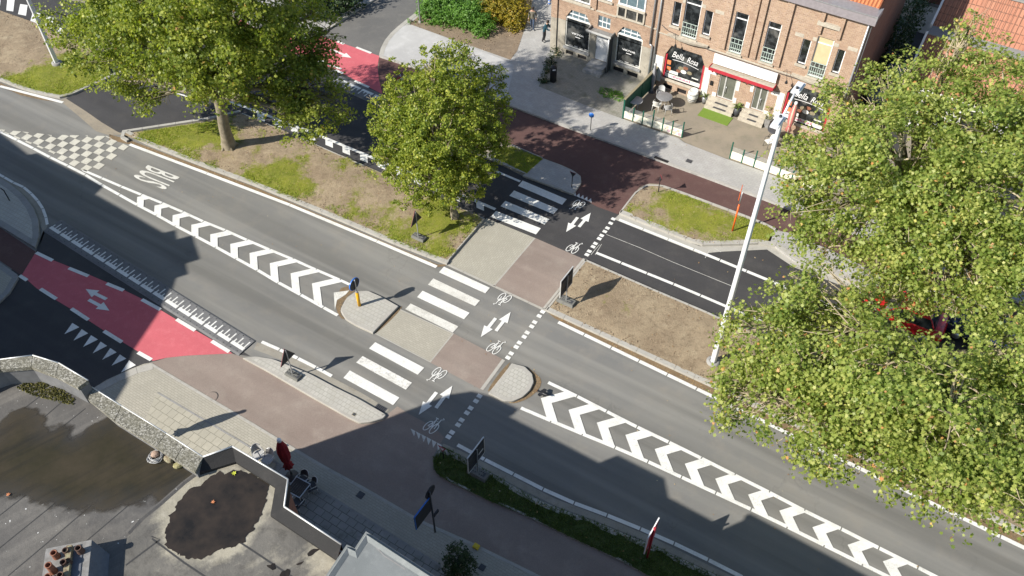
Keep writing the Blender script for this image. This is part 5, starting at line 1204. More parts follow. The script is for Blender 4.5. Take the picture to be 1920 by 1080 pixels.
# tiled house with driveway on the far right
hc = thing('tiled_house', 'low white house with two steep salmon tiled roofs behind the big plane tree', 'house', fac(25, 0, -8))
C0, C1 = 20.95, 34
mb = MB()
mb.add([fac(C0, 0, -4.6), fac(C1, 0, -4.6), fac(C1, 3.0, -4.6), fac(C0, 3.0, -4.6)], [(0, 1, 2, 3)])
mb.add([fac(C0, 0, -13), fac(C0, 0, -4.6), fac(C0, 3.0, -4.6), fac(C0, 5.3, -6.35), fac(C0, 5.3, -7.4), fac(C0, 7.2, -9.3), fac(C0, 4.4, -13)], [tuple(range(7))])
mb.build('wall', PLASTER_W, hc, world=True)
mb = MB()
mb.add([fac(C0 - .1, 2.95, -4.5), fac(C1, 2.95, -4.5), fac(C1, 5.33, -6.35), fac(C0 - .1, 5.33, -6.35)], [(0, 1, 2, 3)])
mb.add([fac(C0 - .1, 5.36, -7.35), fac(C1, 5.36, -7.35), fac(C1, 7.25, -9.3), fac(C0 - .1, 7.25, -9.3)], [(0, 1, 2, 3)])
mb.add([fac(C1, 4.4, -13), fac(C0 - .1, 4.4, -13), fac(C0 - .1, 7.25, -9.32), fac(C1, 7.25, -9.32)], [(0, 1, 2, 3)])
ro = mb.build('roof', ROOF_C, hc, world=True)
mb = MB()
for k in range(int((C1 - C0) / .26)):
    u = C0 + .05 + .26 * k
    mb.tube([fac(u, 2.96, -4.5), fac(u, 5.33, -6.35)], .035, 5); mb.tube([fac(u, 5.36, -7.35), fac(u, 7.25, -9.3)], .035, 5)
mb.build('tile_rib', plain('salmon_tile', (.40, .19, .12), .85, c2=(.32, .14, .09), scale=5), ro, world=True)
mb = MB(); mb.fbox(C0 - .1, C1, -7.4, -6.3, 5.3, 5.36); mb.fbox(C0 - .1, C1, -9.6, -9.1, 7.2, 7.32); mb.build('flashing', KERB_D, ro, world=True)
mb = MB()
for (o0, z0_), (o1, z1_) in (((-4.45, 2.9), (-6.35, 5.36)), ((-7.3, 5.36), (-9.4, 7.3))):
    a = [fac(C0 - .22, z0_ - .15, o0), fac(C0 - .1, z0_ - .15, o0), fac(C0 - .1, z1_ - .15, o1), fac(C0 - .22, z1_ - .15, o1)]
    mb.hexa([a[0], a[3], a[2], a[1]] + [p + Vector((0, 0, .25)) for p in (a[0], a[3], a[2], a[1])])
mb.build('bargeboard', WHITE, ro, world=True)
mb = MB()
for u in (22.2, 24.6, 27): mb.fbox(u, u + 1.2, -4.63, -4.57, .9, 2.4)
mb.build('window', GLASS, hc, world=True)
ga = thing('garage', 'garage with a wide white up-and-over door at the end of the driveway', 'garage', fac(19.6, 0, -16))
mb = MB(); wall_openings(mb, 18.6, 21.2, 0, 3.0, [(18.75, 20.35, .02, 2.2)], -15.9, .1); mb.fbox(18.6, 21.2, -20, -16.05, 0, 2.98); mb.build('wall', BRICK_D, ga, world=True)
mb = MB(); mb.fbox(18.75, 20.35, -16.02, -15.96, .02, 2.2)
for k in range(1, 5): mb.fbox(18.75, 20.35, -15.96, -15.955, .44 * k, .44 * k + .012)
gd = mb.build('garage_door', WHITE, ga, world=True)
mb = MB(); mb.fbox(19.55, 19.72, -15.95, -15.92, .75, .80); mb.build('handle', BLACK, gd, world=True)
mb = MB(); mb.fbox(18.6, 21.2, -20.1, -15.8, 3.0, 3.1); mb.fbox(18.7, 20.4, -15.9, -15.84, 2.22, 2.4); mb.build('roof', SLABC, ga, world=True)
shrub('ivy_hedge', 'dark ivy hedge climbing the side wall of the brick house by the driveway', 'hedge', [(tuple(fac(18.95, 1.2 + (k % 3) * 1.1, -7.5 - k * .95)), .85, 1.2) for k in range(9)], fac(18.95, .12, -11), LEAF_DARK, 170, (.10, .18), seed=12.2, cr=.2, stems=18)

# ------------------------------------------------------------------ flat roofs on the near side
RZ, PZ = 9.62, 10.0
fb = thing('flat_roofed_building', 'flat roofed corner building with pebble edge slabs and stagnant roof puddles', 'building', W(250, 900, RZ) * 1.0)
PH = 10.5
Pz = lambda x, y, z=PZ: W2(x, y, z)
edge = [(-430, 832), (-182, 744), (-80, 698), (0, 674), (61, 666), (110, 680.5), (165, 713), (172, 726), (228, 761), (312, 812.5), (381, 857), (436, 837.5), (540, 899), (533, 950.5), (640, 1021)]
foot = [Pz(*p, PH if k < 7 else PZ) for k, p in enumerate(edge)] + [Pz(560, 1180), Pz(200, 1700), Pz(-700, 1500), Pz(-800, 960)]
mb = MB(); mb.prism(inset(foot, .06), 0.1, RZ - .05); mb.build('wall', BRICK_D, fb, world=True)
mb = MB(); mb.sheet(inset(foot, .12), RZ)
rfl = mb.build('roof', ROOF_F, fb, world=True)
# seams of the roofing felt
mb = MB()
def seam(pts, w=.035): mb.ribbon([W2(x, y, RZ) for x, y in pts], w, RZ + .004)
for pts in ([(-30, 990), (0, 966), (50, 927), (120, 868), (190, 812)], [(-20, 1043), (0, 1027), (93, 952), (190, 868), (262, 800)], [(15, 1080), (78, 1027), (180, 940), (250, 880), (300, 838)], [(150, 1025), (166, 1011), (245, 944), (320, 880)], [(0, 800), (74, 744)], [(74, 790), (118, 752), (130, 742)], [(-10, 900), (40, 860), (110, 806), (160, 766)], [(10, 870), (60, 832)]): seam(pts)
mb.build('felt_seam', SEAM, rfl, world=True)
cr = [W2(x, y, RZ) for x, y in [(374, 884), (440, 862), (520, 915), (508, 968), (640, 1052), (600, 1180), (200, 1180), (222, 1075), (240, 1005), (290, 955), (340, 908)]]
pud = [W2(x, y, RZ) for x, y in [(395, 893), (425, 889), (470, 887), (508, 908), (500, 940), (488, 972), (447, 1026), (378, 1051), (318, 1030), (312, 990), (340, 930)]]
extra = [(W2(x, y, RZ), r, w_) for x, y, r, w_ in ((320, 930, .45, .8), (355, 900, .35, .8), (430, 866, .3, .7), (510, 935, .35, .7), (590, 1050, .6, .5), (520, 1040, .4, .45), (610, 1030, .4, .5), (480, 1060, .35, .35), (300, 1065, .3, .3), (625, 1070, .5, .5), (300, 960, .35, .4))]
def seg_d(p, poly):
    best = 99
    for i in range(len(poly)):
        a, e = poly[i - 1], poly[i] - poly[i - 1]; t = max(0, min(1, (p - a).dot(e) / e.length_squared)); best = min(best, (a + e * t - p).length)
    return best
vs = []
for i in range(len(cr)):
    k = max(1, int((cr[i] - cr[i - 1]).length / .2)); vs += [cr[i - 1].lerp(cr[i], j / k) for j in range(k)]
nb = len(vs); x0, x1, y0, y1 = min(p.x for p in cr), max(p.x for p in cr), min(p.y for p in cr), max(p.y for p in cr); y = y0
while y < y1:
    x = x0
    while x < x1:
        p = Vector((x, y))
        if inside(p, cr) and seg_d(p, cr) > .06: vs.append(p)
        x += .13
    y += .13
res = delaunay_2d_cdt(vs, [], [list(range(nb))], 1, 1e-4)
mb = MB(); at_ = []
for p in res[0]:
    d = 0 if inside(p, pud) else seg_d(p, pud); v = .95 * math.exp(-(d / .26) ** 1.3) + .08
    for c, r, w_ in extra: v += w_ * math.exp(-((p - c).length / r) ** 2)
    mb.v.append((p.x, p.y, RZ + .006)); at_.append(v)
for f in res[2]: mb.f.append(tuple(f)); mb.m.append(0); mb.s.append(True)
o = mb.build('dusty_roof_area', ROOF_P, fb, world=True); o.data.attributes.new('crust', 'FLOAT', 'POINT').data.foreach_set('value', np.array(at_, dtype=np.float32))
mb = MB()
rg = [W(371, 886, RZ), W(345, 905, RZ), W(300, 945, RZ), W(262, 975, RZ), W(240, 1000, RZ)]
for p, r in zip(rg, rg[1:]):
    t = (r - p).normalized(); k = Vector((-t.y, t.x, 0)) * .10
    mb.add([p + k, r + k, r + Vector((0, 0, .035)), p + Vector((0, 0, .035)), p - k, r - k], [(0, 1, 2, 3), (3, 2, 5, 4)])
    for i in (-1, -2): mb.f[i] = mb.f[i] if True else mb.f[i]
mb.build('felt_ridge', ROOF_F, fb, world=True)
mb = MB()
for pts in ([(236, 1060), (300, 1012), (284, 1006)], [(400, 985), (470, 1030), (560, 1090)], [(285, 1010), (345, 1055), (390, 1085)]): mb.ribbon([W2(x, y, RZ) for x, y in pts], .05, RZ + .010)
mb.build('felt_seam', SEAM, fb, world=True)
# parapet of exposed-aggregate slabs, then a bitumen-covered upstand
def edge_pieces(name, outer, inner, z, mat, dz=.34, gap=.02):
    for (a, b), (c, d) in zip(zip(outer, outer[1:]), zip(inner, inner[1:])):
        A, B, C_, D = Pz(*a, z), Pz(*b, z), Pz(*d, z), Pz(*c, z); n = max(1, round((B - A).length / 2.2)); mb = MB()
        for k in range(n):
            s, e = k / n, (k + 1) / n; g_ = gap / (B - A).length / 2
            mb.prism([A.lerp(B, s + g_), A.lerp(B, e - g_), D.lerp(C_, e - g_), D.lerp(C_, s + g_)], z - dz, z)
        mb.build(name, mat, fb, world=True)
edge_pieces('parapet_slab', [(-430, 832), (-182, 744), (-80, 698), (0, 674), (61, 666), (110, 681), (165, 713)], [(-430, 856), (-182, 768), (-80, 720), (0, 692.5), (58, 688), (104, 705), (146, 727)], PH, AGG, .16)
mb = MB()
for (a, b), (c, d) in zip(zip([(-430, 833), (-182, 745), (-80, 699), (0, 675), (61, 667), (110, 682), (164, 713)], [(-182, 745), (-80, 699), (0, 675), (61, 667), (110, 682), (164, 713)]), zip([(-430, 853), (-182, 765), (-80, 717), (0, 690.5), (58, 686), (105, 703), (148, 726)], [(-182, 765), (-80, 717), (0, 690.5), (58, 686), (105, 703), (148, 726)])):
    mb.prism([Pz(*a, PH), Pz(*b, PH), Pz(*d, PH), Pz(*c, PH)], RZ - .05, PH - .16)
mb.build('felted_upstand', plain('grey_felt', (.17, .17, .17), .8, c2=(.12, .12, .12), scale=2), fb, world=True)
edge_pieces('parapet_slab', [(172, 727), (228, 761), (312, 812.5), (345, 833.5), (381, 857)], [(165, 749), (214, 789), (292, 838), (328, 862), (366, 886)], PZ, AGG, .14)
mb = MB()
for (a, b), (c, d) in zip(zip([(174, 729), (228, 762), (312, 813), (380, 857)], [(228, 762), (312, 813), (380, 857)]), zip([(168, 747), (215, 787), (293, 836), (367, 884)], [(215, 787), (293, 836), (367, 884)])):
    mb.prism([Pz(*a), Pz(*b), Pz(*d), Pz(*c)], RZ - .05, PZ - .14)
mb.build('felted_upstand', MATS['grey_felt'], fb, world=True)
mb = MB()
outp = [Pz(*p) for p in ((381, 857), (436, 837.5), (540, 899), (533, 950.5), (640, 1021))]; inn = [Pz(x, y, RZ + .12) for x, y in ((370, 888), (442, 866), (516, 913), (507, 966), (632, 1050))]
n = len(outp)
mb.add([(p.x, p.y, PZ) for p in outp] + [(p.x, p.y, RZ + .12) for p in inn] + [(p.x, p.y, PZ - .5) for p in outp] + [(p.x, p.y, RZ - .02) for p in inn],
       [f for k in range(n - 1) for f in ((k, n + k, n + k + 1, k + 1), (2 * n + k, k, k + 1, 2 * n + k + 1), (n + k, 3 * n + k, 3 * n + k + 1, n + k + 1))])
for i in range(len(mb.f)): mb.f[i] = mb.f[i][::-1]
mb.build('upstand', ZINC, fb, world=True)
mb = MB(); mb2 = []
for p, r in zip(outp, outp[1:]): mb.tube([(p.x, p.y, PZ + .015), (r.x, r.y, PZ + .015)], .028, 6)
for k, (a, b) in enumerate(zip(edge, edge[1:])):
    if k == 6 or b[0] > 381: continue
    z = (PH if k < 6 else PZ) + .005; p, r = Pz(*a, z), Pz(*b, z); mb.tube([(p.x, p.y, z), (r.x, r.y, z)], .022, 6)
mb.build('metal_trim', ALUTRIM, fb, world=True)
# standing water on the roof
def jag(pts, amp, step=.16, seed=0.0, fine=.6):
    p = [W2(x, y, RZ) for x, y in pts]; p = smooth_line(p + p[:1], 2); out = []
    for k, c in enumerate(resample(p, step)[:-1]): out.append(c + Vector((noise.noise(Vector((k * .37, seed, 0))), noise.noise(Vector((k * .37, seed + 9, 0))))) * amp + Vector((noise.noise(Vector((k * 1.7, seed, 3))), noise.noise(Vector((k * 1.7, seed + 9, 3))))) * amp * fine)
    return out
def soft_puddle(pts, grow=.45):
    core = ccw([W2(x, y, RZ) for x, y in pts]); core = smooth_line(core + core[:1], 2)[:-1]; big = inset(core, -grow); lim = foot
    x0, x1, y0, y1 = min(p.x for p in big), max(p.x for p in big), min(p.y for p in big), max(p.y for p in big); n = int((x1 - x0) / .12) + 2; k = int((y1 - y0) / .12) + 2
    mb = MB(); at_ = []; idx = {}
    inn = [W2(x, y, RZ) for x, y in ((-700, 1010), (-700, 860), (-182, 762), (0, 710), (60, 704), (104, 720), (150, 744), (172, 744), (222, 780), (302, 829), (372, 876), (376, 886), (240, 1000), (200, 1180), (-700, 1180))]
    for i in range(n):
        for j in range(k):
            p = Vector((x0 + i * .12, y0 + j * .12)); d = seg_d(p, core); d = d if inside(p, core) else -d
            if d > -grow and inside(p, inn): idx[i, j] = len(mb.v); mb.v.append((p.x, p.y, RZ + .012)); at_.append(.28 + min(1.1, d * 1.1))
    for (i, j), q_ in idx.items():
        f = [idx.get(c) for c in ((i, j), (i + 1, j), (i + 1, j + 1), (i, j + 1))]
        if None not in f: mb.f.append(tuple(f)); mb.m.append(0); mb.s.append(True)
    o = mb.build('puddle', WATER); o.data.attributes.new('wet', 'FLOAT', 'POINT').data.foreach_set('value', np.array(at_, dtype=np.float32))
    return structure(o)
soft_puddle([(-160, 830), (-20, 830), (6, 800), (22, 775), (50, 770), (72, 782), (80, 806), (100, 812), (116, 800), (132, 806), (140, 826), (156, 808), (175, 800), (200, 790), (214, 778), (262, 815), (330, 864), (372, 892), (338, 912), (305, 931), (282, 925), (262, 942), (232, 938), (212, 950), (188, 950), (180, 942), (150, 952), (110, 954), (84, 936), (40, 928), (0, 925), (-160, 940)])
mb = MB(); mb.sheet(jag([(395, 893), (410, 886), (425, 889), (445, 879), (470, 887), (508, 908), (500, 940), (488, 972), (470, 1000), (447, 1026), (425, 1025), (405, 1035), (378, 1051), (345, 1045), (318, 1030), (308, 1008), (312, 990), (322, 965), (340, 930), (360, 914), (380, 908)], .10, .07, 5, 1.0), RZ + .016)
structure(mb.build('puddle', PUD2))
mb = MB()
for pts, sd in (([(500, 1060), (515, 1055), (522, 1064), (508, 1072)], 1), ([(528, 1072), (548, 1066), (545, 1082), (520, 1084)], 3), ([(555, 1058), (572, 1050), (568, 1060)], 5), ([(600, 1030), (580, 1045), (573, 1040), (588, 1028)], 7)):
    mb.sheet(jag(pts, .07, .08, sd), RZ + .016)
structure(mb.build('puddle', PUD2))
# pale roof alongside
pb_ = thing('pale_roofed_building', 'building with a pale mineral felt flat roof beside the puddled one', 'building', W(780, 1080, 10.6))
out = [W2(x, y, 10.6) for x, y in ((686, 996), (665, 1028), (650, 1021), (609, 1082), (540, 1190))]
e0 = out[0]; out = [e0 + FD * 24, e0] + out[1:] + [out[-1] + FD * 26]
# notch the far end so that it ends squarely
mb = MB(); mb.prism(inset(out, .1), .1, 10.5); mb.build('wall', BRICK_D, pb_, world=True)
mb = MB(); mb.prism(out, 10.42, 10.6); pr = mb.build('roof', ROOF_W, pb_, world=True)
mb = MB(); inn = inset(out, .22); oc = ccw(out); n = len(oc); i2 = inset(out, .05)
mb.add([(p.x, p.y, 10.605) for p in i2] + [(p.x, p.y, 10.68) for p in inset(out, .1)] + [(p.x, p.y, 10.605) for p in inn], [f for k in range(n) for f in ((k, (k + 1) % n, n + (k + 1) % n, n + k), (n + k, n + (k + 1) % n, 2 * n + (k + 1) % n, 2 * n + k))])
mb.build('edge_roll', ROOF_W, pr, world=True)
mb = MB(); p0 = W2(700, 1035, 10.6); mb.ribbon([W2(690, 1010, 10.6), W2(720, 1042, 10.6), W2(760, 1068, 10.6)], .03, 10.606); mb.build('felt_seam', KERB_D, pr, world=True)

# chimney stack on the flat roof
ch = thing('chimney_stack', 'low chimney stack with a concrete slab and terracotta pots on the flat roof', 'chimney', W(120, 1060, RZ))
CZ = 10.16
q0, q1, q2 = W2(86, 1029, CZ), W2(172, 1012, CZ), W2(79, 1080, CZ); dn_ = (q2 - q0).normalized(); ln_ = 3.2
sl_ = [q0, q1, q1 + dn_ * ln_, q0 + dn_ * ln_]
mb = MB(); mb.prism(inset(sl_, .06), RZ - .02, CZ - .1); mb.build('brick_stack', BRICK_D, ch, world=True)
mb = MB(); mb.prism(sl_, CZ - .1, CZ); mb.build('slab', SLABC, ch, world=True)
lx = (q1 - q0).normalized(); wd = (q1 - q0).length
cpt = lambda a, b: q0 + lx * a * wd + dn_ * b
mb = MB(); mb.prism([cpt(.50, .12), cpt(.62, .12), cpt(.62, ln_ - .1), cpt(.50, ln_ - .1)], CZ - .01, CZ + .16); mb.build('brick_ridge', LICHEN, ch, world=True)
mb = MB(); mb.prism([cpt(.63, .25), cpt(.83, .25), cpt(.83, ln_), cpt(.63, ln_)], CZ - .01, CZ + .02); mb.build('lead_sheet', LEAD, ch, world=True)
e1, e2 = q1 + lx * .0, q1 + dn_ * ln_; o1, o2 = q1 + lx * .32 + dn_ * .25, q1 + lx * .32 + dn_ * ln_
mb = MB(); mb.add([(e1.x, e1.y, CZ - .02), (e2.x, e2.y, CZ - .02), (o2.x, o2.y, RZ), (o1.x, o1.y, RZ)], [(3, 2, 1, 0)][::-1]); mb.build('lead_apron', LEAD, ch, world=True)
for k, (x, y, hh, rr, mt) in enumerate(((101, 1040, .26, .085, TERRA), (123, 1035, .22, .08, TERRA_D), (147, 1031, .26, .085, TERRA_D), (91, 1063, .42, .085, TERRA), (119, 1057, .26, .08, TERRA_D), (113, 1081, .26, .08, TERRA_D), (90, 1084, .24, .08, TERRA), (127, 1055, .2, .07, TERRA_D))):
    c = W(x - 1, y - 4, CZ + hh); c = Vector((c.x, c.y, CZ))
    m2 = MB(); m2.lathe([(rr * 1.25, 0), (rr * 1.05, hh * .7), (rr * 1.0, hh * .9), (rr * 1.12, hh * .92), (rr * 1.12, hh), (rr * .82, hh), (rr * .8, hh * .4)], c, 16); po = m2.build('chimney_pot', mt, ch, world=True)
    m2 = MB(); m2.lathe([(rr * .8, hh * .55), (0, hh * .55)], c, 16); m2.build('flue', SOOT, po, world=True)
# moss, loose cable and stones lying on the roof
MBm = []; MTm = []
pl = [W2(x, y, RZ) for x, y in ((30, 727), (52, 712), (75, 711), (100, 718), (122, 731), (140, 748), (138, 758), (118, 757), (95, 750), (62, 742))]
for x, y in scatter_in(pl, 900):
    r = R.uniform(.015, .045); a = R.uniform(0, 6.28); t = R.random()
    b = [(x + math.cos(a + k * 2.094) * r, y + math.sin(a + k * 2.094) * r, RZ) for k in range(3)]; tp = (x, y, RZ + r * R.uniform(.6, 1.8))
    for k in range(3): MBm.extend([b[k], b[(k + 1) % 3], tp]); MTm.append(t)
stuff(tris_mesh('moss', MBm, None, MTm, MOSS_M))
cc = W(293, 859, RZ); mb = MB()
for k in range(9):
    r = R.uniform(.15, .24); pts = [cc + Vector((math.cos(a * .35) * r + R.uniform(-.02, .02) + .03 * math.cos(k), math.sin(a * .35) * r * R.uniform(.85, 1.05) + .03 * math.sin(k), .02 + .013 * k + R.uniform(0, .02))) for a in range(18)]
    mb.tube(pts + pts[:1], .011, 5)
tag(mb.build('cable_coil', LGREY, loc=cc), 'coil of pale grey cable lying by the parapet at the puddle edge', 'cable')
def rock(name, label, p, s, mat, group=None, rz=0.0):
    mb = MB(); k = 10; prof = [(.3, 0), (.5, .12), (.52, .4), (.4, .62), (.18, .7), (0, .7)]
    vs = []
    for r, z in prof:
        for j in range(k):
            a = 2 * math.pi * j / k; n_ = 1 + .28 * noise.noise(Vector((math.cos(a) * 2 + s[0] * 9, math.sin(a) * 2, z * 3)))
            vs.append(Matrix.Rotation(rz, 3, 'Z') @ Vector((r * math.cos(a) * n_ * s[0], r * math.sin(a) * n_ * s[1], z * s[2])))
    mb.add(vs, [(i * k + j, i * k + (j + 1) % k, (i + 1) * k + (j + 1) % k, (i + 1) * k + j) for i in range(len(prof) - 1) for j in range(k)])
    o = mb.build(name, mat); o.location = p; return tag(o, label, 'stone', group)
rock('stone', 'pinkish stone inside the coil of grey cable', W(293, 855, RZ), (.26, .22, .3), plain('pinkish_stone', (.34, .24, .18), .9, scale=8))
rock('stone', 'flat brown brick lump between the cable coil and the mossy stone', W(318, 864, RZ), (.32, .22, .28), LICHEN, None, -.5)
rock('stone', 'yellowish mossy stone next to the roof corner', W(336, 875, RZ), (.3, .22, .25), plain('mossy_stone', (.30, .27, .14), .95, c2=(.18, .17, .07), scale=9), None, .3)
def drop_leaf(label, x, y, z, c, r=.09, shape=PLANE):
    mb = MB(); a = R.uniform(0, 6.28)
    mb.add([(px_ * r * 2 * math.cos(a) - py_ * r * 2 * math.sin(a), px_ * r * 2 * math.sin(a) + py_ * r * 2 * math.cos(a), .02 + abs(px_) * .05) for px_, py_ in shape], [tuple(range(len(shape)))])
    o = mb.build('dead_leaf', c); o.location = W(x, y, z); return tag(o, label, 'leaf', 'single leaves on the flat roof')
LFO = plain('orange_dead_leaf', (.45, .17, .07), .8); LFY = plain('yellow_green_leaf', (.42, .45, .04), .7)
drop_leaf('curled orange leaf at the left end of the long roof puddle', 16, 928, RZ + .02, LFO, .065)
drop_leaf('orange leaf floating in the middle of the round roof puddle', 400, 942, RZ + .02, LFO, .065)
drop_leaf('yellow green leaf at the top of the round roof puddle', 439, 888, RZ + .02, LFY, .08)

# corner building across the side street and its long shadow
sh = thing('tall_corner_building', 'tall flat roofed brick building across the side street', 'building', (-40, 24, 0))
mb = MB(); HB = 11.0
fp = [W2(*p) - SH * HB for p in ((180, 840), (220, 752), (243, 715), (240, 690), (250, 660), (302, 582), (325, 540), (331, 521), (354, 514), (349, 494), (376, 486), (361, 441), (333, 448), (330, 431), (307, 436), (180, 364), (195, 349), (70, 287), (54, 290), (0, 248), (-60, 215), (-200, 140))]
fp += [fp[-1] + Vector((-8, -14)), Vector((-70, -10)), Vector((-34, 4))]
mb.prism(fp, 0, HB - .3); mb.build('wall', BRICK_D, sh, world=True)
mb = MB(); mb.prism(inset(fp, -.0), HB - .3, HB); mb.build('roof', ROOF_W, sh, world=True)
# ------------------------------------------------------------------ signs, posts and street furniture
RX = math.atan2(RD.y, RD.x)
def rubber_base(root, w=.82, d=.44, h=.13, y0=0.0, mat=None):
    mb = MB(); a, b = w / 2, d / 2
    bot = [(-a, -b + y0), (a, -b + y0), (a, b + y0), (-a, b + y0)]; top = [(-a + .03, -b * .75 + y0), (a - .03, -b * .75 + y0), (a - .03, b * .75 + y0), (-a + .03, b * .75 + y0)]
    mb.hexa([(x, y, 0) for x, y in bot] + [(x, y, h) for x, y in top])
    o = mb.build('foot_block', mat or RECYC, root)
    m2 = MB()
    for k in range(-3, 4):
        if k:
            for s in (-1, 1): m2.box((k * .105, s * .075 + y0, h + .002), (.05, .05, .008))
    m2.build('socket', BLACK, o)
    m2 = MB(); m2.box((.3, y0, h + .006), (.1, .2, .012)); m2.build('grip', DGREY, o)
    return o
def tri_sign(label, base, grp):
    r = thing('warning_sign', label, 'road sign', base, RX, grp)
    rubber_base(r)
    mb = MB(); mb.box((-.05, 0, .98), (.045, .045, 1.8)); mb.build('post', GALV, r)
    mb = MB(); mb.box((.07, .0, .2), (.3, .03, .03), M=Matrix.Rotation(-.5, 3, 'Y')); mb.build('brace', BLACK, r)
    # board plane: across the road, face towards oncoming traffic (-x)
    P3 = [(0, .0, 1.95), (0, -.48, 1.1), (0, .48, 1.1)]
    def tri(s, x0, x1):
        c = Vector((0, 0, 1.38)); pts = [c + (Vector(p) - c) * s for p in P3]
        return [(x0, p.y, p.z) for p in pts] + [(x1, p.y, p.z) for p in pts]
    fs = [(0, 1, 2), (5, 4, 3), (0, 3, 4, 1), (1, 4, 5, 2), (2, 5, 3, 0)]
    mb = MB(); mb.add(tri(1, -.10, -.075), fs); bo = mb.build('board', SIGNBK, r)
    mb = MB(); mb.add(tri(.985, -.112, -.10), fs); mb.build('red_border', RED, bo)
    mb = MB(); mb.add(tri(.66, -.116, -.112), fs); mb.build('white_face', WHITE, bo)
    mb = MB()
    for z in (1.2, 1.32, 1.44, 1.56): mb.box((-.07, 0, z), (.012, .9 * (1.9 - z), .025))
    mb.build('rib', DGREY, bo)
    return r
tri_sign('temporary triangular warning sign on the narrow paved island', W(551, 704, .125), 'temporary triangular warning signs')
tri_sign('temporary triangular warning sign standing in the grass near the lime tree', W(786, 446, .16), 'temporary triangular warning signs')
def board_sign(label, base, grp, white=False):
    r = thing('temporary_sign_board', label, 'road sign', base, RX, grp)
    rubber_base(r, .95, .5, .16)
    mb = MB(); mb.box((-.02, 0, .98), (.06, .04, 1.9)); mb.build('post', GALV, r)
    mb = MB(); mb.box((-.075, 0, 1.42), (.03, 1.22, 1.16)); bo = mb.build('board', SIGNBK, r)
    mb = MB()
    for s in (-1, 1): mb.box((-.073, s * .6, 1.42), (.05, .03, 1.2))
    for z in (.83, 2.01): mb.box((-.073, 0, z), (.05, 1.17, .03))
    mb.build('edge_profile', ALUTRIM, bo)
    mb = MB(); mb.box((-.095, 0, 1.42), (.012, 1.16, 1.1)); mb.build('face', YELLOW, bo)
    mb = MB()
    for z in (1.1, 1.75): mb.box((-.05, 0, z), (.025, 1.1, .04))
    mb.build('rail', DGREY, bo)
    if white: mb = MB(); mb.box((-.058, .34, 1.25), (.006, .36, .1)); mb.build('sticker', ALUTRIM, bo)
    return r
board_sign('rectangular temporary sign board on a grey foot in the dry earth verge', W(1062, 566, .15), 'temporary rectangular sign boards')
board_sign('rectangular temporary sign board on the shaded grass strip, white sticker on its back', W(897, 888, .14), 'temporary rectangular sign boards', True)
# blue disc on a yellow post
r = thing('keep_right_sign', 'round blue sign on a short yellow post on the paved traffic island', 'road sign', W(674, 573, .13), RX)
mb = MB(); mb.tube([(0, 0, 0), (0, 0, .98)], .085, 14); mb.build('post', YELLOW, r)
mb = MB(); mb.tube([(0, 0, .98), (0, 0, 1.08)], .06, 10); mb.tube([(0, 0, 1.05), (0, 0, 1.9)], .032, 8); mb.build('upper_post', GALV, r)
Ry = Matrix.Rotation(math.pi / 2, 3, 'Y'); DZ = 1.56
mb = MB(); mb.lathe([(0, -.02), (.35, -.02), (.35, .0), (0, .0)], (-.05, 0, DZ), 28, M=Ry, sm=False); d_ = mb.build('disc', SIGNBK, r)
mb = MB(); mb.lathe([(.335, -.04), (.36, -.04), (.36, .01), (.335, .01)], (-.055, 0, DZ), 28, M=Ry, sm=False); mb.build('rim', BLUE, d_)
mb = MB(); mb.lathe([(0, -.024), (.335, -.024)], (-.05, 0, DZ), 28, M=Ry, sm=False); mb.build('blue_face', BLUE, d_)
# small cyclist give-way signs
def small_gw(label, base, rz, h=.95):
    r = thing('small_give_way_sign', label, 'road sign', base, rz, 'small cyclist give way signs')
    mb = MB(); mb.tube([(0, 0, -.02), (0, 0, h)], .026, 8); mb.build('post', BLACK, r)
    def tri(s, x0, x1):
        P3 = [(0, -.2, h + .02), (0, .2, h + .02), (0, 0, h - .32)]; c = Vector((0, 0, h - .1)); pts = [c + (Vector(p) - c) * s for p in P3]
        return [(x0, p.y, p.z) for p in pts] + [(x1, p.y, p.z) for p in pts]
    fs = [(0, 1, 2), (5, 4, 3), (0, 3, 4, 1), (1, 4, 5, 2), (2, 5, 3, 0)]
    mb = MB(); mb.add(tri(1, .03, .045), fs); bo = mb.build('red_border', RED, r)
    mb = MB(); mb.add(tri(.6, .045, .049), fs); mb.build('white_face', WHITE, bo)
    mb = MB(); mb.add(tri(.98, .022, .03), fs); mb.build('back', SIGNBK, bo)
    return r
small_gw('small red and white give way sign at the end of the shaded grass strip', W(832, 860, .14), math.atan2(-XD.y, -XD.x))
small_gw('small give way sign on the paved corner beside the far zebra crossing', W(1072, 351, .13), math.atan2(XD.y, XD.x), 1.05)
small_gw('small give way sign at the rounded end of the grass island, seen edge on', W(1234, 360, .15), math.atan2(XD.y, XD.x) - .9, 1.1)
# blue direction board in the shade
r = thing('direction_sign', 'blue street sign board on a dark post by the shaded cycle path', 'road sign', W(816, 997, .03), RX)
mb = MB(); mb.tube([(0, 0, 0), (0, 0, 3.25)], .04, 10); mb.build('post', DGREY, r)
mb = MB(); mb.box((-.02, -.52, 2.35), (.035, .95, .95)); b_o = mb.build('board', SIGNBK, r)
mb = MB(); mb.box((-.045, -.52, 2.35), (.012, .93, .93)); mb.build('blue_face', BLUE, b_o)
mb = MB(); mb.box((-.022, -.52, 2.84), (.05, .96, .03)); mb.box((-.022, -1.01, 2.35), (.05, .03, .95)); mb.build('edge', BLUE, b_o)
mb = MB(); mb.lathe([(0, -.02), (.30, -.02), (.30, .01), (0, .01)], (-.06, .1, 3.05), 24, M=Ry, sm=False); mb.build('round_sign', SIGNBK, r)
mb = MB(); mb.box((.03, .17, 1.35), (.05, .3, .2)); mb.build('plate', SIGNBK, r)
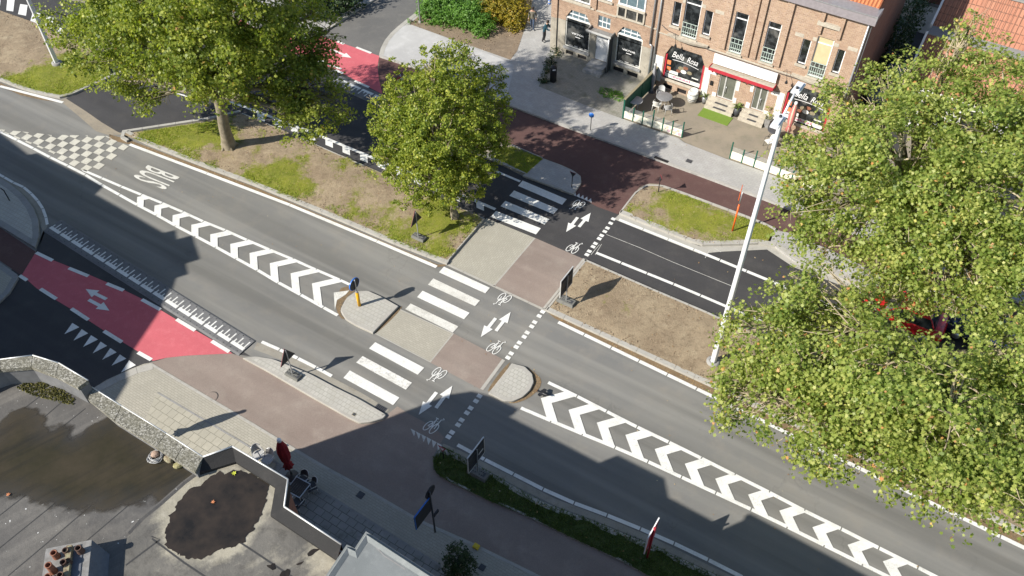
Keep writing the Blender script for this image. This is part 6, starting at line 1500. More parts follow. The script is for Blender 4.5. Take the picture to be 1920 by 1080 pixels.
# red and white board at the verge
r = thing('chevron_board', 'red backed board with a white edge in the shaded grass strip', 'road sign', W(1213, 1046, .14), RX)
mb = MB(); mb.tube([(0, 0, 0), (0, 0, 2.55)], .045, 10); mb.build('post', RED, r)
mb = MB(); mb.box((-.05, .05, 1.75), (.03, .92, 1.35)); b_o = mb.build('board', RED, r)
mb = MB(); mb.box((-.052, .05, 2.44), (.05, .95, .03)); mb.box((-.052, -.43, 1.75), (.05, .03, 1.36)); mb.build('edge', WHITE, b_o)
mb = MB(); mb.box((-.07, .05, 1.75), (.012, .9, 1.33))
mb.build('white_face', WHITE, b_o)
# orange post
b0 = W(1373, 433, .15); r = thing('marker_post', 'tall orange marker post with a white sign at the top, on the grass island', 'post', b0)
mb = MB(); mb.tube([(0, 0, 0), (.02, .05, 1.9)], .045, 12); mb.build('post', ORANGE, r)
mb = MB(); mb.tube([(.02, .05, 1.9), (.03, .06, 2.75)], .03, 8); mb.build('upper_post', GALV, r)
mb = MB(); c, s_ = math.cos(RX), math.sin(RX); mb.box((.03, .35, 2.45), (.03, .6, .6), rz=RX + .2); p_ = mb.build('sign_plate', ORANGE, r)
mb = MB(); mb.box((.052, .35, 2.45), (.012, .58, .58), rz=RX + .2); mb.build('plate_back', ALUTRIM, p_)
# small blue path sign, prohibition sign, thin lamp posts
r = thing('small_blue_sign', 'small blue cycle path sign on a thin post on the pale pavement', 'road sign', W(1107, 244, .13), -.4)
mb = MB(); mb.tube([(0, 0, 0), (0, 0, 1.25)], .025, 8); mb.build('post', DGREY, r)
mb = MB(); mb.lathe([(0, -.015), (.17, -.015), (.17, .015), (0, .015)], (0, -.04, 1.15), 20, M=Matrix.Rotation(math.pi / 2, 3, 'X')); mb.build('disc', BLUE, r)
p0 = W(752, 152, 2.45); r = thing('no_bicycles_sign', 'round red rimmed bicycle sign behind the lime tree crown', 'road sign', (p0.x, p0.y, .01), .25)
mb = MB(); mb.tube([(0, 0, 0), (0, 0, 2.9)], .035, 8); mb.build('post', GALV, r)
RXm = Matrix.Rotation(math.pi / 2, 3, 'X')
mb = MB(); mb.lathe([(0, 0), (.33, 0), (.33, .02), (0, .02)], (0, -.04, 2.45), 28, M=RXm, sm=False); d_ = mb.build('disc', RED, r)
mb = MB(); mb.lathe([(0, .024), (.25, .024)], (0, -.04, 2.45), 28, M=RXm, sm=False); mb.build('white_face', WHITE, d_)
mb = MB(); mb.box((0, -.068, 2.45), (.44, .004, .05), M=Matrix.Rotation(.7, 3, 'Y')); mb.lathe([(.05, .027), (.08, .027)], (-.1, -.04, 2.4), 14, M=RXm); mb.lathe([(.05, .027), (.08, .027)], (.1, -.04, 2.4), 14, M=RXm); mb.box((0, -.0675, 2.5), (.22, .003, .03)); mb.build('symbol', BLACK, d_)
mb = MB(); mb.box((0, -.05, 1.98), (.34, .02, .22)); mb.build('blue_plate', BLUE, r)
def lamp(label, base, h, r0, r1, heads, kind='street_lamp', mat=None, grp=None):
    r = thing(kind, label, 'street lamp', base, 0, grp); mt = mat or POLEW
    mb = MB(); mb.tube([(0, 0, .0), (0, 0, h)], [r0, r1], 8, sm=False); mb.build('pole', mt, r)
    mb = MB(); mb.lathe([(r0 * 2.1, -.05), (r0 * 2.1, .1), (r0 * 1.4, .14), (r0 * 1.2, .14)], n=16); mb.build('footing', KERB_D, r)
    mb = MB(); mb.box((0, 0, h - .05), (.22, .22, .2)); mb.build('pole_cap', mt, r)
    for (dx, dy, ln, z) in heads:
        d = Vector((dx, dy, 0)).normalized(); a = math.atan2(d.y, d.x)
        mb = MB(); mb.tube([(0, 0, h - .1), d * .5 + Vector((0, 0, h + z * .6)), d * ln + Vector((0, 0, h + z))], .045, 8); ar = mb.build('arm', mt, r)
        mb = MB(); c = d * (ln + .35) + Vector((0, 0, h + z + .02)); mb.box(c, (.72, .30, .09), rz=a); mb.box(c + Vector((0, 0, .07)), (.5, .2, .07), rz=a); hd = mb.build('luminaire', mt, r)
        mb = MB(); mb.box(c - Vector((0, 0, .05)), (.62, .26, .012), rz=a); mb.build('lens', LGREY, hd)
        mb = MB(); mb.lathe([(.05, .1), (.05, .17), (0, .17)], c - d * .2, 10); mb.build('sensor', BLACK, hd)
    return r
lamp('very tall pale lamp post with two heads standing in the dry verge', W(1337, 679, .15), 14.2, .155, .085, [(FN.x, FN.y, .15, .05), (-FN.x, -FN.y, .9, .45)])
lamp('pale lamp post half hidden by the plane tree near the earth bank', W(107, 119, .2), 11.5, .16, .09, [(FN.x, FN.y, .9, .3)])
lamp('thin grey lamp post at the edge of the planting bed', W(788, 42, .13), 5.2, .06, .045, [(-.6, -.6, .3, .1)], mat=MGREY)
lamp('thin grey post in front of the dark hedge', W(608, 27, .13), 4.6, .055, .045, [(.8, -.4, .3, .1)], mat=MGREY)

# rubber separators with a white comb marking
def separator(label):
    r = thing('rubber_separator', label, 'lane separator', (0, 0, 0), 0, 'rubber lane separators')
    L, Wd, h = 1.0, 1.15, .05
    mb = MB(); a, b = L / 2 - .006, Wd / 2
    mb.hexa([(-a, -b, 0), (a, -b, 0), (a, b, 0), (-a, b, 0), (-a, -b + .1, h), (a, -b + .1, h), (a, b - .1, h), (-a, b - .1, h)]); mb.build('slab', RUBBER, r)
    mb = MB(); mb.box((0, -.17, h + .001), (.88, .19, .006))
    for k in range(4): ln = (.2, .42)[k % 2]; mb.box((-.36 + .24 * k, -.10 + ln / 2, h + .0015), (.07, ln, .006))
    mb.build('comb_marking', PAINT, r)
    mb = MB()
    for x in (-.24, .24):
        for y in (-.42, .42): mb.lathe([(.028, h + .002), (.028, h + .008), (0, h + .008)], (x, y, 0), 8)
    mb.build('bolt', BLACK, r)
    return r
def sep_row(proto, first, last, n, flip, labels):
    a, b = W2(*first), W2(*last); t = (b - a); L = t.length / n; t.normalize(); rz = math.atan2(t.y, t.x) + (math.pi if flip else 0)
    for i in range(n):
        p = a + t * L * (i + .5); loc = (p.x, p.y, Z1)
        o = proto if (i == 0 and not flip) else dup(proto, loc, rz, labels(i))
        o.location = loc; o.rotation_euler = (0, 0, rz); o['label'] = labels(i); o.scale = (L / 1.0, 1, 1)
ords = ['first', 'second', 'third', 'fourth', 'fifth', 'sixth', 'seventh', 'eighth', 'ninth', 'tenth', 'eleventh', 'twelfth', 'thirteenth', 'fourteenth', 'fifteenth', 'sixteenth']
pr_ = separator('')
sep_row(pr_, (99, 423), (464, 653), 16, False, lambda i: f'{ords[i]} rubber separator with white comb marking, counted from the round kerb')
sep_row(pr_, (628, 150), (722, 192), 4, True, lambda i: f'{ords[i]} rubber separator from the plane tree beside the far red crossing')
# drains, covers, small things on the ground
def cover(name, label, p, sx, sy, rz, mat, grid=False, grp=None, z=.004):
    r = thing(name, label, 'drain cover' if grid else 'manhole cover', p, rz, grp)
    mb = MB(); mb.box((0, 0, z), (sx, sy, .012)); o = mb.build('plate', mat, r)
    if grid:
        mb = MB()
        for k in range(-2, 3): mb.box((k * sx / 6, 0, z + .008), (sx / 14, sy * .85, .008))
        mb.build('slot', BLACK, r)
    else:
        mb = MB(); mb.box((0, 0, z + .0075), (sx * .8, sy * .8, .006)); mb.build('lid', DGREY, r)
    return r
cover('gully_grate', 'iron gully grate at the tip of the narrow paved island', W(713, 767, .0), .55, .38, RX, DGREY, True, z=Z3)
cover('gully_grate', 'dark gully opening in the kerb of the far pavement', W(1240, 299, .13), .9, .22, RX, BLACK, True, z=.004)
cover('manhole_cover', 'dark square manhole cover in the far pale pavement', W(1292, 302, .13), .35, .3, RX, DGREY)
cover('manhole_cover', 'dark square inspection cover in the shaded near pavement', W(676, 928, .03), .3, .3, RX, DGREY)
cover('manhole_cover', 'small inspection cover at the tip of the near pavement by the round shrub', W(904, 1064, .03), .25, .25, RX, DGREY)
cover('manhole_cover', 'brown square inspection cover on the narrow paved island', W(664, 777, .135), .16, .16, RX, LICHEN)
mb = MB(); mb.lathe([(.30, .0), (.30, .008), (.24, .008)], n=20); mb.lathe([(.24, .006), (0, .006)], n=20)
tag(mb.build('round_manhole_cover', BR_LOW, loc=None), 'round manhole cover at the edge of the sunlit cycle path', 'manhole cover'); o = bpy.data.objects['round_manhole_cover']; o.location = W(397, 744, Z2)
mb = MB(); mb.box((0, 0, .06), (.24, .2, .12)); mb.box((0, 0, .13), (.16, .12, .03)); o = mb.build('utility_marker', plain('yellow_plastic', (.65, .48, .03), .5)); o.location = W(893, 1026, .03); o.rotation_euler = (0, 0, RX); tag(o, 'small yellow utility marker at the pavement edge', 'marker')
# bicycle hoop on the near island
hp = W(18, 376, .13); mb = MB(); a, b = Vector((0, 0, 0)), W(-20, 362, .13) - hp
mb.tube([a, a + Vector((0, 0, .75)), a + b * .12 + Vector((0, 0, .85)), a + b * .88 + Vector((0, 0, .85)), a + b + Vector((0, 0, .75)), a + b], .03, 8)
o = mb.build('bicycle_hoop', BLACK); o.location = hp; tag(o, 'black bicycle hoop on the shaded rounded island', 'bicycle stand')
# crow on the road
cb = W(1019, 742, .02); r = thing('crow', 'black crow standing on the road by the half round island', 'bird', cb, math.radians(-40))
mb = MB(); prof = [(.0, -.19), (.035, -.15), (.075, -.06), (.085, .02), (.06, .10), (.042, .14), (.05, .18), (.042, .215), (.018, .235), (.008, .29), (0, .295)]
Mx = Matrix.Rotation(math.pi / 2 - .3, 3, 'Y'); mb.lathe([(a, z) for a, z in prof], (0, 0, .17), 12, M=Mx); mb.build('body', BLACK, r)
for s in (-1, 1):
    mb = MB(); mb.add([(.06, s * .07, .22), (-.02, s * .26, .2), (-.16, s * .24, .17), (-.2, s * .1, .15), (-.12, s * .05, .18)], [(0, 1, 2, 3, 4) if s > 0 else (4, 3, 2, 1, 0)]); mb.add([(.06, s * .07, .235), (-.02, s * .26, .208), (-.16, s * .24, .178), (-.2, s * .1, .16), (-.12, s * .05, .2)], [(0, 1, 2, 3, 4) if s > 0 else (4, 3, 2, 1, 0)]); mb.build('wing', BLACK, r)
    mb = MB(); mb.tube([(0, s * .035, .12), (.01, s * .04, 0), (.06, s * .045, 0)], .008, 5); mb.build('leg', DGREY, r)
mb = MB(); mb.add([(-.15, -.03, .14), (-.36, -.06, .10), (-.36, .06, .10), (-.15, .03, .14)], [(0, 1, 2, 3)]); mb.add([(-.15, -.03, .155), (-.36, -.06, .11), (-.36, .06, .11), (-.15, .03, .155)], [(3, 2, 1, 0)]); mb.build('tail', BLACK, r)
# litter bin
r = thing('litter_bin', 'black round topped litter bin beside the weeds on the footpath', 'bin', W(1037, 152, .127), .2)
mb = MB(); mb.lathe([(.2, 0), (.22, .05), (.22, .95), (.23, 1.0), (.18, 1.12), (.06, 1.2), (0, 1.2)], n=18); mb.build('body', BLACK, r)
mb = MB(); mb.box((-.02, -.225, .98), (.2, .02, .08)); mb.build('label_plate', WHITE, r)

# ------------------------------------------------------------------ terrace of the restaurant
def fence(label, a, b, h_p, posts, post_h):
    """low panel fence with taller posts along a ground line"""
    A, B = W(*a, .127), W(*b, .127); t = (B - A); L = t.length; rz = math.atan2(t.y, t.x)
    r = thing('terrace_fence', label, 'fence', A, rz)
    for i, k in enumerate(posts):
        mb = MB(); hh = post_h[i]; mb.box((k * L, 0, hh / 2), (.07, .07, hh)); mb.build('post', GREEN, r)
    big = [p for p, hh in zip(posts, post_h) if hh > .9 or p in (0, 1)]
    big = sorted(set([posts[0]] + [p for p, hh in zip(posts, post_h) if hh >= 1.15] + [posts[-1]]))
    for p, q_ in zip(big, big[1:]):
        mb = MB(); mb.box(((p + q_) / 2 * L, 0, .05 + h_p / 2), ((q_ - p) * L - .08, .04, h_p)); mb.build('panel', CREAMP, r)
    mb = MB()
    for p, q_ in zip(posts, posts[1:]): mb.box(((p + q_) / 2 * L, .0, (h_p + .95) / 2), ((q_ - p) * L - .08, .012, .95 - h_p - .12))
    m_ = MATS.get('clear_screen')
    if m_ is None:
        m_, t_, b_x = nt('clear_screen'); b_x.inputs['Base Color'].default_value = (.8, .85, .85, 1); b_x.inputs['Roughness'].default_value = .1; b_x.inputs['Alpha'].default_value = .07
    mb.build('clear_screen', m_, r)
    return r
r1 = fence('low green and cream terrace fence with pale flowers painted on its end panel', (1168, 221), (1278, 258), .5, [0, .17, .33, .5, .67, .83, 1], [1.3, 1.0, 1.0, 1.3, 1.0, 1.0, 1.15])
mb = MB(); L1 = (W(1278, 258, .127) - W(1168, 221, .127)).length
for k in range(9):
    cx, cz, rr = L1 * (.72 + .03 * k), .3 + .12 * math.sin(k * 2.1), .06 + .03 * (k % 3)
    mb.add([(cx + rr * math.cos(x * .785), -.0225 - .0004 * k, cz + rr * math.sin(x * .785)) for x in range(8)], [tuple(range(8))], k % 2)
mb.build('flower_picture', [plain('mauve_flower_print', (.5, .36, .4), .7), plain('beige_flower_print', (.6, .5, .36), .7)], r1)
fence('low green and cream terrace fence partly under the plane tree', (1368, 297), (1545, 362), .5, [0, .13, .26, .4, .53, .66, .8, 1], [1.2, .95, 1.2, .95, .95, 1.2, .95, 1.2])
A, B = W(1168, 221, .127), W(1232, 156, .127); t = B - A; rz = math.atan2(t.y, t.x)
r = thing('screen_wall', 'tall dark green windscreen between the forecourt and the restaurant terrace', 'screen', A, rz)
mb = MB(); mb.box((t.length / 2, 0, .72), (t.length, .05, 1.25)); mb.build('panel', GREEN, r)
mb = MB(); mb.box((t.length / 2, 0, 1.40), (t.length + .05, .16, .06)); mb.build('capping', LICHEN, r)
for k in (0, .5, 1): mb = MB(); mb.box((t.length * k, 0, .69), (.09, .1, 1.38)); mb.build('post', GREEN, r)
def chair(label, p, rz, mat, grp, metal=None):
    r = thing('terrace_chair', label, 'chair', p, rz, grp); me = metal or mat
    mb = MB(); mb.box((0, 0, .44), (.44, .44, .035)); mb.build('seat', mat, r)
    mb = MB()
    vs = []; n = 9
    for j in range(n):
        a = math.radians(-62 + 124 * j / (n - 1)); y, x = math.sin(a) * .25, -.02 - .22 * math.cos(a)
        for k, z in enumerate((.50, .66, .84)): vs.append((x - .05 * k, y * (1 - .04 * k), z - (.10 * abs(math.sin(a)) ** 2 if k == 2 else 0)))
    mb.add(vs, [(3 * j + k, 3 * j + 3 + k, 3 * j + 4 + k, 3 * j + 1 + k) for j in range(n - 1) for k in range(2)], 0, True); mb.build('backrest', mat, r)
    mb = MB()
    top = [vs[3 * j + 2] for j in range(n)]; mb.tube(top, .016, 6)
    for s in (-1, 1): mb.tube([(-.2, s * .22, .62), (.05, s * .25, .66), (.2, s * .24, .64), (.21, s * .22, .44)], .014, 6)
    mb.build('frame', me, r)
    for sx in (-1, 1):
        for sy in (-1, 1): mb = MB(); mb.tube([(sx * .19, sy * .19, .44), (sx * .22, sy * .22, 0)], .014, 6); mb.build('leg', me, r)
    return r
def round_table(label, p, rr, mat, grp=None):
    r = thing('round_table', label, 'table', p, 0, grp)
    mb = MB(); mb.lathe([(0, .70), (rr - .02, .70), (rr, .715), (rr, .735), (rr - .02, .745), (0, .745)], n=26); mb.build('tabletop', mat, r)
    for k in range(4): a = k * 1.571 + .6; mb = MB(); mb.tube([(math.cos(a) * .12, math.sin(a) * .12, .7), (math.cos(a) * rr * .8, math.sin(a) * rr * .8, 0)], .018, 6); mb.build('leg', mat, r)
    return r
TZ = .13
round_table('round grey terrace table with two pale chairs in front of it', W(1243, 199, TZ), .52, MGREY)
chair('pale grey terrace chair at the round table, turned towards the green windscreen', W(1230, 207, TZ), math.radians(60), OFFW, 'chairs on the restaurant terrace')
chair('grey terrace chair at the round table, back towards the road', W(1251, 213, TZ), math.radians(95), LGREY, 'chairs on the restaurant terrace')
chair('grey terrace chair on the far side of the round table, turned away from the road', W(1237, 186, TZ), math.radians(-110), LGREY, 'chairs on the restaurant terrace')
def tilted_top(label, p, rr, rz, th):
    r = thing('folded_table', label, 'table', p, rz)
    mb = MB(); M_ = Matrix.Rotation(math.pi / 2 - th, 3, 'Y'); mb.lathe([(0, -.015), (rr, -.015), (rr, .015), (0, .015)], (0, 0, rr * math.cos(th) + .02), 26, M=M_, sm=False); mb.build('tabletop', LGREY, r)
    mb = MB(); mb.tube([(.05, 0, .5), (.25, .0, 0)], .02, 6); mb.build('leg', DGREY, r)
    return r
tilted_top('grey round table top tipped up against the green windscreen', W(1192, 192, TZ), .42, 2.4, .3)
round_table('low grey round table in the corner behind the fence', W(1190, 206, TZ), .45, LGREY)
r = thing('barrel', 'white painted barrel with black hoops under the restaurant window', 'barrel', W(1297, 190, TZ))
mb = MB(); mb.lathe([(0, .0), (.27, .0), (.33, .22), (.35, .43), (.33, .64), (.28, .86), (.28, .84), (.25, .82), (0, .82)], n=22); mb.build('body', OFFW, r)
for z, rr in ((.17, .322), (.62, .336), (.3, .344)): mb = MB(); mb.lathe([(rr, z), (rr + .008, z), (rr + .008, z + .035), (rr, z + .035)], n=22); mb.build('hoop', BLACK, r)
def potted(label, p, ph, pr, lob, mat, pm, square=False):
    r = thing('potted_plant', label, 'potted plant', p); mb = MB()
    n = 4 if square else 18; mb.lathe([(0, 0), (pr * .68, 0), (pr, ph), (pr * .88, ph), (pr * .85, ph - .05), (0, ph - .06)], n=n, sm=not square); mb.build('pot', pm, r)
    mb = MB()
    if not square:
        for k in range(46):
            a = R.uniform(0, 6.28); l = R.uniform(.35, .62) * lob; e = R.uniform(.15, 1.2); d = Vector((math.cos(a), math.sin(a), 0)); q_ = Vector((-d.y, d.x, 0)); b = Vector((0, 0, ph - .03))
            pts = [b + d * l * .5 * math.cos(e) + Vector((0, 0, l * .7 * math.sin(e))), b + d * l * math.cos(e) + Vector((0, 0, l * math.sin(e) * .8))]; w = .025
            mb.add([b + q_ * w * .4, b - q_ * w * .4, pts[0] - q_ * w, pts[0] + q_ * w, pts[1]], [(0, 1, 2, 3), (3, 2, 4)])
        me_o = mb.build('leaves', plain('palm_leaf', (.17, .22, .05), .6, c2=(.10, .15, .03), scale=4) if 'palm_leaf' not in MATS else MATS['palm_leaf'], r)
    else:
        P, D = crown_points([((0, 0, ph + lob * .55), lob * .5, lob * .7)], 900, .3, 1.5, -.5, 3.0, 9, .08); ti = NR.random(len(P)); tris_mesh('leaves', leaves(P, (.03, .07), .4, OVAL, ti, out=D), None, ti, LEAF_LIME, r, len(OVAL))
        mb.tube([(0, 0, ph - .06), (0, 0, ph + lob * .5)], .02, 6); mb.build('stem', TWIG, r)
    return r
potted('small palm in a tall grey pot beside the barrel', W(1320, 193, TZ), .5, .2, 1.0, None, MGREY)
potted('small palm in a tapered dark grey pot between the two door steps', W(1380, 217, TZ), .62, .22, .95, None, DGREY)
potted('bushy plant in a square grey planter beside the far door step', W(1438, 238, TZ), .62, .27, .85, None, SLABC, True)
def closed_parasol(label, base, h, top, mats, rr=.17, stripes=False, pole=None):
    r = thing('closed_parasol', label, 'parasol', base)
    mb = MB(); mb.tube([(0, 0, 0), (0, 0, h)], .022, 8); mb.build('pole', pole or GALV, r)
    mb = MB(); n = 24; prof = [(.04, h - .02), (rr * .55, h - .22), (rr * .9, h - .6), (rr, h - 1.0), (rr * .85, h - 1.4), (rr * .5, h - 1.62), (rr * .45, h - 1.7), (rr * .95, h - 2.0), (rr * .3, h - 2.02)]
    vs = []; ms = []
    for i, (a, z) in enumerate(prof):
        for j in range(n): f = 1 + (.22 if j % 3 == 0 else -.12 if j % 3 == 1 else .02) * min(1, i / 2) * (1 + .3 * math.sin(j * 2.3)); th = 2 * math.pi * j / n + i * .05; vs.append((a * f * math.cos(th), a * f * math.sin(th), z))
    fs = [(i * n + j, i * n + (j + 1) % n, (i + 1) * n + (j + 1) % n, (i + 1) * n + j) for i in range(len(prof) - 1) for j in range(n)]
    b0 = len(mb.f); mb.add(vs, [f[::-1] for f in fs], 0, True)
    if stripes:
        for k in range(len(fs)): mb.m[b0 + k] = (k % n) // 2 % 2
    mb.build('canopy', mats, r)
    mb = MB(); mb.lathe([(rr * .52, h - 1.72), (rr * .6, h - 1.7), (rr * .6, h - 1.62), (rr * .52, h - 1.6)], n=16); mb.build('strap', mats[0], r)
    mb = MB(); mb.lathe([(.085, h - .1), (.10, h), (.08, h + .06), (0, h + .07)], n=12); mb.build('finial', top, r)
    mb = MB(); mb.lathe([(.28, 0), (.28, .06), (.06, .1), (.05, .3)], n=18); mb.build('stand', DGREY, r)
    return r
closed_parasol('closed red parasol with a white tip beside the chairs under the flat roof edge', W(548, 893, .03), 2.85, WHITE, [CRIM], .215)
hp_ = W2(453, 772, .02) - SH * 3.25; closed_parasol('closed parasol hidden behind the roof edge, casting a long shadow over the near pavement', (hp_.x, hp_.y, .03), 3.27, WHITE, [CRIM], .2)
closed_parasol('closed red and cream striped parasol behind the tall lamp post', W(1474, 258, TZ), 2.55, WHITE, [plain('faded_red_canvas', (.52, .15, .14), .9), plain('cream_canvas', (.62, .50, .38), .9)], .19, True)
closed_parasol('closed pale grey parasol by the green windscreen', W(1222, 171, TZ), 2.0, LGREY, [plain('grey_canvas', (.30, .30, .31), .9, c2=(.2, .2, .21), scale=8)], .13)
mb = MB(); mb.box((0, 0, .012), (2.0, .95, .02)); o = mb.build('turf_mat', MATGREEN); o.location = W(1341, 219, TZ); o.rotation_euler = (0, 0, FA); tag(o, 'green artificial turf mat in front of the door steps', 'mat')
chair('white terrace chair under the plane tree behind the far fence', W(1440, 276, TZ), math.radians(200), OFFW, 'chairs on the restaurant terrace', DGREY)
round_table('dark low table behind the far fence beside the white chair', W(1447, 262, TZ), .4, DGREY)
r = thing('standing_ashtray', 'slim white standing ashtray beside the first restaurant door', 'ashtray', W(1345, 185, TZ)); mb = MB(); mb.lathe([(.12, 0), (.12, .03), (.03, .05), (.03, .7), (.13, .76), (.13, .8), (0, .78)], n=14); mb.build('body', OFFW, r)
# seating on the near private terrace
CH = 'chairs on the near terrace'
mb = MB(); tb_ = thing('square_table', 'square dark slatted table with a metal rim on the near terrace', 'table', W(565, 930, .03), ROAD + .05)
for k in range(7): mb.box((-.30 + .1 * k, 0, .735), (.085, .66, .02))
mb.build('tabletop', plain('dark_slats', (.05, .04, .035), .7), tb_)
mb = MB()
for s in (-1, 1): mb.box((s * .36, 0, .735), (.03, .75, .04)); mb.box((0, s * .36, .735), (.69, .03, .04))
mb.build('rim', ALU, tb_)
for sx in (-1, 1):
    for sy in (-1, 1): mb = MB(); mb.tube([(sx * .34, sy * .34, .72), (sx * .34, sy * .34, 0)], .018, 6); mb.build('leg', ALU, tb_)
chair('metal and wicker chair at the square table, on the side nearest the red parasol', W(571, 911, .03), math.radians(-120), DGREY, CH, ALU)
chair('metal and wicker chair at the square table, on the side towards the cycle path', W(586, 922, .03), math.radians(-150), DGREY, CH, ALU)
chair('metal and wicker chair at the square table, pushed against the building', W(562, 952, .03), math.radians(60), DGREY, CH, ALU)
chair('metal and wicker chair behind the closed red parasol', W(506, 871, .03), math.radians(-120), LGREY, CH, ALU)
chair('metal and wicker chair at the roof edge, farthest from the square table', W(489, 863, .03), math.radians(-60), LGREY, CH, ALU)

# ------------------------------------------------------------------ cars
def car(label, p, rz, paint, cat='car'):
    r = thing('parked_car', label, cat, p, rz)
    L, Wd = 4.1, 1.75
    prof = [(-2.05, .35, .62), (-2.02, .30, .80), (-1.5, .27, .90), (-.8, .25, .95), (0, .25, .96), (.9, .25, .95), (1.5, .26, .93), (1.95, .3, .86), (2.05, .38, .7)]
    mb = MB(); n = 12; vs = []
    for x, zb, zt in prof:
        k = .90 if abs(x) > 2 else (.97 if abs(x) > 1.8 else 1)
        hw = Wd / 2 * k
        for y, z in ((-hw * .85, zb), (-hw, zb + .12), (-hw, zb + (zt - zb) * .6), (-hw * .95, zt - .06), (-hw * .85, zt), (-hw * .3, zt + .015), (hw * .3, zt + .015), (hw * .85, zt), (hw * .95, zt - .06), (hw, zb + (zt - zb) * .6), (hw, zb + .12), (hw * .85, zb)): vs.append((x, y, z))
    mb.add(vs, [(i * n + j, i * n + (j + 1) % n, (i + 1) * n + (j + 1) % n, (i + 1) * n + j) for i in range(len(prof) - 1) for j in range(n)], 0, True)
    mb.f.append(tuple(range(n))[::-1]); mb.m.append(0); mb.s.append(False); mb.f.append(tuple(range((len(prof) - 1) * n, len(prof) * n))); mb.m.append(0); mb.s.append(False)
    bo = mb.build('body', paint, r)
    mb = MB(); lo = [(-.85, -.78), (1.6, -.78), (1.6, .78), (-.85, .78)]; hi = [(-.25, -.6), (1.25, -.6), (1.25, .6), (-.25, .6)]
    mb.hexa([(x, y, .93) for x, y in lo] + [(x, y, 1.42) for x, y in hi]); mb.build('windows', GLASS, r)
    mb = MB(); mb.hexa([(x * 1.0, y * 1.03, 1.41) for x, y in hi] + [(x * .9 + .04, y * .9, 1.47) for x, y in hi])
    for s in (-1, 1):
        for (x0, x1) in ((-.85, -.25), (1.6, 1.25), (.35, .4)): mb.tube([(x0, s * .79, .93), (x1, s * .61, 1.43)], .035, 6)
    mb.build('roof', paint, r)
    for x in (-1.28, 1.28):
        for s in (-1, 1):
            Mw = Matrix.Rotation(math.pi / 2, 3, 'X')
            mb = MB(); mb.lathe([(.16, -.1), (.31, -.1), (.32, -.06), (.32, .06), (.31, .1), (.16, .1)], (x, s * .78, .32), 20, M=Mw); w_ = mb.build('wheel', BLACK, r)
            mb = MB(); mb.lathe([(0, -.105), (.2, -.105), (.2, .105), (0, .105)], (x, s * .78, .32), 14, M=Mw); mb.build('rim', ALU, w_)
    for s in (-1, 1):
        mb = MB(); mb.box((-1.99, s * .62, .72), (.1, .3, .12)); mb.build('headlight', WHITE, r)
        mb = MB(); mb.box((2.0, s * .68, .75), (.1, .2, .16)); mb.build('tail_light', RED, r)
        mb = MB(); mb.box((-.72, s * .92, 1.0), (.12, .16, .1)); mb.build('mirror', paint, r)
    return r
cp_ = W(1694, 584, .7); car('red car on the parallel road mostly hidden by the plane trees', (cp_.x, cp_.y, Z1), ROAD, CARRED)
cp_ = W(1856, 618, .7); car('dark blue car on the parallel road behind the red one', (cp_.x, cp_.y, Z1), ROAD, CARBLUE)
q_ = fac(19.75, .13, -7.4); car('pale blue car parked in the shaded driveway', q_, math.atan2(FN.y, FN.x) + math.pi, CARSIL)

# ------------------------------------------------------------------ people
def person(label, base, rz, joints, bones, radii, cols, hair_c, bag=None):
    r = thing('person', label, 'person', base, rz)
    me = bpy.data.meshes.new('body'); me.from_pydata([Vector(p) for p in joints], bones, []); o = bpy.data.objects.new('skeleton', me); COL.objects.link(o)
    sk = o.modifiers.new('s', 'SKIN'); lay = me.skin_vertices[0].data
    for i, a in enumerate(radii): lay[i].radius = (a, a * .85) if not isinstance(a, tuple) else a
    lay[0].use_root = True
    o.modifiers.new('d', 'SUBSURF').levels = 2
    dg = bpy.context.evaluated_depsgraph_get(); dg.update(); m2 = bpy.data.meshes.new_from_object(o.evaluated_get(dg))
    COL.objects.unlink(o); bpy.data.objects.remove(o)
    m2.name = 'body'; m2.materials.clear()
    for c in cols: m2.materials.append(c)
    b = bpy.data.objects.new('body', m2); COL.objects.link(b); b.parent = r
    for p in m2.polygons:
        p.use_smooth = True; z = p.center.z; x = p.center
        hand = min((Vector(joints[h]) - x).length for h in HANDS) < .11
        p.material_index = 3 if z < .09 else (0 if hand or z > 1.46 else (1 if z > .9 else 2))
    hd = Vector(joints[5])
    mb = MB(); mb.lathe([(.0, .135), (.06, .12), (.098, .07), (.106, .01), (.09, -.05)], hd + Vector((-.02, 0, .02)), 14); mb.build('hair', hair_c, r)
    mb = MB()
    for s in (-1, 1): mb.lathe([(0, .012), (.012, 0), (0, -.012)], hd + Vector((.088, s * .035, .01)), 6)
    mb.build('eyes', BLACK, r)
    mb = MB(); mb.add([hd + Vector(v) for v in ((.09, -.012, 0), (.09, .012, 0), (.118, 0, -.03), (.09, 0, .035))], [(0, 1, 2), (0, 2, 3), (1, 3, 2)]); mb.build('nose', SKIN, r)
    for h in HANDS:
        mb = MB(); c = Vector(joints[h])
        for k in range(5): mb.tube([c + Vector((.02 * (k - 2), 0, -.04)), c + Vector((.022 * (k - 2) + .01, .0, -.09 - .012 * (2 - abs(k - 2)))), c + Vector((.02 * (k - 2) + .03, 0, -.12 - .014 * (2 - abs(k - 2)))) if k else c + Vector((-.04, .02, -.08))], .011, 5)
        mb.build('fingers', SKIN, r)
    return r
HANDS = [9, 13]
bones = [(0, 1), (1, 2), (2, 3), (3, 4), (4, 5), (3, 6), (6, 7), (7, 8), (8, 9), (3, 10), (10, 11), (11, 12), (12, 13), (0, 14), (14, 15), (15, 16), (16, 17), (0, 18), (18, 19), (19, 20), (20, 21)]
rad = [.15, .145, .165, .13, .06, .105, .085, .062, .05, .045, .085, .062, .05, .045, .10, .075, .055, .05, .10, .075, .055, .05]
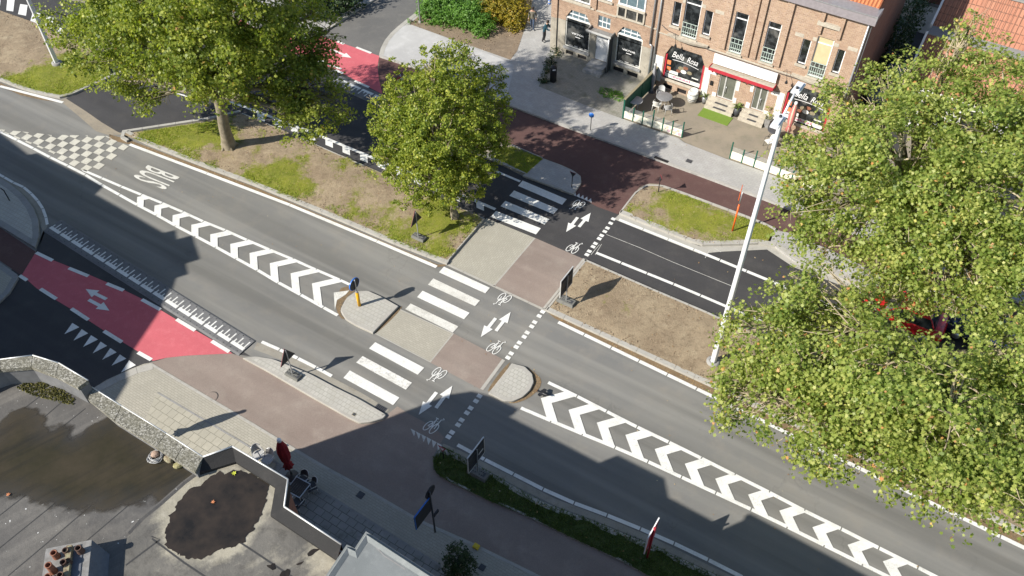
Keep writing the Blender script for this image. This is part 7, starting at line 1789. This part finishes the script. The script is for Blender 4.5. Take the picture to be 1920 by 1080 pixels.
walk = [(0, 0, .95), (0, 0, 1.12), (0, 0, 1.3), (0, 0, 1.42), (.02, 0, 1.52), (.04, 0, 1.64), (0, .19, 1.40), (-.06, .25, 1.14), (.02, .26, .95), (.05, .26, .86), (0, -.19, 1.40), (.04, -.25, 1.14), (.14, -.25, .98), (.18, -.25, .9),
        (0, .09, .9), (.12, .10, .5), (.04, .10, .09), (.17, .11, .05), (0, -.09, .9), (-.04, -.10, .5), (-.22, -.10, .13), (-.10, -.11, .05)]
person('walking person in olive grey jacket and blue jeans beside the yellow shrub', W(998, 56, .126), math.radians(-100), walk, bones, rad, [SKIN, JACKET, JEANS, SHOE], HAIR)
lean = [(0, 0, .95), (.04, 0, 1.12), (.1, 0, 1.28), (.15, 0, 1.39), (.2, 0, 1.48), (.25, 0, 1.58), (.15, .18, 1.37), (.3, .22, 1.15), (.5, .17, 1.12), (.58, .16, 1.12), (.15, -.18, 1.37), (.28, -.22, 1.14), (.48, -.17, 1.1), (.56, -.16, 1.1),
        (0, .09, .9), (.03, .10, .5), (-.04, .10, .09), (.1, .11, .05), (0, -.09, .9), (.0, -.10, .5), (-.1, -.10, .09), (.04, -.11, .05)]
person('person in teal blue jumper and dark trousers leaning towards the shop wall', W(1020, 79, .126), math.radians(-20), lean, bones, rad, [SKIN, NAVY, CHARC, SHOE], HAIR)

# ------------------------------------------------------------------ light, sky, camera
w = bpy.data.worlds.new('World'); S.world = w; w.use_nodes = True
sky = w.node_tree.nodes.new('ShaderNodeTexSky'); sky.sky_type = 'NISHITA'; sky.sun_disc = False
sky.sun_elevation = SUN_EL
sun_dir = Vector((-math.cos(SUN_AZ) * math.cos(SUN_EL), -math.sin(SUN_AZ) * math.cos(SUN_EL), math.sin(SUN_EL)))
sky.sun_rotation = math.atan2(sun_dir.x, sun_dir.y); sky.air_density = 1.0; sky.dust_density = .6
bg = w.node_tree.nodes['Background']; bg.inputs['Strength'].default_value = SKY
w.node_tree.links.new(sky.outputs[0], bg.inputs['Color'])
sl = bpy.data.lights.new('sun', 'SUN'); sl.energy = SUN; sl.angle = math.radians(.53); sl.color = (1, .945, .86)
so = bpy.data.objects.new('sun', sl); COL.objects.link(so); so.rotation_euler = (-sun_dir).to_track_quat('-Z', 'Y').to_euler(); so.location = (-40, -20, 60)
cam = bpy.data.cameras.new('camera'); co = bpy.data.objects.new('camera', cam); COL.objects.link(co); S.camera = co
cam.sensor_width = 36; cam.lens = F / 1920 * 36; cam.clip_start = .5; cam.clip_end = 2000
co.location = (0, 0, H); co.rotation_euler = (PITCH, 0, 0)
S.view_settings.view_transform = 'Standard'; S.view_settings.look = 'None'; S.view_settings.exposure = EXPO; S.view_settings.gamma = 1
S.render.resolution_x, S.render.resolution_y = 1024, 576
